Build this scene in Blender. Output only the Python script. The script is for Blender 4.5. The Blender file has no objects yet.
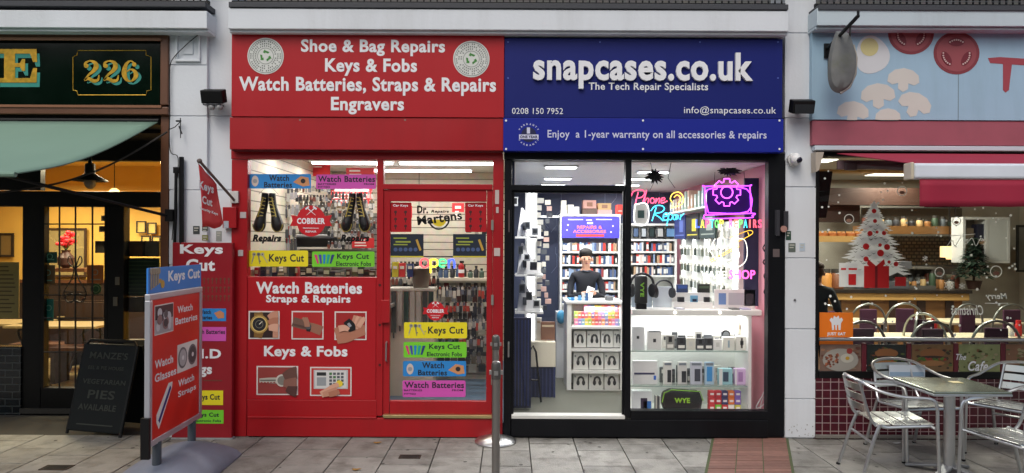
import bpy, bmesh, math, random
from mathutils import Vector, Matrix
random.seed(7)
SC = bpy.context.scene
COL = SC.collection
# ---------------------------------------------------------------- measured view: 720 px focal, 6.667 m from the shop fronts
FPX, DIST, CX, HY, EYE, ROLL = 720.0, 6.667, 510.0, 243.0, 1.796, 0.0047
def S(y): return FPX / (DIST + y)
def PXZ(px, py, y=0.0):
    tx = px + (py - 236) * ROLL; ty = py - (px - 512) * ROLL
    return (tx - CX) / S(y), EYE - (ty - HY) / S(y)
def R4(x0, y0, x1, y1, y=0.0):
    cx, cz = PXZ((x0 + x1) / 2, (y0 + y1) / 2, y); w = (x1 - x0) / S(y) / 2; h = (y1 - y0) / S(y) / 2
    return cx - w, cx + w, cz - h, cz + h
def XX(px, y=0.0): return PXZ(px, 236, y)[0]
def ZZ(py, y=0.0, px=512): return PXZ(px, py, y)[1]
def lin(c):
    r = []
    for v in c:
        v = v / 255.0
        r.append(v / 12.92 if v <= .04045 else ((v + .055) / 1.055) ** 2.4)
    return (*r, 1.0)
# ---------------------------------------------------------------- materials
MC = {}
def mat(name, col, rough=.5, metal=0., var=.12, scale=6., bump=0., bscale=60., spec=.5, dirt=0., dcol=(70, 66, 60), coat=0., island=0., streak=0.):
    if name in MC: return MC[name]
    m = bpy.data.materials.new(name); m.use_nodes = True; MC[name] = m
    nt = m.node_tree; N = nt.nodes; L = nt.links; b = N['Principled BSDF']
    b.inputs['Roughness'].default_value = rough; b.inputs['Metallic'].default_value = metal
    b.inputs['Specular IOR Level'].default_value = spec; b.inputs['Coat Weight'].default_value = coat
    tc = N.new('ShaderNodeTexCoord'); no = N.new('ShaderNodeTexNoise'); no.inputs['Scale'].default_value = scale
    no.inputs['Detail'].default_value = 5; L.new(tc.outputs['Object'], no.inputs['Vector'])
    c = lin(col); mx = N.new('ShaderNodeMix'); mx.data_type = 'RGBA'
    mx.inputs[6].default_value = (*[v * (1 - var) for v in c[:3]], 1); mx.inputs[7].default_value = (*[min(1, v * (1 + var)) for v in c[:3]], 1)
    L.new(no.outputs['Fac'], mx.inputs[0]); out = mx.outputs[2]
    if island > 0:
        ge = N.new('ShaderNodeNewGeometry'); mr = N.new('ShaderNodeMapRange'); L.new(ge.outputs['Random Per Island'], mr.inputs[0])
        mr.inputs[3].default_value = 1 - island; mr.inputs[4].default_value = 1 + island
        vm = N.new('ShaderNodeVectorMath'); vm.operation = 'SCALE'; L.new(out, vm.inputs[0]); L.new(mr.outputs[0], vm.inputs['Scale']); out = vm.outputs[0]
    if dirt > 0:
        n2 = N.new('ShaderNodeTexNoise'); n2.inputs['Scale'].default_value = scale * .55; n2.inputs['Detail'].default_value = 9; n2.inputs['Roughness'].default_value = .7
        mp = N.new('ShaderNodeMapping'); L.new(tc.outputs['Object'], mp.inputs[0])
        if streak: mp.inputs['Scale'].default_value = (1, 1, 1 / (1 + streak))
        L.new(mp.outputs[0], n2.inputs['Vector'])
        mr = N.new('ShaderNodeMapRange'); mr.inputs[1].default_value = .48; mr.inputs[2].default_value = .75; mr.inputs[4].default_value = dirt
        L.new(n2.outputs['Fac'], mr.inputs[0]); m2 = N.new('ShaderNodeMix'); m2.data_type = 'RGBA'
        L.new(mr.outputs[0], m2.inputs[0]); L.new(out, m2.inputs[6]); m2.inputs[7].default_value = lin(dcol); out = m2.outputs[2]
    L.new(out, b.inputs['Base Color'])
    rr = N.new('ShaderNodeMapRange'); L.new(no.outputs['Fac'], rr.inputs[0]); rr.inputs[3].default_value = max(0, rough - .08); rr.inputs[4].default_value = min(1, rough + .1)
    L.new(rr.outputs[0], b.inputs['Roughness'])
    if bump > 0:
        n3 = N.new('ShaderNodeTexNoise'); n3.inputs['Scale'].default_value = bscale; n3.inputs['Detail'].default_value = 4; L.new(tc.outputs['Object'], n3.inputs['Vector'])
        bp = N.new('ShaderNodeBump'); bp.inputs['Strength'].default_value = bump; bp.inputs['Distance'].default_value = .01
        L.new(n3.outputs['Fac'], bp.inputs['Height']); L.new(bp.outputs[0], b.inputs['Normal'])
    return m
def C(r, g, b, rough=.5): return mat('paint_%d_%d_%d_%d' % (r, g, b, int(rough * 10)), (r, g, b), rough, var=.06)
def film(name, col):
    m = mat(name, col, .6, var=.03)
    if 'tr' not in m.node_tree.nodes:
        nt = m.node_tree; t = nt.nodes.new('ShaderNodeBsdfTranslucent'); t.name = 'tr'; t.inputs[0].default_value = lin(col); x = nt.nodes.new('ShaderNodeMixShader'); x.inputs[0].default_value = .35
        o = nt.nodes['Material Output']; nt.links.new(nt.nodes['Principled BSDF'].outputs[0], x.inputs[1]); nt.links.new(t.outputs[0], x.inputs[2]); nt.links.new(x.outputs[0], o.inputs[0])
    return m
def emi(name, col, st):
    if name in MC: return MC[name]
    m = bpy.data.materials.new(name); m.use_nodes = True; MC[name] = m
    b = m.node_tree.nodes['Principled BSDF']; b.inputs['Base Color'].default_value = lin(col)
    b.inputs['Emission Color'].default_value = lin(col); b.inputs['Emission Strength'].default_value = st; return m
def glass(name, tint=(1, 1, 1), refl=1.0, rough=.0, ior=1.58):
    if name in MC: return MC[name]
    m = bpy.data.materials.new(name); m.use_nodes = True; MC[name] = m
    nt = m.node_tree; N = nt.nodes; L = nt.links; N.remove(N['Principled BSDF'])
    o = N['Material Output']; t = N.new('ShaderNodeBsdfTransparent'); t.inputs[0].default_value = (*tint, 1)
    g = N.new('ShaderNodeBsdfGlossy'); g.inputs['Roughness'].default_value = rough
    f = N.new('ShaderNodeFresnel'); f.inputs[0].default_value = ior; ge = N.new('ShaderNodeNewGeometry')
    s = N.new('ShaderNodeMath'); s.operation = 'SUBTRACT'; s.inputs[0].default_value = refl; L.new(ge.outputs['Backfacing'], s.inputs[1])
    s.use_clamp = True
    p = N.new('ShaderNodeMath'); p.operation = 'MULTIPLY'; L.new(s.outputs[0], p.inputs[0]); L.new(f.outputs[0], p.inputs[1])
    x = N.new('ShaderNodeMixShader'); L.new(p.outputs[0], x.inputs[0]); L.new(t.outputs[0], x.inputs[1]); L.new(g.outputs[0], x.inputs[2]); L.new(x.outputs[0], o.inputs[0])
    return m
def brickmat(name, c1, c2, mortar, bw, rh, ms=.006, offset=.5, rough=.5, rot=(0, 0, 0), bump=.3, axis='XZ', spec=.5):
    if name in MC: return MC[name]
    m = bpy.data.materials.new(name); m.use_nodes = True; MC[name] = m
    nt = m.node_tree; N = nt.nodes; L = nt.links; b = N['Principled BSDF']; b.inputs['Roughness'].default_value = rough; b.inputs['Specular IOR Level'].default_value = spec
    tc = N.new('ShaderNodeTexCoord'); sx = N.new('ShaderNodeSeparateXYZ'); cx = N.new('ShaderNodeCombineXYZ'); L.new(tc.outputs['Object'], sx.inputs[0])
    L.new(sx.outputs[axis[0]], cx.inputs[0]); L.new(sx.outputs[axis[1]], cx.inputs[1])
    br = N.new('ShaderNodeTexBrick'); br.offset = offset; L.new(cx.outputs[0], br.inputs['Vector'])
    br.inputs['Color1'].default_value = lin(c1); br.inputs['Color2'].default_value = lin(c2); br.inputs['Mortar'].default_value = lin(mortar)
    br.inputs['Scale'].default_value = 1; br.inputs['Brick Width'].default_value = bw; br.inputs['Row Height'].default_value = rh; br.inputs['Mortar Size'].default_value = ms
    no = N.new('ShaderNodeTexNoise'); no.inputs['Scale'].default_value = 14; L.new(tc.outputs['Object'], no.inputs['Vector'])
    mx = N.new('ShaderNodeMix'); mx.data_type = 'RGBA'; mx.blend_type = 'MULTIPLY'; mx.inputs[0].default_value = .35
    L.new(br.outputs['Color'], mx.inputs[6]); L.new(no.outputs['Color'], mx.inputs[7]); L.new(mx.outputs[2], b.inputs['Base Color'])
    bp = N.new('ShaderNodeBump'); bp.inputs['Strength'].default_value = bump; bp.inputs['Distance'].default_value = .01; bp.invert = True
    L.new(br.outputs['Fac'], bp.inputs['Height']); L.new(bp.outputs[0], b.inputs['Normal'])
    return m
# ---------------------------------------------------------------- mesh collecting
class MB:
    def __init__(s): s.v = []; s.f = []; s.m = []; s.mats = []; s.cur = 0
    def use(s, m):
        if m not in s.mats: s.mats.append(m)
        s.cur = s.mats.index(m); return s
    def add(s, vs, fs):
        o = len(s.v); s.v += [tuple(v) for v in vs]; s.f += [tuple(i + o for i in f) for f in fs]; s.m += [s.cur] * len(fs); return s
    def box(s, x0, x1, y0, y1, z0, z1):
        x0, x1 = sorted((x0, x1)); y0, y1 = sorted((y0, y1)); z0, z1 = sorted((z0, z1))
        return s.add([(x0, y0, z0), (x1, y0, z0), (x1, y1, z0), (x0, y1, z0), (x0, y0, z1), (x1, y0, z1), (x1, y1, z1), (x0, y1, z1)],
                     [(0, 3, 2, 1), (4, 5, 6, 7), (0, 1, 5, 4), (1, 2, 6, 5), (2, 3, 7, 6), (3, 0, 4, 7)])
    def pbox(s, px0, py0, px1, py1, y0, y1):          # measured against the front plane y0
        a, b, c, d = R4(px0, py0, px1, py1, y0); return s.box(a, b, y0, y1, c, d)
    def prism(s, pts, y0, y1):                         # pts (x,z)
        n = len(pts); ar = sum(pts[i][0] * pts[(i + 1) % n][1] - pts[(i + 1) % n][0] * pts[i][1] for i in range(n))
        if ar < 0: pts = pts[::-1]
        vs = [(p[0], y0, p[1]) for p in pts] + [(p[0], y1, p[1]) for p in pts]
        return s.add(vs, [tuple(range(n)), tuple(range(2 * n - 1, n - 1, -1))] + [(i, n + i, n + (i + 1) % n, (i + 1) % n) for i in range(n)])
    def ppoly(s, pts, y, t=.003): return s.prism([PXZ(a, b, y) for a, b in pts], y, y + t)
    def disc(s, x, z, r, y0, y1, n=24, rz=None, a0=0, a1=2 * math.pi):
        rz = rz or r; k = n if abs(a1 - a0 - 2 * math.pi) < 1e-6 else n + 1
        return s.prism([(x + r * math.cos(a0 + (a1 - a0) * i / n), z + rz * math.sin(a0 + (a1 - a0) * i / n)) for i in range(k)], y0, y1)
    def pdisc(s, px, py, r, y, t=.003, n=24, ry=None):
        x, z = PXZ(px, py, y); return s.disc(x, z, r / S(y), y, y + t, n, (ry or r) / S(y))
    def ring(s, x, z, r1, r0, y0, y1, n=24):
        vs = []; fs = []
        for i in range(n):
            a = 2 * math.pi * i / n; c, d = math.cos(a), math.sin(a)
            vs += [(x + r1 * c, y0, z + r1 * d), (x + r0 * c, y0, z + r0 * d), (x + r0 * c, y1, z + r0 * d), (x + r1 * c, y1, z + r1 * d)]
        for i in range(n):
            a = 4 * i; b = 4 * ((i + 1) % n)
            for k in range(4): fs.append((a + k, a + (k + 1) % 4, b + (k + 1) % 4, b + k))
        return s.add(vs, fs)
    def tube(s, pts, r, n=8, closed=False, cap=True):
        pts = [Vector(p) for p in pts]; m = len(pts); rs = r if isinstance(r, (list, tuple)) else [r] * m
        vs = []; prev = None
        for i, p in enumerate(pts):
            if closed: t = pts[(i + 1) % m] - pts[i - 1]
            else: t = (pts[min(i + 1, m - 1)] - pts[max(i - 1, 0)])
            if t.length < 1e-9: t = Vector((0, 0, 1))
            t.normalize()
            if prev is None: u = t.orthogonal().normalized()
            else:
                u = prev - t * prev.dot(t); u = u.normalized() if u.length > 1e-6 else t.orthogonal().normalized()
            prev = u; w = t.cross(u)
            for k in range(n):
                a = 2 * math.pi * k / n; vs.append(p + (u * math.cos(a) + w * math.sin(a)) * rs[i])
        fs = []
        for i in range(m if closed else m - 1):
            a = i * n; b = ((i + 1) % m) * n
            for k in range(n): fs.append((a + k, a + (k + 1) % n, b + (k + 1) % n, b + k))
        if cap and not closed: fs.append(tuple(range(n - 1, -1, -1))); fs.append(tuple(range((m - 1) * n, m * n)))
        return s.add(vs, fs)
    def ptube(s, pts, r, y, n=6, closed=False): return s.tube([(PXZ(a, b, y)[0], y, PXZ(a, b, y)[1]) for a, b in pts], r, n, closed)
    def lathe(s, prof, x, y, z=0, n=24):
        vs = []; fs = []; m = len(prof)
        for r, h in prof:
            for k in range(n): a = 2 * math.pi * k / n; vs.append((x + r * math.cos(a), y + r * math.sin(a), z + h))
        for i in range(m - 1):
            for k in range(n): fs.append((i * n + k, i * n + (k + 1) % n, (i + 1) * n + (k + 1) % n, (i + 1) * n + k))
        if prof[0][0] > 1e-5: fs.append(tuple(range(n - 1, -1, -1)))
        if prof[-1][0] > 1e-5: fs.append(tuple(range((m - 1) * n, m * n)))
        return s.add(vs, fs)
    def ball(s, x, y, z, rx, ry=None, rz=None, n=14, m=9):
        ry = ry or rx; rz = rz or rx; vs = [(x, y, z - rz)]; fs = []
        for i in range(1, m):
            a = -math.pi / 2 + math.pi * i / m
            for k in range(n): b = 2 * math.pi * k / n; vs.append((x + rx * math.cos(a) * math.cos(b), y + ry * math.cos(a) * math.sin(b), z + rz * math.sin(a)))
        vs.append((x, y, z + rz)); e = len(vs) - 1
        for k in range(n): fs.append((0, 1 + (k + 1) % n, 1 + k)); fs.append((e, e - n + k, e - n + (k + 1) % n))
        for i in range(m - 2):
            for k in range(n): a = 1 + i * n; fs.append((a + k, a + (k + 1) % n, a + n + (k + 1) % n, a + n + k))
        return s.add(vs, fs)
    def xf(s, M, start=0):
        s.v[start:] = [tuple(M @ Vector(v)) for v in s.v[start:]]; return s
    def text(s, txt, x0, x1, z0, z1, y, off=.02, ext=.0015, mirror=False, shear=0):
        c = bpy.data.curves.new('txt', 'FONT'); c.body = txt; c.offset = off; c.extrude = .01; c.resolution_u = 3; c.shear = shear
        c.space_character = 1.04 + off
        o = bpy.data.objects.new('txt', c); me = o.to_mesh(); vv = [v.co.copy() for v in me.vertices]; ff = [tuple(p.vertices) for p in me.polygons]
        o.to_mesh_clear(); bpy.data.objects.remove(o); bpy.data.curves.remove(c)
        if not vv: return s
        a, b = min(v.x for v in vv), max(v.x for v in vv); d, e = min(v.y for v in vv), max(v.y for v in vv)
        if x1 is None: x1 = x0 + (b - a) * (z1 - z0) / (e - d)
        out = []
        for v in vv:
            t = (v.x - a) / (b - a);
            if mirror: t = 1 - t
            out.append((x0 + (x1 - x0) * t, y - (ext if v.z > 0 else 0) , z0 + (z1 - z0) * (v.y - d) / (e - d)))
        return s.add(out, [f[::-1] for f in ff] if mirror else ff)
    def ptext(s, txt, px0, py0, px1, py1, y, off=.02, ext=.0015, mirror=False, shear=0):
        a, b, c, d = R4(px0, py0, px1, py1, y); return s.text(txt, a, b, c, d, y, off, ext, mirror, shear)
    def build(s, name, m=None, parent=None, smooth=False, bevel=0., label=None, cat=None, group=None, kind=None, seg=2):
        me = bpy.data.meshes.new(name); vs = s.v
        if parent is not None:
            w = parent.matrix_basis.copy(); q = parent.parent
            while q: w = q.matrix_basis @ w; q = q.parent
            wi = w.inverted(); vs = [tuple(wi @ Vector(v)) for v in vs]
        me.from_pydata(vs, [], s.f); me.update()
        if m is not None: me.materials.append(m)
        else:
            for k in s.mats: me.materials.append(k)
            me.polygons.foreach_set('material_index', s.m)
        if smooth: me.polygons.foreach_set('use_smooth', [True] * len(me.polygons))
        o = bpy.data.objects.new(name, me); COL.objects.link(o)
        if parent is not None: o.parent = parent
        if smooth: 
            try: me.set_sharp_from_angle(angle=math.radians(38))
            except Exception: pass
        if bevel:
            bv = o.modifiers.new('bevel', 'BEVEL'); bv.width = bevel; bv.segments = seg; bv.limit_method = 'ANGLE'; bv.angle_limit = math.radians(40)
        return tag(o, label, cat, group, kind)
def tag(o, label=None, cat=None, group=None, kind=None):
    if label: o['label'] = label
    if cat: o['category'] = cat
    if group: o['group'] = group
    if kind: o['kind'] = kind
    return o
def thing(name, label, cat, loc=(0, 0, 0), rz=0, group=None):
    o = bpy.data.objects.new(name, None); COL.objects.link(o); o.location = loc; o.rotation_euler = (0, 0, rz); o.empty_display_size = .1
    return tag(o, label, cat, group)
def kids(o): return [c for c in COL.objects if c.parent == o]
def ribbon(mb, pts, ws, y, t=.0015, f=None, k=4, caps=False):   # flat stroke of changing width, px units
    P_ = smoothpath([(*p, w) for p, w in zip(pts, ws)], k); L_ = []; R_ = []
    for i, p in enumerate(P_):
        a = P_[max(i - 1, 0)]; b = P_[min(i + 1, len(P_) - 1)]; dx, dy = b[0] - a[0], b[1] - a[1]; l = math.hypot(dx, dy) or 1; nx, ny = -dy / l * p[2] / 2, dx / l * p[2] / 2
        L_.append((p[0] + nx, p[1] + ny)); R_.append((p[0] - nx, p[1] - ny))
    for i in range(len(P_) - 1):
        q = [L_[i], L_[i + 1], R_[i + 1], R_[i]]
        mb.ppoly([f(*v) for v in q] if f else q, y, t)
    return mb
def dup(o, loc=None, rz=None, label=None, parent=None, ch=None):
    c = o.copy(); COL.objects.link(c)
    if parent is not None: c.parent = parent
    if loc is not None: c.location = loc
    if rz is not None: c.rotation_euler = (0, 0, rz)
    if label: c['label'] = label
    for k in kids(o): dup(k, parent=c)
    return c
def bake(o, M):                                       # place a prototype built at the origin
    o.matrix_basis = M; return o
def arc(cx, cy, r, a0, a1, n, ry=None):
    ry = ry or r; return [(cx + r * math.cos(math.radians(a0 + (a1 - a0) * i / n)), cy + ry * math.sin(math.radians(a0 + (a1 - a0) * i / n))) for i in range(n + 1)]
def smoothpath(p, k=4):                               # Catmull-Rom
    out = []; n = len(p)
    for i in range(n - 1):
        a = p[max(i - 1, 0)]; b = p[i]; c = p[i + 1]; d = p[min(i + 2, n - 1)]
        for j in range(k):
            t = j / k; out.append(tuple(.5 * ((2 * b[q]) + (-a[q] + c[q]) * t + (2 * a[q] - 5 * b[q] + 4 * c[q] - d[q]) * t * t + (-a[q] + 3 * b[q] - 3 * c[q] + d[q]) * t ** 3) for q in range(len(b))))
    out.append(tuple(p[-1])); return out
# palette
WHITE = mat('white_masonry_paint', (216, 221, 227), .6, var=.04, scale=3, bump=.15, bscale=40, dirt=.4, dcol=(168, 170, 170), streak=6)
BLUEWHITE = mat('pale_blue_white_paint', (186, 200, 208), .6, var=.05, scale=3, bump=.1, dirt=.3, dcol=(120, 126, 130), streak=6)
RED = mat('red_gloss_paint', (164, 15, 25), .38, var=.12, scale=2.5, bump=.04, bscale=14, dirt=.4, dcol=(112, 18, 25), streak=5)
REDV = mat('red_vinyl', (172, 22, 32), .45, var=.1, scale=2, spec=.35, dirt=.25, dcol=(178, 48, 56), streak=4)
LETW = mat('white_lettering', (230, 232, 236), .5, var=.03)
BLUE = mat('navy_sign_panel', (8, 24, 106), .5, var=.06, scale=1.5, spec=.3)
BLUE2 = mat('royal_blue_sign_strip', (18, 34, 142), .5, var=.05, scale=1.5, spec=.3)
BLACK = mat('black_frame_paint', (14, 15, 19), .4, var=.15, dirt=.25, dcol=(34, 36, 40), streak=3, spec=.22)
BLK = mat('black_plastic', (11, 11, 13), .45, var=.1, spec=.3)
LEAD = mat('lead_flashing', (58, 60, 66), .6, var=.2, bump=.3)
ALU = mat('brushed_aluminium', (196, 198, 200), .32, 1., var=.08, scale=20, bump=.05)
CHROME = mat('polished_steel', (190, 190, 190), .32, 1., var=.1, scale=12)
PANE = glass('window_glass')
PANE_DIM = glass('tinted_window_glass', (.86, .88, .86), 1.0)
CREAM = mat('cream_slatwall', (214, 206, 188), .5, var=.06)
WHT = mat('white_laminate', (226, 226, 222), .4, var=.04)
# ================================================================ camera, sky, sun
cam = bpy.data.cameras.new('camera'); cam.sensor_width = 36; cam.lens = 36 * FPX / 1024; cam.shift_x = 2 / 1024; cam.shift_y = 6.5 / 1024
cam.clip_end = 3000; cam.clip_start = .05
co = bpy.data.objects.new('camera', cam); COL.objects.link(co); co.location = (0, -DIST, EYE)
co.rotation_euler = (math.radians(90), -ROLL, 0); SC.camera = co
W = bpy.data.worlds.new('World'); SC.world = W; W.use_nodes = True; nt = W.node_tree
sky = nt.nodes.new('ShaderNodeTexSky'); sky.sky_type = 'NISHITA'; sky.sun_disc = False
SE, SR = math.radians(52), math.radians(200)
sky.sun_elevation = SE; sky.sun_rotation = SR; sky.air_density = 1.5; sky.dust_density = 4
hs = nt.nodes.new('ShaderNodeHueSaturation'); hs.inputs['Saturation'].default_value = .8
nt.links.new(sky.outputs[0], hs.inputs['Color']); nt.links.new(hs.outputs[0], nt.nodes['Background'].inputs[0]); nt.nodes['Background'].inputs[1].default_value = .125
sl = bpy.data.lights.new('sun', 'SUN'); sl.energy = .6; sl.angle = math.radians(25); sl.color = (1, .985, .97)
so = bpy.data.objects.new('sun', sl); COL.objects.link(so)
sd = Vector((math.sin(SR) * math.cos(SE), math.cos(SR) * math.cos(SE), math.sin(SE)))   # direction towards the sun
so.rotation_euler = sd.to_track_quat('Z', 'Y').to_euler(); so.location = sd * 30
SC.view_settings.view_transform = 'Standard'; SC.view_settings.look = 'None'; SC.view_settings.exposure = .32; SC.view_settings.gamma = 1
SC.cycles.use_denoising = True; SC.cycles.transparent_max_bounces = 24; SC.cycles.max_bounces = 8; SC.cycles.sample_clamp_indirect = 6
SC.cycles.caustics_reflective = False; SC.cycles.caustics_refractive = False
def lamp(x, y, z, sx, sy, power, col=(1, 1, 1), name='ceiling_lamp_light'):
    l = bpy.data.lights.new(name, 'AREA'); l.shape = 'RECTANGLE'; l.size = sx; l.size_y = sy; l.energy = power; l.color = col
    o = bpy.data.objects.new(name, l); COL.objects.link(o); o.location = (x, y, z); return o
# ================================================================ ground
mb = MB(); mb.box(-400, 400, -400, 400, -.5, -.02)
mb.build('ground', mat('dark_sand_joints', (58, 55, 50), .9, var=.25, scale=20), kind='structure')
SLAB = mat('concrete_paving', (138, 136, 130), .6, var=.35, scale=7, bump=.6, bscale=70, dirt=.9, dcol=(70, 66, 58), island=.2)
mb = MB(); P = .4072; g = .005
for i in range(-22, 22):
    x0 = XX(529.5) + i * P; off = (.215, 0)[i % 2] + random.uniform(-.012, .012)
    for j in range(26):
        y1 = -off - (j - 1) * .43; y0 = y1 - .43
        if y1 > .0: y1 = 0
        if y0 > -.01: continue
        dz = random.uniform(-.0015, .0015); mb.box(x0 + g, x0 + P - g, y0 + g, y1 - g, -.05, dz)
for k in range(70): gx, gy, gr = random.uniform(-4.6, 4.6), random.uniform(-1.6, -.03), random.uniform(.008, .02); mb.use(SLAB2) if False else None; mb.add([(gx + gr * math.cos(t) * random.uniform(.8, 1.1), gy + gr * math.sin(t), .0022) for t in [j * .785 for j in range(8)]], [tuple(range(8))]); mb.m[-1] = 1
mb.mats = [SLAB, mat('trodden_gum', (74, 72, 68), .8)]
mb.build('pavement', None, kind='structure', bevel=.003, seg=1)
mb = MB(); mb.box(-12, 12, -40, -11.2, -.1, -.012); mb.build('road', mat('asphalt', (62, 62, 64), .85, var=.2, scale=30, bump=.4, bscale=160), kind='structure')
# brick strip laid at a slight angle
mb = MB(); a0, a1 = XX(715), XX(787); b0, b1 = (708 - CX) / S(-1.04), (791.5 - CX) / S(-1.04); sh = (b0 - a0) / -1.04
n = 60; cw = (a1 - a0) / 3; rowh = .071
for j in range(n):
    yA = -.012 - j * rowh; yB = yA - rowh
    for c in range(3):
        xa = a0 + c * cw; gx = .0045
        pts = [(xa + gx + sh * yB, yB + .003), (xa + cw - gx + sh * yB, yB + .003), (xa + cw - gx + sh * yA, yA - .003), (xa + gx + sh * yA, yA - .003)]
        zz = .007 + random.uniform(0, .002)
        vs = [(x, y, .003) for x, y in pts] + [(x, y, zz) for x, y in pts]
        mb.add(vs, [(0, 3, 2, 1), (4, 5, 6, 7), (0, 1, 5, 4), (1, 2, 6, 5), (2, 3, 7, 6), (3, 0, 4, 7)])
mb.build('brick_path', mat('red_clay_pavers', (122, 88, 78), .8, var=.25, scale=25, bump=.3, dirt=.35, dcol=(90, 70, 60), island=.16), kind='structure')
mb = MB(); yA, yB = -.005, -n * rowh - .02
mb.add([(a0 + sh * yB - .02, yB, .0035), (a1 + sh * yB + .02, yB, .0035), (a1 + sh * yA + .02, yA, .0035), (a0 + sh * yA - .02, yA, .0035)], [(0, 1, 2, 3)])
mb.build('mossy_joint_bed', mat('mossy_sand', (74, 84, 54), .95, var=.3, scale=30), kind='structure')
# metal covers in the paving, fallen leaves
def cover(px, py, w, d, lab):
    s_ = (py - HY) / EYE; y = FPX / s_ - DIST; x = (px - CX) / s_
    o = thing('drain_cover', lab, 'drain cover', (x, y, 0), group='small covers in the paving')
    mb = MB()
    for q in ((-w, w, -d, -d + .012), (-w, w, d - .012, d), (-w, -w + .012, -d + .012, d - .012), (w - .012, w, -d + .012, d - .012)): mb.box(x + q[0], x + q[1], y + q[2], y + q[3], .0, .006)
    mb.build('frame', mat('rusty_iron', (70, 58, 50), .7, .5, var=.3, scale=30), o)
    mb = MB(); mb.box(x - w + .014, x + w - .014, y - d + .014, y + d - .014, 0, .004)
    for k in range(5): yy = y - d + .03 + k * (2 * d - .06) / 4; mb.box(x - w + .03, x + w - .03, yy - .004, yy + .004, .004, .0065)
    mb.build('lid', mat('dark_iron', (48, 46, 44), .6, .6, var=.3, scale=30), o)
cover(411, 457.5, .09, .05, 'small square iron cover in the paving before the red shop')
cover(58, 470, .11, .06, 'rusty iron cover in the paving before the pie shop')
LEAFM = mat('dry_leaf', (150, 112, 52), .8, var=.3, scale=30)
for px, py, lab in ((378, 444, 'yellow dry leaf on the paving left of the square cover'), (357, 471, 'brown dry leaf on the paving near the picture edge'), (897, 442, 'crumpled pale scrap of litter under the cafe chair')):
    s_ = (py - HY) / EYE; y = FPX / s_ - DIST; x = (px - CX) / s_; mb = MB()
    pts = [(x + .035 * math.cos(a) * (1 + .3 * math.cos(3 * a)), y + .02 * math.sin(a), .004 + .008 * abs(math.cos(a))) for a in [i * math.pi / 5 for i in range(10)]]
    mb.add(pts + [(p[0], p[1], p[2] + .002) for p in pts] + [(x, y, .003)], [(i, (i + 1) % 10, 20) for i in range(10)] + [(10 + i, 10 + (i + 1) % 10, (i + 1) % 10, i) for i in range(10)])
    mb.build('scrap_of_litter' if 'litter' in lab else 'dry_leaf', LEAFM if 'leaf' in lab else C(190, 190, 188), label=lab, cat='litter' if 'litter' in lab else 'leaf', group=None)
# ================================================================ the terrace that holds the four shops
T = thing('terrace_building', 'white painted terrace with pilasters and ledge above the shop signs', 'building', (0, 0, 0))
XL, XR = -9.9, 9.3
def pilaster(bands, px0, px1, y0, name='pilaster', m=WHITE, extra=None):
    mb = MB()
    for a, b in zip(bands[:-1], bands[1:]):
        x0, x1, z0, z1 = R4(px0, a, px1, b, y0)
        mb.box(x0, x1, y0, .35, max(0, z0 + .004), z1 - .004)
    x0, x1, _, _ = R4(px0, 100, px1, 200, y0); mb.box(x0 + .006, x1 - .006, y0 + .012, .34, .0, ZZ(0) )
    if extra: extra(mb)
    return mb.build(name, m, T, bevel=.004)
def mould(mb):
    a, b, c, d = R4(176, 33, 201, 62, -.06)
    for r_, yy in ((0, -.085),):
        for q in ((a, b, d - .022, d), (a, b, c, c + .022), (a, a + .022, c + .022, d - .022), (b - .022, b, c + .022, d - .022)): mb.box(q[0], q[1], -.082, -.05, q[2], q[3])
    mb.box(a + .07, b - .07, -.072, -.05, c + .07, d - .07)
pilaster([30, 65, 116, 190, 265, 340, 438], 169, 207, -.06, extra=mould)
pilaster([-20, 116, 190, 265, 340, 438], 207, 232, -.02)
pilaster([-20, 33, 118, 187, 258, 329, 399, 438], 785, 816, -.02)
for nm, x0, x1 in (('pilaster', XL - .4, XL), ('pilaster', XR, XR + .4)): mb = MB(); mb.box(x0, x1, -.02, 6, 0, 3.7); mb.build(nm, WHITE, T, bevel=.004)
# party walls
PW = mat('plastered_party_wall', (190, 186, 178), .7)
for a, b, y0 in ((-3.2, -2.56, .35), (-.03, .01, .12), (2.46, 2.84, .35)): mb = MB(); mb.box(a, b, y0, 7.2, -.2, 3.6); mb.build('party_wall', PW, T)
mb = MB(); mb.box(XL - .4, XR + .4, 7.2, 7.35, 0, 7.5); mb.build('rear_wall', PW, T)
for a, b in ((XL - .4, XL), (XR, XR + .4)): mb = MB(); mb.box(a, b, 6.0, 7.2, 0, 3.6); mb.build('party_wall', PW, T)
# ledge (cornice) pieces and the deck behind them
YC = -.22
def ledge(px0, px1, py0, py1, m, y=YC):
    a, b, c, d = R4(px0, py0, px1, py1, y); mb = MB(); mb.box(a, b, y, .3, c, d); mb.box(a, b, y + .03, .3, c - .025, c - .0005)
    mb.build('cornice', m, T, bevel=.006)
ledge(-560, 207, 9, 26.5, WHITE); ledge(228, 789, 9.5, 30, WHITE); ledge(817, 1510, 9.5, 27, BLUEWHITE)
ztop = ZZ(9, YC)
mb = MB(); mb.box(XL - .4, XR + .4, .302, 7.2, ztop - .2, ztop - .01); mb.build('roof', LEAD, T)
mb = MB()
for a, b in ((-560, 206), (229, 788), (818, 1510)):
    x0, x1, _, _ = R4(a, 0, b, 9, YC); mb.box(x0, x1, YC - .012, .29, ztop + .002, ztop + .05)
mb.build('lead_flashing', LEAD, T, bevel=.004)
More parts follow.
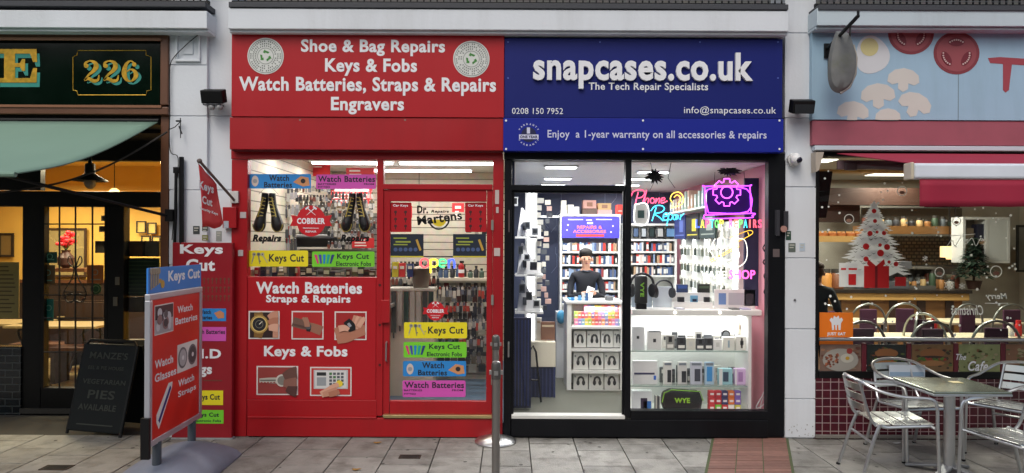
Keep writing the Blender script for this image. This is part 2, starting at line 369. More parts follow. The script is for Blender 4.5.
# railing of the deck
R_ = thing('deck_railing', 'dark steel railing with wire netting on the ledge above the shops', 'railing', (0, YC + .05, ztop + .05))
for a, b in ((-560, 206), (229, 788), (818, 1510)):
    x0, x1, _, _ = R4(a, 0, b, 9, YC); yy = YC + .06; zb = ztop + .052
    mb = MB(); mb.box(x0, x1, yy, yy + .03, zb, zb + .03); mb.box(x0, x1, yy, yy + .03, zb + .95, zb + .99)
    k = x0 + .05
    while k < x1: mb.box(k, k + .012, yy + .008, yy + .02, zb + .03, zb + .95); k += .06
    mb.build('balustrade', BLK, R_)
    mb = MB()
    for i in range(12): z = zb + .05 + i * .03; mb.box(x0, x1, yy - .006, yy - .003, z, z + .003)
    mb.build('wire_netting', mat('galvanised_wire', (120, 122, 126), .5, .6), R_)
mb = MB(); mb.box(XL - .4, XR + .4, 1.6, 1.8, ztop, 7.5); mb.build('upper_wall', brickmat('yellow_stock_brick', (84, 80, 78), (70, 66, 66), (96, 94, 92), .22, .075, .01), T)
mb = MB(); 
for k in range(5):
    x = -5 + k * 2.6; mb.box(x, x + 1.1, 1.56, 1.598, ztop + .95, ztop + 2.3)
mb.build('window', glass('upper_glass', (.25, .28, .3)), T)
# opposite terrace across the street, seen only as soft reflections
O = thing('opposite_terrace', 'plain brick terrace across the street', 'building', (0, -34, 0))
mb = MB(); mb.box(-90, 90, -36, -34, 0, 13); mb.build('wall', brickmat('opposite_brick', (92, 76, 68), (80, 66, 58), (90, 86, 80), .22, .075, .01), O)
mb = MB(); 
for k in range(14): mb.box(-24 + k * 3.5, -22.6 + k * 3.5, -33.99, -33.95, 3.9, 5.4)
mb.build('window', C(40, 44, 50, .2), O)
mb = MB()
for k in range(9): mb.box(-25 + k * 5.6, -20.4 + k * 5.6, -33.99, -33.9, .4, 2.6)
mb.build('shop_window', C(60, 60, 58, .2), O)
# ================================================================ RED COBBLER SHOP
def room(parent, x0, x1, y0, y1, zf, zc, mf, mc, mw, back=True, sides=(True, True)):
    mb = MB(); mb.box(x0, x1, y0, y1, zf - .1, zf); mb.build('floor', mf, parent)
    mb = MB(); mb.box(x0, x1, y0, y1, zc, zc + .08); mb.build('ceiling', mc, parent)
    if back: mb = MB(); mb.box(x0, x1, y1, y1 + .06, zf, zc); mb.build('back_wall', mw, parent)
    if sides[0]: mb = MB(); mb.box(x0 - .02, x0, y0, y1, zf, zc); mb.build('side_wall', mw if sides[0] is True else sides[0], parent)
    if sides[1]: mb = MB(); mb.box(x1, x1 + .02, y0, y1, zf, zc); mb.build('side_wall', mw if sides[1] is True else sides[1], parent)
A = thing('cobbler_shop', 'red painted shop front of the key cutting and shoe repair shop', 'shop', (-1.3, 0, 0))
Y0 = -.03
mb = MB()
fr = mb
fr.pbox(231, 150, 503, 159.5, Y0, .06)                     # head
fr.pbox(231, 159.5, 247, 436.5, Y0, .06)                    # left stile
fr.pbox(376.5, 159.5, 383, 416, Y0, .06)
fr.pbox(383, 184, 492.5, 189.5, Y0, .06)                    # transom bar
fr.pbox(492.5, 159.5, 503, 436.5, Y0, .06)
mb.build('window_frame', RED, A, bevel=.004)
mb = MB(); mb.pbox(247, 277, 376.5, 400, -.02, .05); mb.pbox(247, 400, 376.5, 418.5, -.035, .05); mb.pbox(247, 418.5, 492.5, 436.8, -.055, .05); mb.pbox(247, 417, 376.5, 418.5, -.062, -.034)
mb.build('stall_riser', RED, A, bevel=.003)
mb = MB(); mb.pbox(247, 159.5, 376.5, 277, .02, .026); mb.build('window_glass', PANE, A)
mb = MB(); mb.pbox(383, 159.5, 492.5, 184, .02, .026); mb.build('transom_glass', PANE, A)
mb = MB(); mb.pbox(383, 415.3, 492.5, 418.3, -.07, .05); mb.build('threshold', mat('brass_strip', (200, 180, 130), .35, .9), A, bevel=.002)
mb = MB(); mb.pbox(383, 189.7, 389.7, 415, -.015, .03); mb.pbox(486.5, 189.7, 492.3, 415, -.015, .03); mb.pbox(389.7, 189.7, 486.5, 201.5, -.015, .03); mb.pbox(389.7, 401, 486.5, 415, -.015, .03)
dr = mb.build('door', RED, A, bevel=.004)
mb = MB(); mb.pbox(389.7, 201.5, 486.5, 401, .005, .011); mb.build('door_glass', PANE, dr)
mb = MB(); mb.pbox(381, 300, 389.5, 323, -.05, -.012); mb.build('lock_box', RED, dr, bevel=.004)
mb = MB(); x, z = PXZ(386, 352, -.05); mb.tube([(x, -.015, z + .09), (x, -.05, z + .08), (x, -.055, z - .08), (x, -.015, z - .09)], .008); mb.build('handle', CHROME, dr, smooth=True)
mb = MB()
for py in (225, 300, 380): mb.pbox(491, py - 5, 493.5, py + 5, -.045, -.03)
mb.build('hinge', mat('worn_steel', (150, 148, 140), .5, .8), dr)
mb = MB()
for q in ((495, 190, 499, 204), (496, 207, 498.6, 213), (494, 248, 500, 256)): mb.pbox(*q, -.036, -.031)
mb.build('peeling_label', C(190, 176, 170), A)
mb = MB(); mb.pbox(240, 212, 246, 218, -.036, -.03); mb.pbox(238, 250, 243, 256, -.036, -.03); mb.build('worn_sticker', C(188, 182, 180), A)
mb = MB()
for py in (285, 325, 365): mb.pdisc(379.7, py, 1.3, -.034, .004, 10)
mb.build('frame_bolt', C(60, 12, 14), A)
room(A, -2.54, -.04, .06, 3.6, .12, 2.8, mat('blue_grey_vinyl_floor', (84, 106, 128), .4, var=.2), C(222, 220, 212), brickmat('cream_slatted_wall', (216, 206, 186), (212, 202, 182), (120, 112, 98), 4, .1, .006, 0))
mb = MB(); mb.box(-2.54, -.04, .027, .1, 2.72, 3.0); mb.build('shutter_box', RED, A)
# fascia signs
F1 = thing('fascia_sign', 'red fascia sign listing shoe and bag repairs in white letters', 'sign', (-1.3, -.1, ZZ(75)))
mb = MB(); mb.pbox(231.5, 33, 504, 117, -.13, .0); mb.build('panel', REDV, F1, bevel=.003)
mb = MB(); mb.ptext('Shoe & Bag Repairs', 301, 39.5, 445, 56, -.1305, .03); mb.ptext('Keys & Fobs', 325, 58.5, 417, 76, -.1305, .03)
mb.ptext('Watch Batteries, Straps & Repairs', 239, 77, 496, 95.5, -.1305, .03); mb.ptext('Engravers', 331, 97, 404, 114.5, -.1305, .03); mb.build('lettering', LETW, F1)
GREEN = C(60, 130, 50)
for px, py in ((265.5, 56), (471.3, 59)):
    mb = MB(); mb.pdisc(px, py, 18.2, -.133, .003, 40); e = mb.build('round_emblem', C(214, 216, 212), F1)
    x, z = PXZ(px, py, -.134); s_ = S(-.13); mb = MB().use(C(120, 126, 120))
    for r in (17, 8.2): mb.ring(x, z, r / s_, (r - .5) / s_, -.1345, -.133, 40)
    for r, n in ((14.8, 46), (12.3, 38), (10, 30)):
        for k in range(n):
            if random.random() < .16: continue
            a = 2 * math.pi * k / n; cx, cz = x + r / s_ * math.cos(a), z + r / s_ * math.sin(a); st = len(mb.v)
            w, h = .55 / s_, .8 / s_; mb.box(-w, w, -.0342, -.033, -h * random.uniform(.6, 1), h); mb.xf(Matrix.Translation((cx, -.1, cz)) @ Matrix.Rotation(-a + math.pi / 2, 4, 'Y'), st)
    mb.build('ring_text', None, e)
    mb = MB()
    for k in range(3):
        a = math.radians(90 + 120 * k); pts = [(x + r / s_ * math.cos(a + d), z + r / s_ * math.sin(a + d)) for r, d in ((5.6, -.8), (5.8, .1), (6.8, .1), (4.6, .62), (2.4, .1), (3.6, .1), (3.4, -.8))]
        mb.prism(pts, -.1345, -.133)
    mb.build('recycling_arrows', GREEN, e)
F2 = thing('shutter_housing', 'plain red shutter housing panel under the cobbler sign', 'panel', (-1.3, -.1, ZZ(133)))
mb = MB(); mb.pbox(229.5, 117.6, 503.5, 150, -.12, -.031); mb.build('panel', RED, F2, bevel=.006)
mb = MB(); mb.pbox(232, 149.5, 503, 151.5, -.1, -.031); mb.build('trim', C(110, 14, 20), F2)
for a in (300, 405): mb = MB(); mb.pdisc(a, 120, 1, -.122, .003, 10); mb.build('screw', C(150, 120, 110), F2)
# picture helper: photos printed on signs
SKIN = mat('printed_skin_tone', (198, 146, 122), .5, var=.1, scale=30)
def picture(parent, kind, x0, y0, x1, y1, y):
    mb = MB().use(C(220, 216, 212)); mb.pbox(x0, y0, x1, y1, y - .003, y)
    w, h = x1 - x0, y1 - y0; f = lambda a, b: (x0 + 1.3 + a * (w - 2.6), y0 + 1.3 + b * (h - 2.6)); yy = y - .0045
    bg = {'watch': (44, 26, 24), 'wrist': (176, 40, 40), 'fob': (160, 36, 36), 'key': (150, 62, 58), 'pad': (188, 50, 46)}.get(kind, (70, 70, 70))
    mb.use(C(*bg)); a = f(0, 0); b = f(1, 1); mb.pbox(a[0], a[1], b[0], b[1], yy, y - .0031)
    P_ = lambda col, pts, d=.001: mb.use(C(*col)).ppoly([f(*p) for p in pts], yy - d, .0009)
    D_ = lambda col, u, v, r, d=.002: mb.use(C(*col)).pdisc(*f(u, v), r * w, yy - d, .0009, 18)
    sk = (196, 142, 118)
    F_ = lambda col, pts, ws, d=.003: ribbon(mb.use(C(*col)), [f(*p) for p in pts], [q * w for q in ws], yy - d, .0009, k=3)
    s2, s3 = (176, 118, 94), (214, 164, 140)
    if kind == 'watch':
        F_((150, 112, 56), [(.3, -.0), (.32, .2)], [.26, .3], .001); F_((126, 92, 44), [(.32, .75), (.28, 1)], [.32, .26], .001)
        for k in range(4): F_((96, 70, 36), [(.18, .05 + .06 * k), (.46, .05 + .06 * k)], [.02, .02], .0015)
        D_((176, 142, 74), .33, .47, .3); D_((224, 196, 120), .33, .47, .25, .0025); D_((28, 28, 34), .33, .47, .22, .003); D_((120, 116, 100), .33, .47, .13, .0033); D_((28, 28, 34), .33, .47, .11, .0036); F_((226, 220, 200), [(.33, .47), (.44, .36)], [.03, .02], .0045)
        for k in range(3): F_((sk, s2, s3)[k], [(1, .1 + .26 * k), (.82, .12 + .24 * k), (.66, .22 + .2 * k)], [.26, .24, .16], .0055 + .001 * k)
        P_(sk, [(.84, 0), (1, 0), (1, 1), (.8, 1)], .005)
    elif kind == 'wrist':
        F_((112, 84, 72), [(0, .36), (.3, .46), (.52, .52)], [.3, .3, .26], .001); F_((86, 62, 54), [(0, .46), (.5, .6)], [.06, .08], .002)
        F_((150, 104, 84), [(.5, .54), (.7, .6), (.98, .72)], [.26, .28, .3], .0015); F_((26, 26, 30), [(.5, .38), (.54, .56), (.52, .74)], [.12, .14, .12], .003); D_((80, 80, 84), .53, .55, .09, .0042)
        for k in range(3): F_((164, 118, 96), [(.34 + .06 * k, .2), (.42 + .05 * k, .38), (.44 + .05 * k, .56)], [.07, .08, .07], .005 + .0006 * k)
    elif kind == 'fob':
        F_(s2, [(0, .9), (.35, .8), (.7, .7), (1, .66)], [.5, .56, .44, .3], .001)
        for k in range(4): F_((sk, s3)[k % 2], [(.62 + .05 * k, .66 - .04 * k), (.62 + .1 * k, .34 - .02 * k), (.66 + .11 * k, .1 + .03 * k)], [.15, .14, .1], .002 + .0006 * k)
        F_((14, 14, 18), [(.36, .3), (.5, .52), (.56, .7)], [.22, .3, .2], .006); F_((150, 152, 160), [(.42, .4), (.5, .54)], [.08, .1], .0075); F_(s3, [(.1, .62), (.3, .58), (.44, .66)], [.2, .18, .12], .009)
    elif kind == 'key':
        F_((190, 184, 172), [(.04, .5), (.3, .5), (.54, .5)], [.1, .14, .14], .001)
        for k in range(5): P_((150, 62, 58), [(.06 + .08 * k, .6), (.1 + .08 * k, .54), (.14 + .08 * k, .6)], .0025)
        F_((110, 106, 98), [(.06, .49), (.52, .49)], [.025, .03], .0025); D_((206, 200, 190), .62, .5, .15, .003); D_((130, 126, 118), .62, .5, .11, .0042)
        F_((104, 70, 62), [(1, .2), (.84, .24), (.66, .36)], [.3, .26, .16], .0055); F_((140, 96, 84), [(1, .62), (.84, .62), (.66, .6)], [.3, .26, .16], .0065); F_((84, 54, 50), [(1, .92), (.86, .88), (.74, .8)], [.26, .22, .14], .0075)
    elif kind == 'pad':
        P_((190, 192, 194), [(.06, .06), (.94, .06), (.94, .78), (.06, .78)]); P_((214, 214, 212), [(.1, .1), (.9, .1), (.9, .74), (.1, .74)], .0015); P_((40, 44, 46), [(.14, .15), (.38, .15), (.38, .28), (.14, .28)], .0025); P_((150, 156, 160), [(.14, .34), (.38, .34), (.38, .66), (.14, .66)], .0025)
        for i in range(4):
            for j in range(4): P_((70, 120, 70) if i == j else (84, 88, 94), [(.46 + i * .1, .16 + j * .13), (.53 + i * .1, .16 + j * .13), (.53 + i * .1, .25 + j * .13), (.46 + i * .1, .25 + j * .13)], .0025)
        D_((232, 204, 60), .72, .58, .08, .0045); F_(s3, [(.25, 1), (.42, .86), (.58, .7), (.7, .6)], [.16, .16, .14, .09], .006); F_(sk, [(.3, 1.0), (.52, .9), (.66, .8)], [.12, .16, .12], .0075); F_(s2, [(.45, 1.0), (.6, .94), (.72, .88)], [.12, .14, .1], .0088)
    elif kind == 'gears':
        for u, v, r, c in ((.25, .3, .2, (150, 140, 140)), (.7, .35, .22, (96, 70, 74)), (.3, .75, .22, (210, 210, 210)), (.75, .78, .2, (176, 168, 170))): D_(c, u, v, r); D_((50, 44, 46), u, v, r * .35, .003)
    elif kind == 'glasses':
        P_((210, 206, 204), [(0, 0), (1, 0), (1, 1), (0, 1)], .0005); D_((150, 150, 150), .28, .5, .22); D_((224, 224, 222), .28, .5, .17, .003); D_((40, 40, 44), .76, .46, .2); D_((120, 120, 120), .76, .46, .09, .003); D_((186, 186, 184), .28, .5, .06, .004)
    mb.build('printed_picture', None, parent)
V = thing('window_panel_sign', 'red vinyl panel with watch and key pictures under the cobbler window', 'sign', (XX(311), -.024, ZZ(338)))
mb = MB(); mb.pbox(248.5, 278, 375.5, 399.5, -.0235, -.0205); mb.build('panel', REDV, V)
mb = MB(); mb.ptext('Watch Batteries', 256, 282, 362, 293.8, -.024, .035); mb.ptext('Straps & Repairs', 266, 295, 350.5, 304.8, -.024, .035); mb.ptext('Keys & Fobs', 264, 346, 347.5, 359.5, -.024, .035); mb.build('lettering', LETW, V)
for k, q in (('watch', (248.5, 311, 279.5, 339)), ('wrist', (291.5, 311, 323.5, 339.5)), ('fob', (334.5, 311.5, 366.5, 340)), ('key', (256.5, 366, 298, 395)), ('pad', (310, 367, 351.5, 396))): picture(V, k, *q, -.0236)
# ------------- stickers on the glass
YEL, LIME, SKY_, MAG = C(232, 216, 30), C(116, 204, 46), C(40, 132, 204), C(206, 82, 176)
DKT = C(24, 30, 40)
def keysbunch(mb, x, y, s, yy):
    for n, (dx, a, c) in enumerate(((.1, .25, (150, 150, 142)), (.5, -.1, (110, 112, 108)), (.85, -.5, (176, 172, 150)))):
        mb.use(C(*c)); px, py = x + dx * s, y + s * .12; yy2 = yy - .0012 * n; mb.pdisc(px, py, s * .17, yy2, .0005, 10); mb.use(C(60, 62, 60)); mb.pdisc(px, py, s * .06, yy2 - .0004, .0004, 8); mb.use(C(*c)); L_ = s * .95
        ex, ey = px - math.sin(a) * L_, py + math.cos(a) * L_ * .95; ribbon(mb, [(px, py), ((px + ex) / 2, (py + ey) / 2), (ex, ey)], [s * .1, s * .09, s * .05], yy2 - .0001, .0004, k=1); ribbon(mb, [(ex + s * .02, ey - s * .3), (ex + s * .12, ey - s * .25)], [s * .1, s * .1], yy2 - .0002, .0004, k=1)
def sticker(label, q, m, y, texts=(), art=None, tcol=DKT, group=None, name='window_sticker', rnd=True):
    x0, y0, x1, y1 = q; o = thing(name, label, 'sticker', (PXZ((x0 + x1) / 2, (y0 + y1) / 2, y)[0], y, PXZ((x0 + x1) / 2, y1, y)[1]), group=group)
    mb = MB(); r = 1.2 if rnd else .01
    pts = []
    for cx, cy, a in ((x0 + r, y0 + r, 180), (x1 - r, y0 + r, 270), (x1 - r, y1 - r, 0), (x0 + r, y1 - r, 90)):
        pts += [(cx + r * math.cos(math.radians(a + t)), cy + r * math.sin(math.radians(a + t))) for t in (0, 45, 90)]
    mb.ppoly(pts, y - .002, .0019); mb.build('backing', m, o)
    mb = MB().use(tcol)
    for t in texts: mb.ptext(t[0], t[1], t[2], t[3], t[4], y - .0022, t[5] if len(t) > 5 else .025, .0006)
    if texts: mb.build('lettering', None, o)
    if art:
        mb = MB(); art(mb, y - .003); mb.build('artwork', None, o)
    return o
def a_keys(x, y, s): return lambda mb, yy: keysbunch(mb, x, y, s, yy)
def a_fobs(x, y, s):
    def f(mb, yy):
        for k, c in enumerate(((210, 60, 120), (70, 70, 160), (30, 130, 200), (20, 160, 150), (40, 60, 120))):
            cx = x + k * s * .28; mb.use(C(*c)); mb.ppoly([(cx - s * .12 + (k - 2) * s * .12, y - s * .4), (cx + s * .14 + (k - 2) * s * .12, y - s * .4), (cx + s * .08, y + s * .42), (cx - s * .08, y + s * .42)], yy - k * .0003, .0006)
    return f
def a_watch(xa, xb, y, s):
    def f(mb, yy):
        mb.use(C(206, 190, 180)); mb.pdisc(xa, y, s * .32, yy, .001, 14, s * .5); mb.use(C(150, 150, 156)); mb.pdisc(xa, y, s * .2, yy - .0008, .0006, 12)
        mb.use(C(200, 140, 96)); mb.ppoly([(xb - s * .9, y + .1 * s), (xb - s * .2, y - .45 * s), (xb + s * .5, y - .3 * s), (xb + s * .6, y + .4 * s), (xb, y + .5 * s)], yy, .001)
        mb.use(C(40, 36, 38)); mb.pdisc(xb, y, s * .22, yy - .001, .0008, 12)
    return f
yw = .019
sticker('blue watch batteries sticker at the top of the cobbler window', (249, 174, 311, 188.5), SKY_, yw, [('Watch', 269, 175, 289, 181), ('Batteries', 264, 182, 292, 187.6)], a_watch(255, 303, 181, 11))
sticker('purple watch batteries sticker at the top of the cobbler window', (316, 174.5, 376, 189), MAG, yw, [('Watch Batteries', 318, 176, 375, 182), ('BATTERIES', 318, 183.2, 336, 185), ('FROM', 364, 183.2, 374, 185), ('FITTED', 318, 186, 330, 188)])
sticker('yellow Keys Cut sticker low on the cobbler window glass', (246, 250.5, 308, 266.5), YEL, yw, [('Keys Cut', 269, 254, 304, 264)], a_keys(253, 253, 11))
sticker('green electronic fobs sticker low on the cobbler window glass', (312, 251.5, 374.5, 266.8), LIME, yw, [('Keys Cut', 337, 253.5, 369, 260.5), ('Electronic Fobs', 336, 261.5, 371, 266)], a_fobs(318, 259, 11))
yd = .004
sticker('yellow Keys Cut sticker on the red door', (404, 322.3, 467, 338.3), YEL, yd, [('Keys Cut', 428, 326.5, 463.5, 335.8)], a_keys(410, 324.5, 11))
sticker('green electronic fobs sticker on the red door', (403.5, 342, 466.5, 357.5), LIME, yd, [('Keys Cut', 429, 344, 460, 350.5), ('Electronic Fobs', 427, 352, 462, 356.4)], a_fobs(409, 350, 11))
sticker('blue watch batteries sticker on the red door', (403, 361, 466, 376.3), SKY_, yd, [('Watch', 422, 362.3, 444, 368.3), ('Batteries', 418, 369.8, 447, 375.4)], a_watch(410, 458, 369, 11))
sticker('purple watch batteries sticker on the red door', (402.5, 380.5, 465.5, 397), MAG, yd, [('Watch Batteries', 404.5, 382, 464, 388), ('BATTERIES', 404, 389.3, 422, 391.2), ('FROM', 452, 389.3, 463, 391.2), ('FITTED', 404, 393, 416, 394.8)])
def cobbler(label, px, py, k, y):
    o = thing('round_sticker', label, 'sticker', (PXZ(px, py, y)[0], y, PXZ(px, py + 15 * k, y)[1])); R1 = mat('sticker_red', (196, 22, 34), .45, var=.05)
    mb = MB(); mb.pdisc(px, py, 14.5 * k, y, .002, 36, 15.5 * k); mb.ppoly([(px - 20 * k, py - 6 * k), (px - 14 * k, py - 5 * k), (px + 14 * k, py - 5 * k), (px + 21 * k, py - 6 * k), (px + 18.5 * k, py - .5 * k), (px + 21 * k, py + 5 * k), (px - 21 * k, py + 5 * k), (px - 18.5 * k, py - .5 * k)], y - .001, .001); mb.build('backing', R1, o)
    mb = MB().use(LETW); mb.ptext('COBBLER', px - 14 * k, py - 3 * k, px + 14 * k, py + 3 * k, y - .0012, .04, .0006)
    mb.ptext('PROFESSIONAL', px - 8 * k, py + 6.5 * k, px + 8 * k, py + 7.8 * k, y - .0012, .02, .0005); mb.ptext('REPAIR', px - 5.5 * k, py + 9.5 * k, px + 5.5 * k, py + 11.5 * k, y - .0012, .02, .0005)
    for s in (-1, 1):
        mb.ppoly([(px - s * 5 * k, py - 5.5 * k), (px - s * 4 * k, py - 6 * k), (px + s * 4.5 * k, py - 13 * k), (px + s * 3.7 * k, py - 13.8 * k)], y - .0014 - .0004 * s, .0005)
        mb.ppoly([(px + s * 6 * k, py - 12.5 * k), (px + s * 5 * k, py - 11 * k), (px + s * 1.6 * k, py - 14 * k), (px + s * 2.6 * k, py - 15 * k)], y - .0024, .0005)
    mb.build('lettering', None, o)
cobbler('red and white COBBLER badge in the middle of the window', 311, 221, 1.0, .0175)
cobbler('small red and white COBBLER badge on the door glass', 435.5, 311, .62, .0035)
# shoes printed/hung in the window
def shoes(label, px, py, y, word):
    x, z = PXZ(px, py, y); o = thing('pair_of_boots', label, 'boots', (x, y, z - .2)); s_ = S(y)
    for sgn, lx in ((-1, -9), (1, 9)):
        cx = px + lx * .78; mb = MB().use(mat('black_boot_leather', (20, 19, 20), .4, var=.2))
        f = lambda a, b: PXZ(cx + a, py + b, y)
        prof = [((sgn * -3.4, -21), 3.2), ((sgn * -3.2, -14), 3.6), ((sgn * -2.0, -6), 3.6), ((sgn * .0, 1), 4.4), ((sgn * 1.4, 8), 5.6), ((sgn * 2.4, 13), 5.6), ((sgn * 3, 17), 3.6)]
        pts = [(f(*p)[0], y + .045, f(*p)[1]) for p, r in prof]; mb.tube(smoothpath(pts, 3), [q[0] for q in smoothpath([(r / s_ * 1.02,) for p, r in prof], 3)], 12)
        q = (f(*prof[5][0])[0], 0, f(*prof[5][0])[1]); mb.use(C(150, 134, 60)); mb.tube([(q[0] + .052 * math.cos(t), y + .045 - .03, q[2] + .03 + .075 * math.sin(t)) for t in [math.radians(180 + 20 * i) for i in range(10)]], .005, 5)
        b = mb.build('boot', None, o, smooth=True)
        mb = MB()
        for k in range(6): a = f(sgn * (-3.4 + k * .6) - 2.4, -17 + k * 3.6 + (k % 2)); c = f(sgn * (-3.4 + k * .6) + 2.4, -15.4 + k * 3.6 - (k % 2)); mb.tube([(a[0], y + .003, a[1]), (c[0], y + .003, c[1])], .0045, 5)
        a = f(sgn * -5, -17); c = f(sgn * -1, 3); mb.tube([(a[0] + sgn * .02, y + .012, a[1]), (c[0] + sgn * .03, y - .008, c[1])], .006, 5)
        mb.build('lace', C(176, 158, 70), b)
    mb = MB(); a = PXZ(px - 10, py - 20, y); c = PXZ(px + 10, py - 20, y); t = PXZ(px, py - 30, y); mb.tube([(a[0], y + .04, a[1]), (t[0], y + .04, t[1]), (c[0], y + .04, c[1])], .003, 5); mb.build('hanging_string', C(190, 184, 170), o)
    w = MB(); w.ptext('Repairs', px - 14.5, py + 20.5, px + 14.5, py + 29.5, .0185, .06, .0006, shear=.25)
    w.build('window_lettering', BLK, label='black slanted Repairs lettering under the ' + word + ' boots', cat='lettering')
shoes('black boots with yellow laces hung left of the cobbler badge', 267, 214, .1, 'left')
shoes('black boots with yellow laces hung right of the cobbler badge', 355, 214, .1, 'right')
# door top stickers
for lab, x0 in (('red car keys poster on the left of the door glass', 390), ('red car keys poster on the right of the door glass', 465)):
    o = sticker(lab, (x0, 202.5, x0 + 21.5, 232), REDV, yd, [('Car Keys', x0 + 3, 204.3, x0 + 18, 207.2)], None, LETW, name='poster')
    mb = MB().use(C(70, 20, 24))
    for i in range(2):
        for j in range(3): cx, cy = x0 + 5.5 + 10 * i, 212 + 7 * j; mb.pdisc(cx, cy, 1.5, yd - .003, .0008, 10); mb.ppoly([(cx - .4, cy), (cx + .4, cy), (cx + .5, cy + 3.6), (cx - .5, cy + 3.6)], yd - .0035, .0008)
    mb.build('printed_keys', None, o)
for lab, x0 in (('navy poster with keys and yellow edge on the left of the door', 390.5), ('navy poster with keys and yellow edge on the right of the door', 453)):
    o = sticker(lab, (x0, 234, x0 + 33, 257.5), C(24, 34, 50), yd, [], None, C(200, 204, 210), name='poster', rnd=False)
    mb = MB().use(C(206, 196, 60)); mb.pbox(x0, 256, x0 + 33, 257.4, yd - .0035, yd - .0022); mb.use(C(150, 160, 60)); mb.pbox(x0 + 3, 237.5, x0 + 16, 238.8, yd - .0032, yd - .0024); mb.pbox(x0 + 5, 241, x0 + 20, 242.6, yd - .0032, yd - .0024); mb.pbox(x0 + 3, 244, x0 + 17, 245.2, yd - .0032, yd - .0024)
    mb.use(C(70, 88, 128))
    for k in range(5): mb.pdisc(x0 + 5 + k * 5, 249.5, 2, yd - .0032, .001, 12)
    mb.use(C(190, 150, 60)); mb.ppoly([(x0 + 25, 240), (x0 + 27, 239), (x0 + 31, 250), (x0 + 29, 251)], yd - .0036, .001)
    mb.build('printed_keys', None, o)
o = thing('boot_logo_lettering', 'black slanted shoe brand lettering with yellow round badge on the door', 'lettering', (XX(435), yd, ZZ(228)))
mb = MB(); mb.ptext('Dr.', 417, 205.5, 428, 213.5, yd - .001, .045, .0006); mb.ptext('Repairs', 431, 210, 449, 213.5, yd - .001, .04, .0006, shear=.2)
st = len(mb.v); mb.ptext('Martens', 417, 213.5, 462, 222.5, yd - .001, .032, .0006); c = PXZ(439, 218, yd); mb.xf(Matrix.Translation((c[0], 0, c[1])) @ Matrix.Rotation(math.radians(-8), 4, 'Y') @ Matrix.Translation((-c[0], 0, -c[1])), st); mb.build('lettering', BLK, o)
mb = MB(); x, z = PXZ(439, 219, yd); s_ = S(yd); mb.disc(x, z, 7.5 / s_, yd + .0004, yd + .001, 20, None, math.pi * 1.02, math.pi * 1.98); mb.build('badge', C(222, 196, 40), o)
mb = MB(); mb.ptube([(439 + 10 * math.cos(math.radians(t)), 219 + 10 * math.sin(math.radians(t))) for t in range(10, 171, 16)], .009, yd + .006); mb.build('badge_edge', BLK, o)
# neon open sign
o = thing('open_sign', 'multicoloured neon open sign behind the red door glass', 'neon sign', (XX(438, .25), .25, ZZ(272, .25)))
yo = .25
def neo(parent, name, col, st, paths, y, r=.006):
    mb = MB()
    for p in paths: mb.ptube(smoothpath(p, 4) if len(p) > 2 else p, r, y, 6)
    return mb.build(name, emi('neon_%s_%d' % ('_'.join(map(str, col)), int(st * 10)), col, st), parent, smooth=True)
circ = lambda cx, cy, r, a0=0, a1=360, n=10: [(cx + r * math.cos(math.radians(a0 + (a1 - a0) * i / n)), cy + r * math.sin(math.radians(a0 + (a1 - a0) * i / n))) for i in range(n + 1)]
neo(o, 'letter_o', (255, 70, 80), 2.2, [circ(424.5, 263, 4.2)], yo, .008)
neo(o, 'letter_p', (240, 220, 60), 2.2, [[(430.5, 273), (430.5, 259)], circ(434, 263, 3.8)], yo, .008)
neo(o, 'letter_e', (60, 220, 120), 2.2, [[(438.8, 263.2), (446.2, 263.2)], circ(442.5, 263, 3.8, 0, -310)], yo, .008)
neo(o, 'letter_n', (50, 80, 255), 2.5, [[(448.8, 268), (448.8, 259.5)], [(448.8, 263), (450.5, 259.8), (453.5, 260), (454.2, 263), (454.2, 268)]], yo, .008)
mb = MB(); mb.pbox(418, 256, 457, 257, yo + .012, yo + .018); mb.pbox(418, 269, 457, 270, yo + .012, yo + .018); mb.build('mounting_bar', C(60, 60, 62), o)
# ------------- interior stock of the red shop
for i, (x, y, L_) in enumerate(((-1.9, 1.0, 1.0), (-.75, 1.0, 1.2), (-1.9, 2.0, 1.0), (-.75, 2.0, 1.2), (-1.3, 2.9, 1.6))):
    o = thing('strip_light', 'bright white strip light on the cobbler shop ceiling', 'ceiling light', (x, y, 2.72), group='strip lights in the cobbler shop')
    mb = MB(); mb.box(x - L_ / 2, x + L_ / 2, y - .05, y + .05, 2.76, 2.799); mb.build('housing', WHT, o)
    mb = MB(); mb.box(x - L_ / 2 + .02, x + L_ / 2 - .02, y - .04, y + .04, 2.735, 2.759); mb.build('tube', emi('cool_strip_glow', (244, 248, 255), 5), o)
    lamp(x, y, 2.72, L_, .1, 13, (1, .97, .92), 'strip_light_glow')
packs = [(40, 40, 44), (90, 92, 96), (150, 150, 150), (60, 62, 70), (176, 172, 160), (120, 30, 34), (30, 34, 52), (200, 198, 190), (84, 70, 54)]
def hanging(n0, x0, x1, zs, y, w, h, lab, grp, nm='blister_pack', pal=packs, jit=.3):
    for z in zs:
        k = x0
        while k < x1:
            ww = w * random.uniform(.7, 1.15); hh = h * random.uniform(.7, 1.1)
            mb = MB().use(C(*random.choice(pal))); mb.box(k, k + ww, y - .03, y - .012, z - hh, z - hh * .35); mb.use(C(*random.choice(pal))); mb.box(k + ww * .1, k + ww * .9, y - .022, y - .014, z - hh * .35, z)
            mb.use(C(170, 170, 168)); mb.box(k + ww * .45, k + ww * .55, y - .05, y, z + .004, z + .012)
            mb.build(nm, None, label=lab, cat='pack', group=grp); k += ww + w * jit
hanging(0, XX(396, 2.2), XX(484, 2.2), [ZZ(p, 2.2) for p in (283, 302, 321)], 2.2, .075, .19, 'small dark accessory pack hanging on the rack behind the red door', 'packs on the rack behind the door')
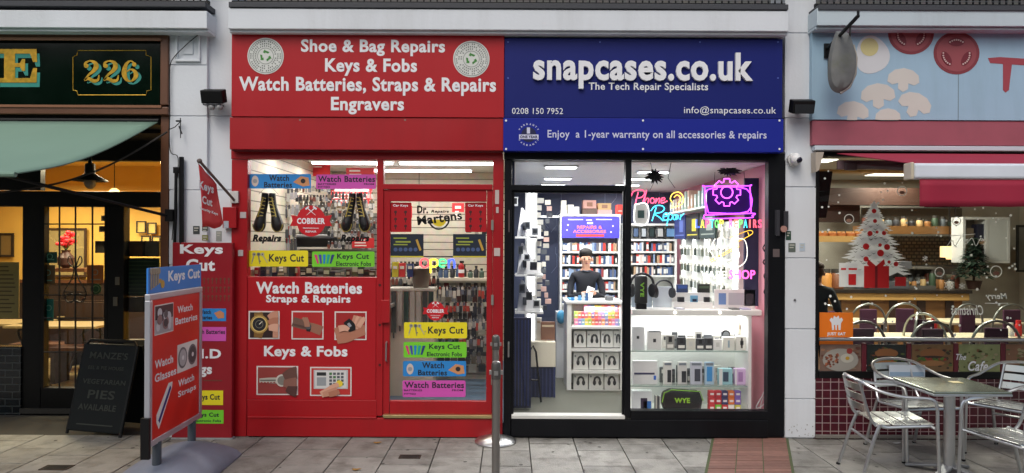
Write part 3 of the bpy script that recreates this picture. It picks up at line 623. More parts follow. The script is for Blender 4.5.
hanging(0, XX(300, 1.9), XX(372, 1.9), [ZZ(p, 1.9) for p in (200, 211, 223, 236)], 1.9, .05, .13, 'small key blank card hanging behind the right half of the window', 'key blanks behind the cobbler window', 'key_blank_card', [(150, 146, 136), (96, 92, 86), (60, 58, 56), (190, 184, 170), (120, 100, 70)])
hanging(0, XX(276, 2.0), XX(296, 2.0), [ZZ(p, 2.0) for p in (196, 212)], 2.0, .05, .16, 'narrow grey strap card hanging behind the left half of the window', 'strap cards behind the cobbler window', 'strap_card', [(150, 150, 156), (96, 96, 100), (200, 200, 200)])
hanging(0, XX(430, 2.2), XX(484, 2.2), [ZZ(p, 2.2) for p in (340, 360)], 2.2, .09, .2, 'dark shoe care pack hanging low behind the door stickers', 'low packs behind the door')
mb = MB(); mb.box(XX(388, 2.2), XX(490, 2.2), 2.2, 2.24, .12, 2.1); mb.build('slatwall_rack', brickmat('cream_rack', (206, 198, 180), (202, 194, 176), (110, 104, 92), 4, .09, .006, 0), label='cream slatted rack wall behind the red door', cat='rack')
mb = MB(); mb.box(XX(300, 2.0), XX(378, 2.0), 2.0, 2.05, .12, 2.15); mb.build('key_board', brickmat('grey_rack', (150, 146, 138), (140, 136, 130), (80, 78, 74), 4, .07, .008, 0), label='grey board of key blanks behind the cobbler window', cat='rack')
for lab, q, y, t in (('red poster with shoe pictures high behind the red door', (452, 203, 464, 212), 2.3, 'Repairs'), ('red key poster on the left side of the shop window', (252, 226, 290, 244), 1.5, 'Key Cutting'),
                     ('red banner high across the cobbler shop', (268, 158, 330, 176), 2.6, 'Shoe Repairs'), ('red price board behind the right boots', (331, 186, 372, 204), 2.4, 'Watch Straps'),
                     ('tall red notice on the left slatted wall', (395, 206, 412, 246), 2.5, 'Keys')):
    x0, y0, x1, y1 = q; o = thing('poster', lab, 'poster', (XX((x0 + x1) / 2, y), y, ZZ(y1, y))); mb = MB(); mb.pbox(x0, y0, x1, y1, y, y + .01); mb.build('sheet', C(206, 40, 46), o)
    mb = MB().use(C(232, 224, 220)); mb.pbox(x0 + 3, y0 + 3, x1 - 3, y0 + 5.5, y - .002, y - .0005)
    for k in range(3): mb.pbox(x0 + 3, y0 + 8 + 3 * k, x0 + (x1 - x0) * random.uniform(.5, .9), y0 + 9.3 + 3 * k, y - .002, y - .0005)
    mb.build('lettering', None, o)
# shelf with machines & bottles, counter
o = thing('work_counter', 'cream counter with grey worktop inside the cobbler shop', 'counter', (-1.9, 1.2, .12))
mb = MB(); mb.box(-2.5, -1.3, .9, 1.4, .12, 1.1); mb.build('body', CREAM, o); mb = MB(); mb.box(-2.52, -1.25, .87, 1.42, 1.102, 1.14); mb.build('worktop', C(120, 118, 114), o)
def machine(x, y, z, w, h, lab):
    o = thing('key_machine', lab, 'machine', (x, y, z)); mb = MB(); mb.box(x - w / 2, x + w / 2, y - .12, y + .12, z, z + h * .5); mb.build('base', C(70, 74, 80), o, bevel=.015)
    mb = MB(); mb.box(x - w * .35, x + w * .1, y - .08, y + .08, z + h * .5 + .001, z + h); mb.build('motor_housing', C(36, 38, 42), o, bevel=.02)
    mb = MB(); mb.tube([(x + w * .1, y, z + h * .75), (x + w * .45, y, z + h * .75)], .035, 14); mb.build('cutting_wheel', CHROME, o, smooth=True)
machine(-2.15, 1.1, 1.14, .4, .28, 'dark key cutting machine behind the yellow window sticker'); machine(-1.55, 1.1, 1.14, .34, .34, 'grey key cutting machine behind the green window sticker')
o = thing('black_roller_machine', 'long black finishing machine behind the COBBLER badge', 'machine', (XX(313, 1.6), 1.6, ZZ(247, 1.6)))
mb = MB(); mb.pbox(293, 237, 334, 247, 1.6, 1.75); mb.build('housing', BLK, o, bevel=.015); mb = MB(); a = PXZ(296, 236, 1.62); c = PXZ(331, 236, 1.62); mb.tube([(a[0], 1.65, a[1]), (c[0], 1.65, c[1])], .02, 12); mb.build('roller', C(150, 150, 150), o, smooth=True)
mb = MB(); mb.pbox(290, 247.2, 338, 249, 1.55, 1.9); mb.build('shelf', C(206, 200, 190), o)
mb = MB(); a, b, c, d = R4(388, 278, 489, 280.5, 2.0); mb.box(a, b, 2.0, 2.19, c, d); mb.build('wall_shelf', CREAM, label='cream shelf under the neon open sign', cat='shelf')
zb = d
for k in range(16):
    px = 392 + k * 6 + random.uniform(-1, 1); x = XX(px, 2.1); c = random.choice([(30, 30, 34), (60, 80, 110), (40, 42, 46), (190, 186, 170), (160, 40, 40), (70, 90, 80)]); h = random.uniform(.09, .17)
    o = MB().use(C(*c)); o.lathe([(.028, 0), (.03, .01), (.03, h * .6), (.014, h * .75), (.014, h * .85)], x, 2.08, zb + .001, 12); o.use(C(20, 20, 22)); o.lathe([(.017, h * .85), (.017, h)], x, 2.08, zb + .001, 12)
    o.build('polish_bottle', None, smooth=True, label='small bottle of shoe polish on the shelf under the neon open sign', cat='bottle', group='polish bottles under the open sign')
x, z = XX(461.5, 1.7), ZZ(277.5, 1.7); o = thing('fire_extinguisher', 'red and white fire extinguisher standing beside the neon open sign', 'fire extinguisher', (x, 1.7, z))
mb = MB(); mb.lathe([(.03, 0), (.034, .01), (.034, .13), (.02, .16), (.012, .165)], x, 1.7, z, 16); mb.build('cylinder_body', RED, o, smooth=True)
mb = MB(); mb.box(x - .02, x + .03, 1.69, 1.71, z + .166, z + .19); mb.build('valve', BLK, o); mb = MB(); mb.lathe([(.0347, .05), (.0347, .09)], x, 1.7, z, 16); mb.build('label_band', LETW, o)
mb = MB(); mb.box(x - .08, x + .08, 1.62, 1.78, z - .02, z - .001); mb.build('bracket', CREAM, o)
x, z = XX(421, 1.3), ZZ(288, 1.3); o = thing('waste_bin', 'grey round bin on the counter behind the red door', 'bin', (x, 1.3, z))
mb = MB(); mb.lathe([(.085, 0), (.11, .19), (.12, .2), (.12, .215), (.105, .215), (.08, .01)], x, 1.3, z, 20); mb.build('bucket', C(104, 94, 84), o, smooth=True)
mb = MB(); mb.ball(x, 1.3, z + .2, .1, .1, .04); mb.build('contents', C(160, 140, 120), o, smooth=True)
o = thing('display_stand', 'cream stand behind the left part of the red door glass', 'stand', (XX(408, 1.3), 1.3, .12)); mb = MB(); a = XX(389, 1.2), XX(434, 1.2); mb.box(a[0], a[1], 1.2, 1.5, .12, z - .03); mb.build('body', CREAM, o); mb = MB(); mb.box(a[0] - .01, a[1] + .01, 1.18, 1.52, z - .029, z - .001); mb.build('top', C(180, 176, 166), o)
for k in range(7):
    px = 392 + 6.2 * k; x0 = XX(px, 1.19); zt = ZZ(292, 1.19); hh = random.uniform(.3, .45)
    mb = MB().use(C(*random.choice([(60, 64, 64), (120, 124, 120), (40, 42, 46), (170, 168, 160), (30, 60, 56)]))); mb.box(x0, x0 + .05, 1.165, 1.18, zt - hh, zt); mb.use(C(20, 20, 22)); mb.box(x0 + .018, x0 + .032, 1.16, 1.185, zt - hh - .06, zt - hh)
    mb.build('umbrella_pack', None, label='folded umbrella hanging on the stand behind the red door', cat='umbrella', group='folded umbrellas behind the red door')

dk = [(30, 32, 36), (60, 62, 68), (110, 112, 116), (24, 26, 30), (130, 126, 116), (70, 40, 38), (36, 44, 60), (90, 84, 70)]
hanging(0, XX(392, 1.9), XX(486, 1.9), [ZZ(p, 1.9) for p in (291, 308)], 1.9, .055, .17, 'narrow dark brush or lace pack hanging in front of the door rack', 'brush and lace packs behind the door', 'lace_pack', dk, .15)
hanging(0, XX(438, 1.7), XX(486, 1.7), [ZZ(p, 1.7) for p in (338, 352)], 1.7, .07, .13, 'dark insole pack hanging low at the right behind the door', 'insole packs behind the door', 'insole_pack', dk, .15)
hanging(0, XX(252, 2.4), XX(300, 2.4), [ZZ(p, 2.4) for p in (192, 206, 246)], 2.4, .06, .16, 'pale watch strap card hanging on the left wall of the cobbler window', 'watch straps in the left of the window', 'strap_card', [(150, 150, 156), (96, 96, 100), (40, 42, 46), (170, 60, 60)], .2)
for k in range(22):
    px = 250 + k * 5.7; h = random.uniform(.05, .16); w = random.uniform(.03, .07); x = XX(px, .25); z0 = ZZ(277.5, .25); mb = MB().use(C(*random.choice(dk + [(190, 186, 176), (170, 40, 44)]))); mb.box(x, x + w, .22, .28, z0, z0 + h); mb.use(C(*random.choice([(180, 178, 170), (40, 40, 44)]))); mb.box(x + .006, x + w - .006, .217, .2199, z0 + h * .3, z0 + h * .7)
    mb.build('shoe_care_box', None, label='small box or tin along the bottom edge of the cobbler window', cat='box', group='boxes along the cobbler window sill')
mb = MB(); mb.pbox(247, 277.6, 376, 281, .2, .34); mb.build('sill_shelf', CREAM, label='cream shelf just inside the cobbler window', cat='shelf')
for lab, q, y, c in (('black round clock on the slatted wall beside the right boots', (327, 183, 334, 190), 2.3, (30, 30, 34)),):
    mb = MB(); mb.pdisc((q[0] + q[2]) / 2, (q[1] + q[3]) / 2, (q[2] - q[0]) / 2, y, .04, 20); mb.build('wall_clock' if 'clock' in lab else 'stool_top', C(*c), label=lab, cat='clock' if 'clock' in lab else 'stool')

# dense stock hanging in the cobbler shop
tool = [(36, 38, 42), (120, 122, 126), (64, 66, 72), (150, 146, 138), (90, 80, 66), (28, 30, 34), (168, 166, 160), (110, 60, 50)]
hanging(0, XX(266, 1.5), XX(296, 1.5), [ZZ(p, 1.5) for p in (190, 206, 226, 240)], 1.5, .035, .14, 'thin pale tool card in the left half of the cobbler window', 'tool cards left in the window', 'tool_card', [(176, 174, 168), (120, 122, 126), (150, 150, 154), (70, 72, 76)], .25)
hanging(0, XX(328, 1.4), XX(374, 1.4), [ZZ(p, 1.4) for p in (193, 202, 212, 222, 232, 243)], 1.4, .03, .075, 'small key blank hanging in the right half of the cobbler window', 'small key blanks right in the window', 'key_blank', tool, .35)
hanging(0, XX(296, 1.7), XX(330, 1.7), [ZZ(p, 1.7) for p in (187, 196, 206)], 1.7, .03, .08, 'small key blank hanging above the red badge', 'small key blanks above the badge', 'key_blank', tool, .35)
hanging(0, XX(466, 2.0), XX(486, 2.0), [ZZ(p, 2.0) for p in (210, 224)], 2.0, .06, .12, 'dark accessory pack hanging high behind the door posters', 'high packs behind the door', 'accessory_pack', tool, .7)
hanging(0, XX(392, 1.6), XX(440, 1.6), [ZZ(p, 1.6) for p in (262, 276)], 1.6, .04, .12, 'dark brush hanging behind the left half of the door', 'brushes behind the door', 'shoe_brush', tool, .3)
hanging(0, XX(436, 1.55), XX(486, 1.55), [ZZ(p, 1.55) for p in (287, 303, 319, 336)], 1.55, .035, .12, 'small hanging heel or lace pack behind the right half of the door', 'small packs behind the right of the door', 'lace_pack', [(40, 44, 54), (150, 150, 152), (24, 26, 30), (90, 96, 110), (170, 60, 50), (190, 186, 176)], .25)
for lab, q, y in (('red banner with white marks above the left boots', (256, 160, 274, 172), 2.0), ('red leaning banner at the top right of the cobbler window', (346, 168, 374, 182), 1.9), ('red notice behind the left boots', (258, 210, 276, 240), 1.3), ('red notice low behind the right boots', (352, 238, 374, 248), 1.3)):
    o = thing('notice', lab, 'poster', (XX((q[0] + q[2]) / 2, y), y, ZZ(q[3], y))); mb = MB(); mb.pbox(*q, y, y + .01); mb.build('sheet', C(198, 44, 48), o); mb = MB().use(C(226, 214, 206)); w, h = q[2] - q[0], q[3] - q[1]
    for k in range(3): mb.pbox(q[0] + w * .12, q[1] + h * (.14 + .28 * k), q[0] + w * random.uniform(.5, .88), q[1] + h * (.26 + .28 * k), y - .002, y - .0004)
    mb.build('print', None, o)
for k, (px, c) in enumerate(((392, (200, 190, 60)), (399, (206, 60, 60)), (407, (40, 60, 110)))):
    mb = MB().use(C(*c)); mb.pbox(px, 262 + k, px + 6, 277, 1.2, 1.26); mb.use(C(224, 220, 210)); mb.pbox(px + 1, 266, px + 5, 269, 1.197, 1.1996); mb.build('spray_box', None, label=('yellow', 'red', 'navy')[k] + ' spray box on the display stand behind the door', cat='box')
# ================================================================ BLUE PHONE SHOP
B = thing('phone_shop', 'black framed shop front of the phone repair shop under the navy sign', 'shop', (1.25, 0, 0))
Y0 = -.03
mb = MB(); mb.pbox(504, 152.5, 785, 160, Y0, .07); mb.pbox(504, 160, 511.3, 436.5, Y0, .07); mb.pbox(511.3, 185, 625, 190.5, Y0, .07); mb.pbox(625, 160, 631, 418, Y0, .07)
mb.pbox(768, 160, 785, 437, Y0, .07); mb.pbox(631, 411, 768, 420, Y0, .07); mb.build('window_frame', BLACK, B, bevel=.004)
mb = MB(); mb.pbox(511.3, 420, 768, 437.3, -.05, .07); mb.build('stall_riser', BLACK, B, bevel=.004)
mb = MB(); mb.pbox(511.3, 160, 625, 185, .02, .026); mb.build('transom_glass', PANE, B)
mb = MB(); mb.pbox(631, 160, 768, 411, .02, .026); mb.build('window_glass', PANE, B)
mb = MB(); mb.pbox(511.3, 190.5, 514, 416, .0, .03); mb.pbox(622.5, 190.5, 624.8, 416, .0, .03); mb.pbox(514, 190.5, 622.5, 193, .0, .03)
dr = mb.build('door', BLACK, B)
mb = MB(); mb.pbox(514, 193, 622.5, 415, .012, .02); mb.build('door_glass', PANE, dr)
mb = MB(); x, z = PXZ(508.5, 350, -.05); mb.tube([(x, -.03, z + .07), (x, -.065, z + .06), (x, -.065, z - .06), (x, -.03, z - .07)], .008); mb.build('handle', CHROME, dr, smooth=True)
mb = MB(); mb.pbox(511.5, 415.8, 625, 419, -.06, .06); mb.build('threshold', C(206, 206, 200, .3), B, bevel=.002)
mb = MB(); mb.pbox(508.5, 210, 509.5, 232, -.034, -.03); mb.pbox(773, 249, 779.5, 257, -.034, -.03); mb.build('worn_sticker', C(96, 84, 84), B)
mb = MB(); mb.pbox(775, 210, 780, 235, -.034, -.03); mb.build('dark_sticker', C(44, 44, 50), B)
NAVYW = mat('dark_navy_wall', (58, 66, 92), .6, var=.1)
PINKW = mat('pink_painted_wall', (216, 148, 160), .7, var=.06)
room(B, .04, 2.44, .08, 4.0, .12, 2.56, mat('grey_carpet_tile', (78, 79, 70), .9, var=.15, scale=60), C(228, 228, 224), NAVYW, True, (NAVYW, PINKW))
mb = MB()
for k in range(26):                                     # printed circuit lines on the dark wall
    x = random.uniform(.2, 2.3); z = random.uniform(1.2, 2.5); l1 = random.uniform(.08, .3); a = random.choice((-1, 1))
    mb.tube([(x, 3.994, z), (x + a * .08, 3.994, z + .1), (x + a * .08, 3.994, z + .1 + l1)], .003, 4)
mb.build('circuit_pattern', C(120, 132, 160), B)
mb = MB()
for k in range(9):
    z = random.uniform(1.3, 2.4); y = random.uniform(1.0, 3.6); mb.tube([(.044, y, z), (.044, y + .1, z + .12), (.044, y + .1, z + .3)], .003, 4)
mb.build('circuit_pattern', C(120, 132, 160), B)
# signs
G1 = thing('fascia_sign', 'navy fascia sign with large white snapcases.co.uk lettering', 'sign', (1.25, -.1, ZZ(78)))
mb = MB(); mb.pbox(504.3, 38.5, 782.5, 118, -.12, 0); mb.build('panel', BLUE, G1, bevel=.003)
mb = MB(); mb.ptext('snapcases.co.uk', 533, 53, 752, 89.5, -.1205, .032, .03); mb.build('raised_letters', LETW, G1)
mb = MB(); mb.ptext('The Tech Repair Specialists', 588.5, 82.7, 708, 92.3, -.1205, .015, .004); mb.ptext('0208 150 7952', 512, 108, 563, 114, -.1205, .0, .002); mb.ptext('info@snapcases.co.uk', 684, 106.5, 776, 115.5, -.1205, .0, .002); mb.build('lettering', LETW, G1)
mb = MB()
for px in (508, 600, 700, 778):
    for py in (42, 78): 
        if px in (508, 778) or py == 42: mb.pdisc(px, py, .8, -.122, .003, 8)
mb.build('screw_cap', C(90, 110, 190), G1)
G2 = thing('warranty_sign', 'blue strip sign about the one year warranty below the navy fascia', 'sign', (1.25, -.1, ZZ(135)))
mb = MB(); mb.pbox(503.2, 118.3, 783.5, 151.5, -.135, -.031); mb.build('panel', BLUE2, G2, bevel=.003)
LW2 = C(206, 208, 232)
mb = MB(); mb.ptext('Enjoy  a 1-year warranty on all accessories & repairs', 547.5, 130.5, 766.5, 140.5, -.1355, .012, .001); mb.build('lettering', LW2, G2)
mb = MB()
for px in (506, 643, 779.5): 
    for py in (120.5, 149): mb.pdisc(px, py, 1.1, -.138, .003, 10)
mb.build('screw_cap', LETW, G2)
x, z = PXZ(528.7, 134.6, -.1355); s_ = S(-.135); mb = MB(); mb.disc(x, z, 7.5 / s_, -.1365, -.1352, 28); e = mb.build('warranty_badge', C(16, 22, 70), G2)
mb = MB(); mb.ptext('1', 526.8, 127.5, 530, 133.5, -.1368, .05, .0006); mb.pbox(519, 134.5, 538.5, 139, -.1372, -.1366); mb.build('badge_lettering', LW2, e)
mb = MB(); mb.ptext('ONE YEAR', 520, 135.4, 537.5, 138.2, -.1376, .04, .0006); mb.build('badge_lettering', C(16, 22, 70), e)
mb = MB()
for word, a0, a1 in (('WARRANTY', 150, 30), ('WARRANTY', 210, 330)):
    for k, ch in enumerate(word):
        a = math.radians(a0 + (a1 - a0) * k / 7); st = len(mb.v); mb.text(ch, -.8 / s_, .8 / s_, -.9 / s_, .9 / s_, -.136, .03, .0006)
        rot = (a - math.pi / 2) if a0 < 180 else (a + math.pi / 2); cx, cz = x + 10.6 / s_ * math.cos(a), z + 10.6 / s_ * math.sin(a)
        mb.xf(Matrix.Translation((cx, 0, cz)) @ Matrix.Rotation(-rot, 4, 'Y'), st)
mb.build('badge_lettering', LW2, e)
# ceiling lights
for i, (x, y) in enumerate(((.5, .45), (.55, 1.7), (.55, 2.6), (1.5, .9), (1.5, 1.7), (1.5, 2.6), (1.5, 3.4))):
    o = thing('ceiling_panel_light', 'small white panel light on the phone shop ceiling', 'ceiling light', (x, y, 2.54), group='panel lights in the phone shop')
    mb = MB(); mb.box(x - .17, x + .17, y - .06, y + .06, 2.545, 2.559); mb.build('housing', WHT, o); mb = MB(); mb.box(x - .15, x + .15, y - .045, y + .045, 2.535, 2.5449); mb.build('diffuser', emi('panel_glow', (250, 252, 255), 6), o)
    lamp(x, y, 2.53, .3, .1, 20 if x < 1 else 11, (1, 1, .98), 'panel_light_glow')
# ---- shelving behind the counter (back wall)
YS = 3.2
CASEP = [(200, 60, 50), (40, 44, 60), (80, 100, 140), (220, 220, 216), (150, 60, 60), (46, 70, 110), (110, 110, 116), (180, 150, 120), (30, 30, 34), (140, 160, 190), (226, 200, 190)]
def shelfunit(label, px0, px1, pyt, rows, name='shelf_unit', pyb=345, y=YS):
    o = thing(name, label, 'shelf', (XX((px0 + px1) / 2, y), y, .12)); a, b = XX(px0, y), XX(px1, y); zt = ZZ(pyt, y)
    mb = MB(); mb.box(a, a + .03, y, y + .3, .12, zt); mb.box(b - .03, b, y, y + .3, .12, zt); mb.build('side_panel', WHT, o)
    mb = MB(); mb.box(a + .03, b - .03, y + .28, y + .3, .12, zt); mb.build('back_panel', WHT, o)
    for r in rows: z = ZZ(r, y); mb = MB(); mb.box(a + .03, b - .03, y, y + .28, z - .025, z); mb.build('shelf_board', WHT, o)
    mb = MB(); mb.box(a - .004, b + .004, y - .004, y + .302, zt + .001, zt + .03); mb.build('top_panel', WHT, o)
    return a + .04, b - .04
def cases(a, b, z, y, grp, lab, h=.13, dens=1.0, th=.018):
    x = a
    while x < b - th:
        t = th * random.uniform(.7, 1.4)
        if random.random() < dens:
            hh = h * random.uniform(.82, 1); mb = MB().use(C(*random.choice(CASEP))); mb.box(x, x + t, y + .02, y + .1, z + .001, z + hh)
            if random.random() < .4: mb.use(C(230, 228, 222)); mb.box(x + .001, x + t - .001, y + .017, y + .0199, z + hh * .2, z + hh * .75)
            mb.build('phone_case_pack', None, label=lab, cat='phone case', group=grp)
        x += t + .003
rowsL = [251, 264, 277, 290, 303, 318, 332]
a, b = shelfunit('white shelf unit of phone cases behind the person at the counter', 560, 620.5, 216, rowsL)
for r, nm in zip(rowsL[:5], ('top', 'second', 'third', 'fourth', 'fifth')): cases(a, b, ZZ(r, YS), YS, nm + ' row of cases behind the person', 'thin upright phone case in the %s row of the shelves behind the person' % nm, .125, .93, .026)
rowsR = [238.5, 250.5, 262.5, 274.5, 288, 301]
a, b = shelfunit('white shelf unit of phone cases seen through the right window', 622, 677, 225, rowsR)
for r, nm in zip(rowsR[1:4], ('upper', 'middle', 'lower')): cases(a, b, ZZ(r, YS), YS, nm + ' row of cases behind the right window', 'thin upright phone case in the %s row behind the right window' % nm, .125, .93, .026)
for k, (w, c) in enumerate(((5, (70, 90, 120)), (5, (170, 176, 180)), (5, (30, 50, 48)), (6, (190, 190, 184)), (11, (110, 150, 190)))):
    px = (633, 641, 649, 657, 666)[k]; mb = MB().use(BLK); mb.pbox(px, 227.5, px + w + 1, 238, YS + .04, YS + .05); mb.use(C(*c)); mb.pbox(px + .8, 228.6, px + w, 236.5, YS + .038, YS + .0399)
    mb.build('tablet', None, label=('tablet with a steel blue screen at the left end of the dark shelf', 'tablet with a pale grey screen on the dark shelf', 'tablet with a dark green screen on the dark shelf', 'tablet with an off-white screen on the dark shelf', 'wide tablet with a blue sky screen on the dark shelf')[k], cat='tablet')
# boxes on top of the unit
zt = ZZ(216, YS) + .031
for k, (px, w, top, col, lab) in enumerate(((561, 6, 200, (226, 222, 208), 'tall stack of white card boxes on the shelf top'), (568, 6, 204.5, (222, 218, 204), 'middle white card box on the shelf top'), (574.5, 5, 206.5, (226, 222, 212), 'short white card box on the shelf top'),
                                         (583.5, 13, 200, (196, 150, 138), 'pinkish brown carton lying on the shelf top'), (598.5, 13, 203, (186, 154, 104), 'tan carton standing on a pink box on the shelf top'), (618, 6, 204.5, (214, 50, 40), 'red carton at the right end of the shelf top'))):
    s_ = S(YS); a, b, c, d = R4(px, top, px + w, 216, YS); c = zt; mb = MB().use(C(*col)); h = d - c
    if k == 0:
        for j in range(3): mb.box(a + .004 * j, b - .003 * j, YS + .05, YS + .2, c + h * j / 3, c + h * (j + 1) / 3 - .003)
    elif k in (3, 4):
        mb.box(a, b, YS + .04, YS + .24, c + h * .42, d); mb.use(C(96, 76, 66) if k == 3 else C(206, 150, 146)); mb.box(a - .01, b + .01, YS + .03, YS + .25, c, c + h * .4); mb.use(C(140, 100, 80)); mb.box(a + .05, b - .05, YS + .037, YS + .0399, c + h * .55, d - h * .15)
    else: mb.box(a, b, YS + .05, YS + .22, c, d); mb.use(C(180, 176, 166)); mb.box(a + .01, b - .01, YS + .047, YS + .0499, c + h * .3, c + h * .4)
    mb.build('carton', None, label=lab, cat='box')
o = thing('price_banner', 'purple blue banner with orange words above the person', 'sign', (XX(590, YS), YS - .03, ZZ(238, YS)))
mb = MB(); mb.pbox(561.5, 217, 619.5, 238, YS - .03, YS - .012); mb.build('sheet', C(70, 62, 196), o)
mb = MB().use(C(220, 120, 100)); yy = YS - .031
mb.ptext('REPAIRS &', 577, 225.5, 602, 228.8, yy, .03, .001); mb.ptext('ACCESSORIES', 573, 229.8, 606, 233, yy, .03, .001); mb.use(C(220, 70, 60)); mb.pbox(576, 234.2, 604, 236.6, yy - .002, yy); mb.use(C(210, 206, 236))
mb.pbox(568, 219, 583, 220, yy - .002, yy); mb.pbox(586, 219.5, 592, 220.5, yy - .002, yy); mb.pbox(596, 219, 612, 220, yy - .002, yy); mb.pbox(587, 222, 593, 224, yy - .002, yy)
mb.pdisc(568, 225, .9, yy - .002, .002, 8); mb.pdisc(567, 230, .8, yy - .002, .002, 8); mb.pdisc(613, 226, .9, yy - .002, .002, 8); mb.pdisc(611, 232, .8, yy - .002, .002, 8); mb.build('lettering', None, o)
# high line shelf on dark wall left
mb = MB(); mb.pbox(533, 215.5, 560, 217.5, 3.3, 3.5); mb.build('wall_shelf', WHT, label='thin white shelf line on the dark wall left of the cases', cat='shelf')
# ---- counter with glazed front
CY = 1.55; o = thing('glass_counter', 'white display counter with three shelves of goods before the person', 'counter', (XX(595, CY), CY, .12))
a, b, zf, zt = XX(567.5, CY), XX(623, CY), .12, ZZ(303.5, CY)
mb = MB(); mb.box(a, a + .05, CY, CY + .5, zf, zt); mb.box(b - .02, b, CY, CY + .5, zf, zt); mb.build('side_panel', WHT, o)
for r in (326, 348.5, 370.5): z = ZZ(r, CY); mb = MB(); mb.box(a + .05, b - .02, CY + .005, CY + .45, z - .03, z); mb.build('shelf_board', WHT, o)
mb = MB(); mb.box(a + .05, b - .02, CY + .45, CY + .5, zf, zt); mb.build('back_panel', C(190, 190, 186), o)
mb = MB(); mb.box(a + .05, b - .02, CY, CY + .02, zf, ZZ(389.5, CY)); mb.build('kick_panel', WHT, o)
mb = MB(); mb.box(a - .02, b + .01, CY - .02, CY + .52, zt + .001, zt + .03); mb.build('countertop', WHT, o, bevel=.004)
mb = MB(); mb.box(a + .052, b - .022, CY - .008, CY - .002, zf + .02, zt - .01); mb.build('front_glass', PANE, o)
lamp((a + b) / 2, CY + .1, zt - .04, .5, .05, 2.5, name='counter_strip_glow')
vc = [(214, 130, 160), (150, 130, 200), (120, 170, 190), (220, 200, 80), (160, 190, 90), (220, 120, 80), (210, 80, 90), (190, 110, 130), (226, 150, 90), (130, 120, 170), (214, 110, 90)]
z0 = ZZ(326, CY) + .001
for row in range(3):
    for k in range(14):
        px = 575 + k * 3.35; zz = z0 + row * .078
        if row == 2 and k < 3: continue
        mb = MB().use(C(*vc[(k + row * 4) % 11])); x = XX(px, CY + .1); mb.box(x, x + .038, CY + .08 + .03 * row, CY + .2, zz, zz + .074); mb.use(C(236, 226, 216)); mb.box(x + .006, x + .032, CY + .077 + .03 * row, CY + .08 + .03 * row - .0005, zz + .03, zz + .045)
        mb.build('vape_box', None, label='small bright vape box stacked in the top of the counter', cat='box', group='bright vape boxes in the counter')
def hpbox(px0, py0, px1, py1, y, lab, style=0, grp=None):
    mb = MB(); x0, x1, z0_, z1 = R4(px0, py0, px1, py1, y); o = thing('headphone_box', lab, 'box', ((x0 + x1) / 2, y, z0_), group=grp)
    mb.box(x0, x1, y, y + .12, z0_, z1); mb.build('carton', C(214, 214, 208), o, bevel=.003)
    cx, cz = (x0 + x1) / 2 + (.01 if style else 0), (z0_ + z1) / 2; w = (x1 - x0) * .19; h = (z1 - z0_) * .22; mb = MB().use(C(36, 40, 44))
    mb.tube([(cx + w * math.cos(t), y - .004, cz + h * .3 + h * .9 * math.sin(t)) for t in [math.radians(-20 + 22 * i) for i in range(11)]], .012, 5)
    mb.disc(cx - w, cz - h * .4, w * .6, y - .004, y - .0005, 14, h * .75); mb.disc(cx + w, cz - h * .4, w * .6, y - .004, y - .0005, 14, h * .75)
    mb.use(C(120, 124, 128)); mb.box(x0 + .01, x0 + .03, y - .003, y - .0005, z1 - .05, z1 - .03); mb.build('printed_headphones', None, o)
tt = CY + .06
for k, (p, q) in enumerate(((574, 586), (587, 600), (601, 613), (613.5, 621))): hpbox(p, 331, q, 347.3, tt, 'white headphone box in the upper row of the counter', k % 2, 'upper row of headphone boxes')
for k in range(3): hpbox(573.5 + 15.5 * k, 352.5, 588 + 15.5 * k, 369.5, tt, 'white headphone box in the middle row of the counter', k % 2, 'middle row of headphone boxes')
for k in range(3): hpbox(573.5 + 15.5 * k, 373, 588 + 15.5 * k, 389.5, tt, 'white headphone box in the bottom row of the counter', k % 2, 'bottom row of headphone boxes')
for k in range(0): pass
# blue tools and papers on the counter
mb = MB(); zc = zt + .031; mb.box(XX(569, CY + .2), XX(588, CY + .2), CY + .1, CY + .4, zc, zc + .012); mb.build('work_mat', C(80, 150, 190), label='light blue work mat on the counter before the person', cat='mat')
for k in range(5):
    x = XX(571 + 3.6 * k, CY + .12); mb = MB(); mb.box(x, x + .03, CY + .06, CY + .09, zc + .0005, zc + random.uniform(.03, .09)); mb.build('tool_pot', C(*[(60, 130, 190), (220, 222, 220), (90, 150, 200), (230, 226, 220), (50, 90, 140)][k]), label=['blue tool pot at the left end of the countertop', 'white tool pot on the countertop', 'pale blue box on the countertop', 'cream box on the countertop', 'dark blue pot beside the hands on the countertop'][k], cat='pot')
o = thing('card_reader', 'grey card reader at the right of the countertop', 'card reader', (XX(607, CY), CY + .1, zc)); mb = MB(); x = XX(607, CY); mb.box(x, x + .09, CY + .08, CY + .2, zc, zc + .05); mb.build('body', C(110, 112, 116), o, bevel=.008); mb = MB(); mb.box(x + .015, x + .075, CY + .1, CY + .14, zc + .0505, zc + .053); mb.build('screen', BLK, o)
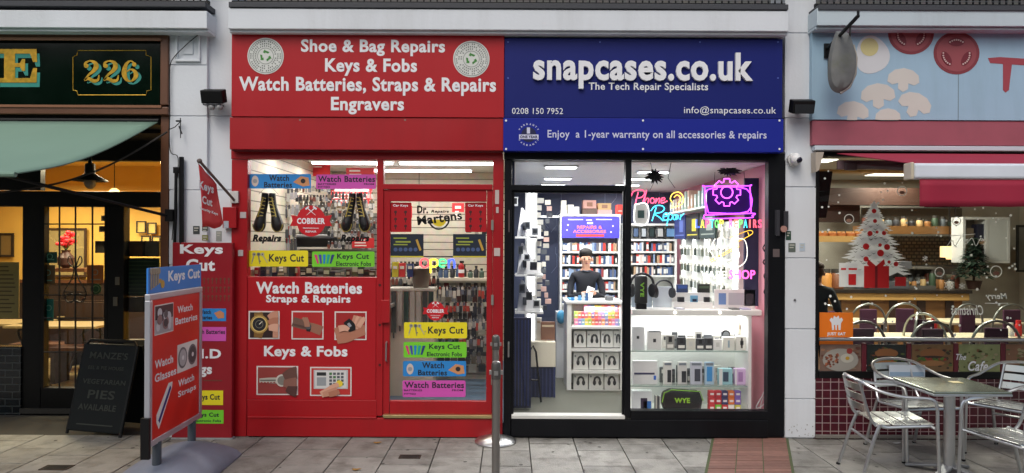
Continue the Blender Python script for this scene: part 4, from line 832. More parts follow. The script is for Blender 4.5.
# ---- person behind the counter
def person(label, x, y, z, pose, rz, skin, hair, top, legs=(30, 32, 40), sc_=1.0):
    root = thing('person', label, 'person', (x, y, z), rz)
    V_ = [(0, 0, .98, .14), (0, 0, 1.16, .125), (0, -.01, 1.32, .145), (0, 0, 1.42, .1), (0, 0, 1.475, .052), (0, -.015, 1.53, .056), (0, -.025, 1.6, .082), (0, -.022, 1.67, .08),
          (.15, 0, 1.4, .062), (.2, 0, 1.3, .052), pose[0] + (.042,), pose[1] + (.03,), (-.15, 0, 1.4, .062), (-.2, 0, 1.3, .052), pose[2] + (.042,), pose[3] + (.03,),
          (.09, 0, .9, .1), (.1, -.01, .5, .062), (.1, .01, .09, .045), (.1, -.14, .03, .035), (-.09, 0, .9, .1), (-.1, -.01, .5, .062), (-.1, .01, .09, .045), (-.1, -.14, .03, .035)]
    E_ = [(0, 1), (1, 2), (2, 3), (3, 4), (4, 5), (5, 6), (6, 7), (3, 8), (8, 9), (9, 10), (10, 11), (3, 12), (12, 13), (13, 14), (14, 15), (0, 16), (16, 17), (17, 18), (18, 19), (0, 20), (20, 21), (21, 22), (22, 23)]
    for wi, sg in ((11, 1), (15, -1)):                      # palms and fingers
        w = Vector(V_[wi][:3]); e = Vector(V_[wi - 1][:3]); d = (w - e).normalized(); side = d.cross(Vector((0, 0, 1))).normalized(); b0 = len(V_)
        p = w + d * .055; V_.append((*p, .026)); E_.append((wi, b0))
        for f, (off, ln) in enumerate(((-.027, .055), (-.009, .065), (.009, .062), (.026, .05))):
            q1 = p + side * off + d * .03; q2 = q1 + d * ln * .5 + Vector((0, 0, -.012)); k = len(V_); V_.append((*q1, .0095)); V_.append((*q2, .008)); E_ += [(b0, k), (k, k + 1)]
        k = len(V_); q = p - side * .03 * sg + d * .005; V_.append((*q, .011)); V_.append((*(q + d * .03 + Vector((0, 0, .012))), .009)); E_ += [(b0, k), (k, k + 1)]
    me = bpy.data.meshes.new('body'); me.from_pydata([v[:3] for v in V_], E_, []); o = bpy.data.objects.new('body', me); COL.objects.link(o)
    md = o.modifiers.new('skin', 'SKIN'); md.use_smooth_shade = True
    for i, v in enumerate(V_): me.skin_vertices[0].data[i].radius = (v[3], v[3] * (.8 if i in (0, 1, 2, 3) else 1)); 
    me.skin_vertices[0].data[0].use_root = True
    su = o.modifiers.new('sub', 'SUBSURF'); su.levels = 2; su.render_levels = 2
    dg = bpy.context.evaluated_depsgraph_get(); m2 = bpy.data.meshes.new_from_object(o.evaluated_get(dg)); bpy.data.objects.remove(o)
    for v in m2.vertices:                                   # shape the head: narrower jaw, nose, brow
        c = v.co
        if c.z > 1.54: 
            if c.z < 1.6: c.x *= .86
            if abs(c.x) < .018 and c.y < -.08 and 1.585 < c.z < 1.63: c.y -= .018
    m2.materials.clear(); m2.materials.append(C(*skin)); m2.materials.append(mat('cloth_%d_%d_%d' % top, top, .85, var=.2)); m2.materials.append(C(*legs)); m2.materials.append(C(24, 22, 22))
    hz = [Vector(V_[11][:3]), Vector(V_[15][:3])]
    for p in m2.polygons:
        c = p.center; hand = any((c - w).length < .13 and (c - w).dot((w - Vector(V_[i][:3])).normalized()) > -.015 for w, i in ((hz[0], 10), (hz[1], 14)))
        p.material_index = 0 if (c.z > 1.475 and abs(c.x) < .12) or hand else (1 if c.z > .93 else (2 if c.z > .1 else 3)); p.use_smooth = True
    bd = bpy.data.objects.new('body', m2); COL.objects.link(bd); bd.parent = root
    def ch(mb, n, m): q = mb.build(n, m, None, smooth=True); q.parent = root
    mb = MB(); mb.ball(0, .012, 1.705, .088, .1, .062); mb.ball(0, .04, 1.65, .085, .075, .09); ch(mb, 'hair', mat('hair_%d_%d_%d' % hair, hair, .7, var=.3, scale=60))
    mb = MB(); mb.ball(-.03, -.099, 1.625, .013, .006, .008, 8, 6); mb.ball(.03, -.099, 1.625, .013, .006, .008, 8, 6); ch(mb, 'eye', C(30, 22, 20))
    mb = MB(); mb.ball(-.03, -.1, 1.645, .017, .006, .004, 8, 4); mb.ball(.03, -.1, 1.645, .017, .006, .004, 8, 4); ch(mb, 'eyebrow', C(30, 22, 18))
    mb = MB(); mb.tube([(.055 * math.cos(t), -.012 + .055 * math.sin(t), 1.475 + .01 * math.sin(t)) for t in [i * .5236 for i in range(12)]], .012, 6, True); ch(mb, 'collar', C(60, 64, 74))
    mb = MB(); mb.ball(0, -.1, 1.567, .022, .008, .006, 8, 6); ch(mb, 'mouth', C(150, 80, 76))
    mb = MB(); mb.ball(-.083, -.01, 1.615, .012, .018, .03, 8, 6); mb.ball(.083, -.01, 1.615, .012, .018, .03, 8, 6); ch(mb, 'ear', C(*skin))
    root.scale = (sc_, sc_, sc_); return root
py_ = 2.3; xp = XX(586, py_)
person('person in a dark jumper behind the counter holding something white', xp, py_, .06, ((.215, -.1, 1.12), (.07, -.3, 1.2), (-.215, -.1, 1.12), (-.06, -.3, 1.19)), 0, (214, 160, 132), (26, 20, 18), (22, 24, 32), sc_=.95)
mb = MB(); st = len(mb.v); mb.box(-.045, .045, -.006, .006, -.07, .07); mb.xf(Matrix.Translation((xp + .01, py_ - .36, 1.21)) @ Matrix.Rotation(math.radians(20), 4, 'Y') @ Matrix.Rotation(math.radians(-25), 4, 'X')); mb.build('phone', C(236, 236, 232), label='white phone held by the person behind the counter', cat='phone', bevel=.004)
# ---- left wall: angled display brackets, light strip, units
for k, (pyb, tip) in enumerate(((236.5, 208), (274, 243), (311, 280))):
    y = .95; a = PXZ(515, pyb, y); b = PXZ(543, pyb, y); t = PXZ(521, tip, y); mb = MB()
    o = thing('display_bracket', ('highest', 'middle', 'lowest')[k] + ' white wedge shaped display shelf on the left wall', 'shelf', ((a[0] + b[0]) / 2, y + .1, a[1]))
    mb.box(a[0] - .0, b[0], y - .1, y + .3, a[1] - .02, a[1]); mb.build('shelf_board', WHT, o)
    mb = MB(); mb.prism([(a[0] + .02, a[1] + .001), (b[0] - .02, a[1] + .001), (t[0] + .02, t[1]), (t[0], t[1])], y - .03, y + .02); mb.build('wedge_stand', C(226, 226, 226), o, bevel=.004)
    mb = MB()
    x = a[0] + .08; zz = a[1] + .12; mb.box(x, x + .04, y - .06, y - .034, zz - .05, zz + .03)
    mb.build('mobile_phone', None if False else C(70, 72, 78), label='dark phone propped on the %s wedge shelf' % ('highest', 'middle', 'lowest')[k], cat='phone')
    for j in range(2):
        x = b[0] - .12 + j * .06; mb = MB(); mb.box(x, x + .04, y + .05, y + .15, a[1] + .001, a[1] + .16 - .04 * j); mb.build('white_carton', C(224, 222, 214), label='small white box at the end of the %s wedge shelf' % ('highest', 'middle', 'lowest')[k], cat='box', group='white boxes on the %s wedge shelf' % ('highest', 'middle', 'lowest')[k])
o = thing('light_column', 'glowing white light strip column on the left side of the phone shop', 'light', (XX(530, 1.3), 1.3, .12)); mb = MB(); mb.pbox(525, 190, 537, 345, 1.3, 1.36); mb.build('housing', WHT, o)
mb = MB(); mb.pbox(527.5, 192, 530.5, 343, 1.29, 1.2999); mb.pbox(532.5, 192, 534.5, 343, 1.29, 1.2999); mb.build('led_strip', emi('led_glow', (250, 252, 255), 3), o)
mb = MB()
for k in range(16): py = 198 + k * 7.2; mb.pbox(537.2, py, 540 + random.uniform(0, 4), py + 5, 1.3, 1.36)
mb.build('goods_rack', C(206, 204, 196), label='narrow rack of pale goods beside the light column', cat='rack')
o = thing('side_cabinet', 'cream box cabinet with dark slatted base on the left of the doorway', 'cabinet', (XX(540, 1.2), 1.2, .12))
mb = MB(); mb.pbox(530, 342, 555.5, 367, 1.15, 1.6); mb.build('body', C(224, 216, 194), o, bevel=.004)
mb = MB(); mb.pbox(530, 367.2, 553, 405, 1.17, 1.6); mb.build('base', mat('dark_blue_slats', (26, 34, 70), .5, var=.2), o)
mb = MB()
for k in range(6): mb.pbox(531 + k * 3.7, 369, 532.2 + k * 3.7, 404, 1.155, 1.169)
mb.pbox(553.2, 367.3, 555.3, 404, 1.15, 1.169); mb.build('slat', C(46, 56, 96), o)
o = thing('folded_shutter', 'dark blue folded shutter panel standing inside the door', 'shutter', (XX(521, .6), .6, .12)); mb = MB(); mb.pbox(513.5, 318, 531, 408, .55, .62); mb.build('panel', mat('dark_blue_panel', (20, 26, 60), .4, var=.3), o)
mb = MB()
for k in range(5): mb.pbox(515 + 3.2 * k, 320, 515.8 + 3.2 * k, 406, .542, .549)
mb.build('rib', C(40, 60, 120), o)
mb = MB(); f = lambda a, b: (PXZ(a, b, .9)[0], .9, PXZ(a, b, .9)[1]); mb.tube([f(525, 402), f(530, 350), f(533, 346), f(536, 352), f(541, 402)], .012, 6); mb.tube([f(527, 380), f(539, 380)], .009, 6); mb.build('folding_stool', BLK, label='black folding stool frame before the cream cabinet', cat='stool')
for k, (q, col, lab) in enumerate((((541, 322, 555, 340), (120, 84, 66), 'brown box leaning on the cream cabinet'), ((536, 318, 541.5, 341), (230, 226, 216), 'narrow white box standing on the cream cabinet'), ((535, 333, 541, 341), (200, 80, 80), 'small red pack lying on the cream cabinet'))):
    mb = MB().use(C(*col)); y = 1.25 + .06 * k; mb.pbox(*q, y, y + .05); mb.use(C(200, 180, 150)); mb.pbox(q[0] + 1, q[1] + 3, q[2] - 1, q[1] + 5, y - .002, y - .0004); mb.build('carton', None, label=lab, cat='box')
mb = MB(); mb.pbox(556, 312, 566, 391, 2.3, 2.5); mb.build('white_drawer_unit', C(196, 198, 200), label='white drawer unit left of the display counter', cat='cabinet', bevel=.004)
mb = MB(); x, z = PXZ(561, 317, 2.25); mb.ball(x, 2.25, z, .055, .05, .085); mb.build('blue_bottle_cap', C(60, 140, 180), smooth=True, label='blue rounded bottle standing by the drawer unit', cat='bottle')
# ---- right wall shelving, posters
RW = 2.40
o = thing('wall_rack', 'white lit accessory rack running along the pink wall', 'rack', (RW - .1, 1.8, .12)); zlo, zhi = 1.1, ZZ(225, 3.0)
mb = MB(); mb.box(RW - .06, RW + .02, .7, 3.2, .12, zhi); mb.build('back_panel', C(220, 222, 214), o)
for y in (.75, 1.3, 1.85, 2.4, 2.95): mb = MB(); mb.box(RW - .09, RW - .062, y, y + .05, .2, zhi - .02); mb.build('led_strip', emi('led_glow2', (244, 250, 250), 1.6), o)
mb = MB(); mb.box(RW - .28, RW - .06, .7, 3.2, 2.19, 2.21); mb.build('shelf_board', WHT, o)
for k in range(15):
    y = .75 + k * .16; mb = MB().use(C(*random.choice([(170, 190, 180), (230, 228, 220), (90, 120, 130), (200, 170, 150), (210, 206, 196), (150, 170, 190)]))); h = random.uniform(.14, .24)
    mb.box(RW - .24, RW - .1, y, y + .07, 2.212, 2.212 + h); mb.use(C(236, 236, 230)); mb.box(RW - .243, RW - .2405, y + .01, y + .06, 2.25, 2.25 + h * .5); mb.build('boxed_gadget', None, label='pale boxed gadget on the high shelf along the pink wall', cat='box', group='boxed gadgets on the high right shelf')
for z in (1.95, 1.75, 1.55, 1.35, 1.18):
    for k in range(13):
        y = .85 + k * .17; c = random.choice([(60, 70, 66), (150, 156, 150), (210, 208, 196), (90, 96, 80), (180, 180, 172), (120, 126, 120)]); mb = MB().use(C(*c)); mb.box(RW - .12, RW - .1, y, y + .07, z - .1, z); mb.use(C(228, 226, 216)); mb.box(RW - .13, RW - .1205, y - .006, y + .076, z - .02, z + .03)
        mb.build('accessory_pack', None, label='small accessory pack hanging on the lit rack along the pink wall', cat='pack', group='packs on the lit rack')
for lab, y0_, y1_, col, c2 in (('navy poster on the wall rack beside the tablets', 2.55, 3.15, (34, 48, 110), (90, 110, 180)), ('black poster with yellow figure on the wall rack', 1.9, 2.5, (26, 30, 30), (200, 190, 60)), ('dark green poster on the wall rack near the neon laptop', 1.2, 1.85, (40, 60, 56), (150, 160, 150))):
    o = thing('poster', lab, 'poster', (RW - .15, (y0_ + y1_) / 2, 1.9)); mb = MB(); mb.box(RW - .16, RW - .145, y0_, y1_, 1.86, 2.17); mb.build('sheet', C(*col), o); mb = MB(); mb.box(RW - .163, RW - .1605, y0_ + .1, y1_ - .3, 1.95, 2.1); mb.box(RW - .163, RW - .1605, y0_ + .05, y1_ - .08, 1.9, 1.915); mb.build('print', C(*c2), o)
mb = MB(); a, b, c, d = R4(744.5, 178, 760.5, 306, .4); mb.box(a, b, .4, .43, c, d); mb.build('navy_end_panel', mat('navy_board', (38, 46, 76), .6), label='tall navy end panel at the right of the neon signs', cat='panel')
mb = MB(); f = lambda a, b: (PXZ(a, b, .14)[0], .14, PXZ(a, b, .14)[1]); mb.tube([f(*p) for p in smoothpath([(765, 232), (768, 240), (763, 248), (768, 256), (763, 262), (768, 268), (764, 276), (768, 284), (764, 292), (769, 300), (765, 312)], 4)], .007, 5); mb.build('hanging_cable', BLK, label='black wavy cable hanging at the right edge of the window', cat='cable')
mb = MB(); mb.tube([f(*p) for p in smoothpath([(760, 411), (762, 400), (768, 392), (764, 404), (756, 408), (762, 396), (766, 388)], 4)], .004, 5); mb.build('white_wire', C(200, 200, 200), label='thin white wire tangled in the bottom right window corner', cat='cable')
# ---- window display: table and lit glass shelves
YT = .22
o = thing('display_table', 'white glossy display table in the phone shop window', 'display', (XX(695, YT), YT + .3, ZZ(312, YT)))
a, b, c, d = R4(632.5, 310, 762, 315.5, YT); mb = MB(); mb.box(a, b, YT, YT + .5, c, d); mb.build('tabletop', C(236, 236, 230, .3), o, bevel=.006)
ztab = d
lamp((a + b) / 2, YT + .22, c - .02, 1.1, .3, 6, name='display_strip_glow')
a2, b2 = XX(631, YT), XX(752, YT); mb = MB(); mb.box(a2, b2, YT + .42, YT + .45, ZZ(413, YT), c - .002); mb.build('back_panel', WHT, o)
mb = MB(); mb.box(b2 - .03, b2, YT, YT + .42, ZZ(413, YT), c - .002); mb.build('side_panel', WHT, o)
mb = MB(); mb.box(a2, b2, YT - .02, YT + .45, ZZ(416, YT), ZZ(412.5, YT)); mb.build('base_panel', C(206, 206, 200), o)
GSH = glass('shelf_glass', (.95, .985, .97), 1.0)
for py in (350.5, 385.5): z = ZZ(py, YT); mb = MB(); mb.box(a2 + .005, b2 - .032, YT + .02, YT + .4, z - .008, z); mb.build('glass_shelf', GSH, o); mb = MB(); mb.box(a2 + .005, b2 - .032, YT + .014, YT + .0195, z - .009, z + .001); mb.build('shelf_edge', C(150, 170, 160, .2), o)
for k in range(2): mb = MB(); x, z = PXZ((675, 720)[k], 312.5, YT - .001); mb.ball(x, YT - .002, z, .014, .006, .014, 10, 6); mb.build('edge_lamp', emi('spot_glow', (255, 250, 235), 4), o)
def item(q, y, t, col, lab, nm='boxed_phone', face=None, cat='box', fc=(40, 42, 46), zbase=None):
    x0, x1, z0_, z1 = R4(*q, y)
    if zbase is not None: z1 += zbase - z0_; z0_ = zbase
    o = thing(nm, lab, cat, ((x0 + x1) / 2, y, z0_)); mb = MB(); mb.box(x0, x1, y, y + t, z0_, z1); mb.build('carton' if cat == 'box' else 'body', C(*col), o, bevel=.003)
    if face:
        mb = MB().use(C(*fc)); w, h = x1 - x0, z1 - z0_
        for r in face:
            if len(r) > 4: mb.use(C(*r[4]))
            mb.box(x0 + w * r[0], x0 + w * r[2], y - .0025, y - .0004, z1 - h * r[3], z1 - h * r[1])
        mb.build('printed_front', None, o)
    return o
z1s = ZZ(350.5, YT) + .001; z2s = ZZ(385.5, YT) + .001; z3s = ZZ(412.5, YT) + .001; yi = YT + .08
item((632.5, 325, 644.5, 348), yi, .04, (226, 228, 228), 'white tablet box at the left end of the upper glass shelf', face=[(.35, .4, .55, .52)], zbase=z1s)
item((647.5, 329, 661.5, 348), yi, .04, (222, 222, 218), 'white phone box with small dark dot on the upper shelf', face=[(.1, 0, .9, .06), (.4, .42, .6, .6)], zbase=z1s)
for k, (x0, x1, t, c, lab) in enumerate(((666, 674.5, 333.5, (150, 150, 144), 'grey phone case pack first in its row on the upper glass shelf'), (677, 686, 335.5, (50, 52, 56), 'dark phone case pack second in its row on the upper glass shelf'), (686.5, 695, 336, (214, 212, 200), 'cream phone case pack between two dark packs'), (696, 704.5, 336.5, (70, 72, 76), 'dark phone case pack just right of the cream one'),
                                    (704.8, 713, 336, (60, 62, 66), 'dark phone case pack left of the white slanted pack'), (713.5, 722, 337, (232, 232, 228), 'white slanted pack on the upper glass shelf'))):
    item((x0, t, x1, 348), yi, .02, c, lab, 'case_pack', face=[(.15, .62, .85, .85, (232, 230, 222)), (.3, .1, .7, .45, (30, 30, 34))] if k != 5 and k != 2 else [(.3, .3, .7, .7, (206, 206, 200))], zbase=z1s)
item((723, 337, 734.5, 350), yi, .05, (222, 222, 212), 'white watch box beside the round black watch', face=[(.42, .25, .58, .8, (150, 170, 180))], zbase=z1s); item((736, 336, 747.5, 350), yi, .05, (220, 218, 210), 'white watch box at the right end of the upper shelf', face=[(.42, .12, .58, .85, (90, 80, 76)), (.36, .32, .64, .62, (70, 70, 74))], zbase=z1s)
item((633, 360.5, 657.5, 384), yi, .06, (226, 226, 224), 'white laptop box at the left end of the middle shelf', face=[(.05, .5, .88, .58, (60, 60, 90)), (.84, .62, .94, .8, (60, 110, 200))], zbase=z2s)
for k, (x0, x1, c, f) in enumerate(((663.5, 672, (214, 214, 208), (.45, .35, .9, .9, (36, 38, 44))), (678, 687, (206, 206, 202), (.4, .4, .9, .9, (40, 42, 48))), (690.5, 702, (190, 194, 206), (.35, .3, .85, .85, (60, 64, 76))), (705, 714, (170, 196, 214), (.2, .2, .8, .85, (60, 140, 200))))):
    item((x0, 361.5, x1, 384), yi, .03, c, ('clear charger pack on the middle shelf nearest the laptop box', 'clear charger pack second on the middle shelf', 'lilac grey charger pack on the middle shelf', 'blue cable pack on the middle shelf')[k], 'charger_pack', face=[f, (.1, .04, .9, .14, (120, 130, 140))], zbase=z2s)
item((719, 368, 732.5, 384), yi, .06, (150, 196, 204), 'teal speaker box on the middle shelf', face=[(.3, .2, .7, .8, (50, 70, 90)), (0, 0, .25, 1, (214, 218, 216))], zbase=z2s); item((735, 368, 748, 384), yi, .06, (206, 176, 214), 'lilac headset box at the right end of the middle shelf', face=[(.25, .2, .6, .8, (160, 120, 170)), (0, 0, .12, 1, (230, 226, 230))], zbase=z2s)
item((632.5, 391, 652, 411), yi, .08, (228, 230, 230), 'white box with blue and violet picture on the bottom shelf', face=[(.42, .35, .75, .95, (50, 44, 70)), (.55, .5, .95, .98, (50, 110, 180))], zbase=z3s)
for i in range(5):
    for j in range(3):
        c = ((206, 60, 66), (196, 50, 60), (70, 66, 110), (226, 120, 60), (130, 100, 180))[i] if j else ((206, 60, 60), (120, 200, 60), (206, 60, 60), (230, 228, 220), (200, 190, 80))[i]
        item((709 + i * 6.5, 390.5 + 6.8 * (2 - j), 715 + i * 6.5, 397 + 6.8 * (2 - j)), yi, .06, c, 'red and violet sweet packet stacked at the right of the bottom shelf', 'sweet_packet', face=[(.2, .3, .8, .6, (236, 226, 224))], zbase=z3s + j * (6.9 / S(yi)))['group'] = 'sweet packets on the bottom shelf'
# bag on the bottom shelf
o = thing('hard_case', 'black hard case with lime edge and WYE letters on the bottom shelf', 'case', (XX(681, yi), yi, z3s)); x0, x1, _, _ = R4(662, 389, 703, 411, yi); h = 21 / S(yi)
pts = [(x0 + .03, z3s), (x1 - .02, z3s), (x1, z3s + h * .5), (x1 - .03, z3s + h * .93), (x0 + .09, z3s + h), (x0 + .02, z3s + h * .85), (x0, z3s + h * .4)]
mb = MB(); mb.prism(pts, yi, yi + .12); mb.build('shell', mat('black_case_shell', (34, 36, 38), .5, bump=.2, bscale=150), o, bevel=.02, seg=3)
mb = MB(); mb.tube([(p[0], yi - .004, p[1] + .004) for p in pts[2:]], .005, 5); mb.build('lime_edge', C(140, 200, 60), o); mb = MB(); mb.ptext('WYE', 674.5, 398, 690, 403, yi - .001, .04, .003); mb.build('lettering', C(150, 200, 60), o)
o = thing('round_watch', 'round black watch standing behind the white watch boxes', 'watch', (XX(725.5, yi + .1), yi + .1, z1s)); x, z = PXZ(726, 334.5, yi + .1); mb = MB(); mb.disc(x, z, .042, yi + .1, yi + .115, 24); mb.build('case', BLK, o); mb = MB(); mb.disc(x, z, .03, yi + .098, yi + .0999, 20); mb.build('dial', C(120, 124, 128), o); mb = MB(); mb.box(x - .015, x + .015, yi + .105, yi + .12, z1s, z - .04); mb.build('strap', BLK, o)
item((700, 333, 722, 336), yi + .15, .06, (60, 66, 60), 'dark flat box lying behind the case packs', 'flat_box', face=[(.1, .3, .5, .6, (120, 126, 116))], cat='box', zbase=z1s + .08)
mb = MB(); a, b, c, d = R4(700, 336, 722, 348, yi + .15); mb.box(a, b, yi + .16, yi + .2, z1s, z1s + .079); mb.build('clear_riser', C(206, 210, 206), label='pale riser under the dark flat box', cat='riser')
item((738.5, 321, 743, 335), yi + .15, .03, (206, 196, 176), 'tall narrow cream box behind the watch boxes', 'narrow_box', face=[(.2, .3, .8, .6, (120, 100, 80))], zbase=None)
# things on the display table
zt = ztab + .001; yj = YT + .18
def headphones(label, px, py, k, y, col=(24, 24, 28)):
    x, z = PXZ(px, py, y); s_ = S(y); r = 10.5 * k / s_; o = thing('headphones', label, 'headphones', (x, y, z - r * 1.3))
    mb = MB(); mb.tube([(x + r * math.cos(t), y, z + r * .9 * math.sin(t)) for t in [math.radians(-15 + 15 * i) for i in range(15)]], r * .11, 8); mb.build('headband', C(*col), o, smooth=True)
    for sg in (-1, 1): 
        mb = MB(); st = 0; mb.lathe([(r * .2, -r * .2), (r * .42, -r * .18), (r * .46, 0), (r * .42, r * .18), (r * .2, r * .2)], 0, 0, 0, 18); mb.xf(Matrix.Translation((x + sg * r * .95, y, z - r * .55)) @ Matrix.Rotation(math.radians(35 * sg), 4, 'Z') @ Matrix.Rotation(math.radians(90), 4, 'Y') @ Matrix.Diagonal((1.35, 1, 1, 1))); mb.build('ear_cup', C(*col), o, smooth=True)
headphones('large black headphones hanging behind the black speaker can', 642, 284, 1.1, yj)
headphones('black and grey headphones standing right of the black speaker can', 664, 288, .82, yj, (50, 54, 60))
o = thing('speaker_can', 'tall black speaker can with green letters in the window', 'speaker', (XX(641, yj - .1), yj - .1, zt)); x, z = PXZ(641, 288, yj - .1); r = 6.3 / S(yj - .1)
zz0 = ZZ(303, yj - .1); mb = MB(); mb.lathe([(r * .8, 0), (r, .01), (r, .25), (r * .85, .268)], x, yj - .1, zz0, 24); mb.build('cylinder_body', mat('black_mesh', (20, 22, 20), .6, bump=.3, bscale=300), o, smooth=True)
mb = MB(); st = 0; mb.text('VYE', -.07, .07, -.018, .018, 0, .04, .003); mb.xf(Matrix.Translation((x, yj - .1 - r - .002, zz0 + .14)) @ Matrix.Rotation(math.radians(90), 4, 'Y')); mb.build('lettering', C(130, 190, 60), o); mb = MB(); mb.box(x - .05, x + .05, yj - .13, yj - .07, zt, zz0 - .001); mb.build('foot', BLK, o)
for k, (x0, x1, c, lab) in enumerate(((631.5, 652, (190, 206, 220), 'pale blue grey laptop back at the left end of the table'), (653, 672, (204, 214, 222), 'pale grey laptop back behind the smaller headphones'))):
    x_, y_ = XX((x0 + x1) / 2, yj + .1), yj + .1; item((x0, 281, x1, 301.5), y_, .015, c, lab, 'laptop', cat='laptop', zbase=zt)
for k, (q, c, f, lab, nm, ct) in enumerate((((677, 281, 688, 289), (50, 66, 104), (.1, .12, .9, .5, (60, 90, 160)), 'navy camera box on the table riser', 'camera_box', 'box'), ((698, 281, 710, 289.5), (30, 34, 30), (.1, .2, .9, .5, (70, 90, 70)), 'black camera box on the table riser', 'camera_box', 'box'),
        ((678, 292, 684.5, 297), (50, 52, 56), (.2, .2, .8, .8, (24, 24, 28)), 'small dark watch cube left on the riser', 'watch_box', 'box'), ((691, 292, 698, 298.5), (100, 150, 180), (.2, .5, .8, .9, (20, 30, 60)), 'small blue watch cube in the middle of the riser', 'watch_box', 'box'), ((704.5, 292, 710, 297), (40, 42, 46), (.2, .2, .8, .8, (20, 20, 24)), 'small dark watch cube right on the riser', 'watch_box', 'box'))):
    item(q, yj + (.12 if k < 2 else .02), .04, c, lab, nm, [f], ct, zbase=(zt + .145) if k < 2 else (zt + .058))
o = thing('table_riser', 'white two step riser in the middle of the display table', 'riser', (XX(694, yj), yj, zt)); a, b = XX(674, yj), XX(713, yj)
mb = MB(); mb.box(a, b, yj, yj + .1, zt, zt + .057); mb.build('lower_step', WHT, o); mb = MB(); mb.box(a, b, yj + .101, yj + .2, zt, zt + .144); mb.build('upper_step', WHT, o)
o = item((714.5, 284, 755.5, 303), yj, .02, (232, 232, 228), 'wide white tray of phone screens at the right of the table', 'screen_tray', [(.1, .2, .28, .8, (110, 140, 190)), (.34, .18, .72, .82, (190, 190, 194)), (.76, .22, .95, .82, (50, 52, 58))], 'tray', zbase=zt)
for k, (px, c, lab) in enumerate(((735, (100, 104, 100), 'grey phone lying flat on the right of the table'), (746, (180, 176, 206), 'lilac phone lying flat on the right of the table'), (680, (190, 190, 200), 'pale phone lying flat in the middle of the table'))):
    x = XX(px, YT + .07); mb = MB(); mb.box(x - .04, x + .04, YT + .03, YT + .15, zt, zt + .012); mb.build('flat_phone', C(*c), label=lab, cat='phone', bevel=.004)
# ---- neon signs in the window
YN = .12
def nf(ox, oy, k): return lambda pts: [(ox + x / k, oy + y / k) for x, y in pts]
f = nf(620, 150, 3.38)
o = thing('phone_repair_neon', 'pink and blue neon Phone Repair sign with yellow speech bubble', 'neon sign', (XX(660, YN), YN, ZZ(225, YN)))
neo(o, 'phone_word', (255, 80, 120), 2.4, [f(p) for p in ([(52, 182), (57, 160), (62, 142)], [(38, 156), (44, 142), (62, 134), (80, 138), (82, 150), (72, 160), (58, 162)], [(76, 180), (86, 150), (90, 136), (84, 160), (80, 178), (90, 164), (97, 166), (94, 180)],
    [(112, 162), (104, 165), (103, 176), (110, 180), (117, 172), (112, 162)], [(119, 180), (123, 163), (121, 176), (131, 163), (134, 168), (131, 180)], [(138, 172), (150, 168), (150, 162), (142, 163), (138, 173), (142, 180), (160, 172)])], YN, .0045)
neo(o, 'repair_word', (70, 210, 250), 2.4, [f(p) for p in ([(108, 240), (116, 215), (122, 194)], [(104, 206), (118, 190), (140, 188), (150, 198), (140, 210), (118, 216), (134, 228), (146, 240)], [(146, 226), (160, 222), (160, 214), (150, 215), (146, 228), (151, 238), (162, 234)],
    [(158, 256), (166, 216), (172, 216), (178, 224), (172, 236), (162, 232)], [(190, 218), (181, 222), (180, 233), (187, 234), (192, 218), (190, 236)], [(197, 220), (195, 234)], [(199, 209), (199, 211)], [(203, 236), (206, 218), (206, 224), (217, 214)])], YN, .0045)
neo(o, 'speech_bubble', (250, 210, 90), 2.4, [f(p) for p in ([(172, 195), (178, 182), (170, 165), (178, 148), (196, 142), (210, 152), (214, 170), (206, 186), (188, 192), (172, 196)], [(182, 160), (192, 152), (202, 158), (204, 170), (196, 180)])], YN, .004)
mb = MB(); mb.ppoly(f([(50, 184), (92, 184), (92, 248), (50, 248)]), YN + .004, .003); mb.build('phone_plate', C(220, 222, 220), o); mb = MB(); mb.ppoly(f([(60, 204), (82, 204), (82, 230), (60, 230)]), YN + .002, .0015); mb.build('phone_screen', C(60, 86, 84), o)
neo(o, 'phone_outline', (255, 255, 250), 2.5, [f([(50, 184), (92, 184), (92, 248), (50, 248), (50, 184)])], YN, .0045)
mb = MB(); mb.ptube([(650, 161), (655, 180), (650, 190)], .0025, YN); mb.ptube([(672, 158), (668, 178), (675, 188)], .0025, YN); mb.build('hanging_chain', BLK, o)
f = nf(620, 150, 3.38)
o = thing('laptop_neon', 'violet neon laptop and gear sign with LAPTOP REPAIRS in many colours', 'neon sign', (XX(728, YN), YN, ZZ(228, YN)))
mb = MB(); mb.ppoly(f([(294, 128), (436, 126), (440, 216), (292, 218)]), YN + .012, .004); mb.build('back_plate', mat('violet_acrylic', (52, 10, 96), .3, var=.1), o)
V1 = (196, 70, 255)
neo(o, 'laptop_outline', V1, 2.4, [f([(290, 218), (286, 128), (290, 123), (434, 121), (439, 126), (443, 214)]), f([(298, 210), (296, 134), (428, 132), (432, 208), (298, 212)]), f([(284, 220), (446, 214), (446, 222), (438, 229), (294, 232), (285, 228), (284, 220)])], YN, .0055)
g = []
for k in range(8):
    a = k * math.pi / 4 - math.pi / 2; g += [(361 + r * math.cos(a + d), 143 + r * math.sin(a + d)) for r, d in ((36, -.3), (47, -.2), (47, .2), (36, .3))]
neo(o, 'gear_outline', (226, 90, 255), 2.6, [f(circ(361, 143, 20, n=14))], YN - .012, .0055)
mb = MB(); mb.ptube(f(g), .0055, YN - .012, 6, True); mb.build('gear_outline', MC['neon_226_90_255_26'], o)
cols = [(60, 90, 255), (250, 220, 60), (255, 60, 110), (60, 230, 230), (90, 230, 90), (250, 230, 70), (70, 70, 255), (255, 70, 150), (255, 90, 70), (90, 220, 90), (50, 210, 240), (255, 80, 80), (255, 70, 90), (220, 60, 100)]
t = 'LAPTOP REPAIRS'; adv = 67.0 / 14
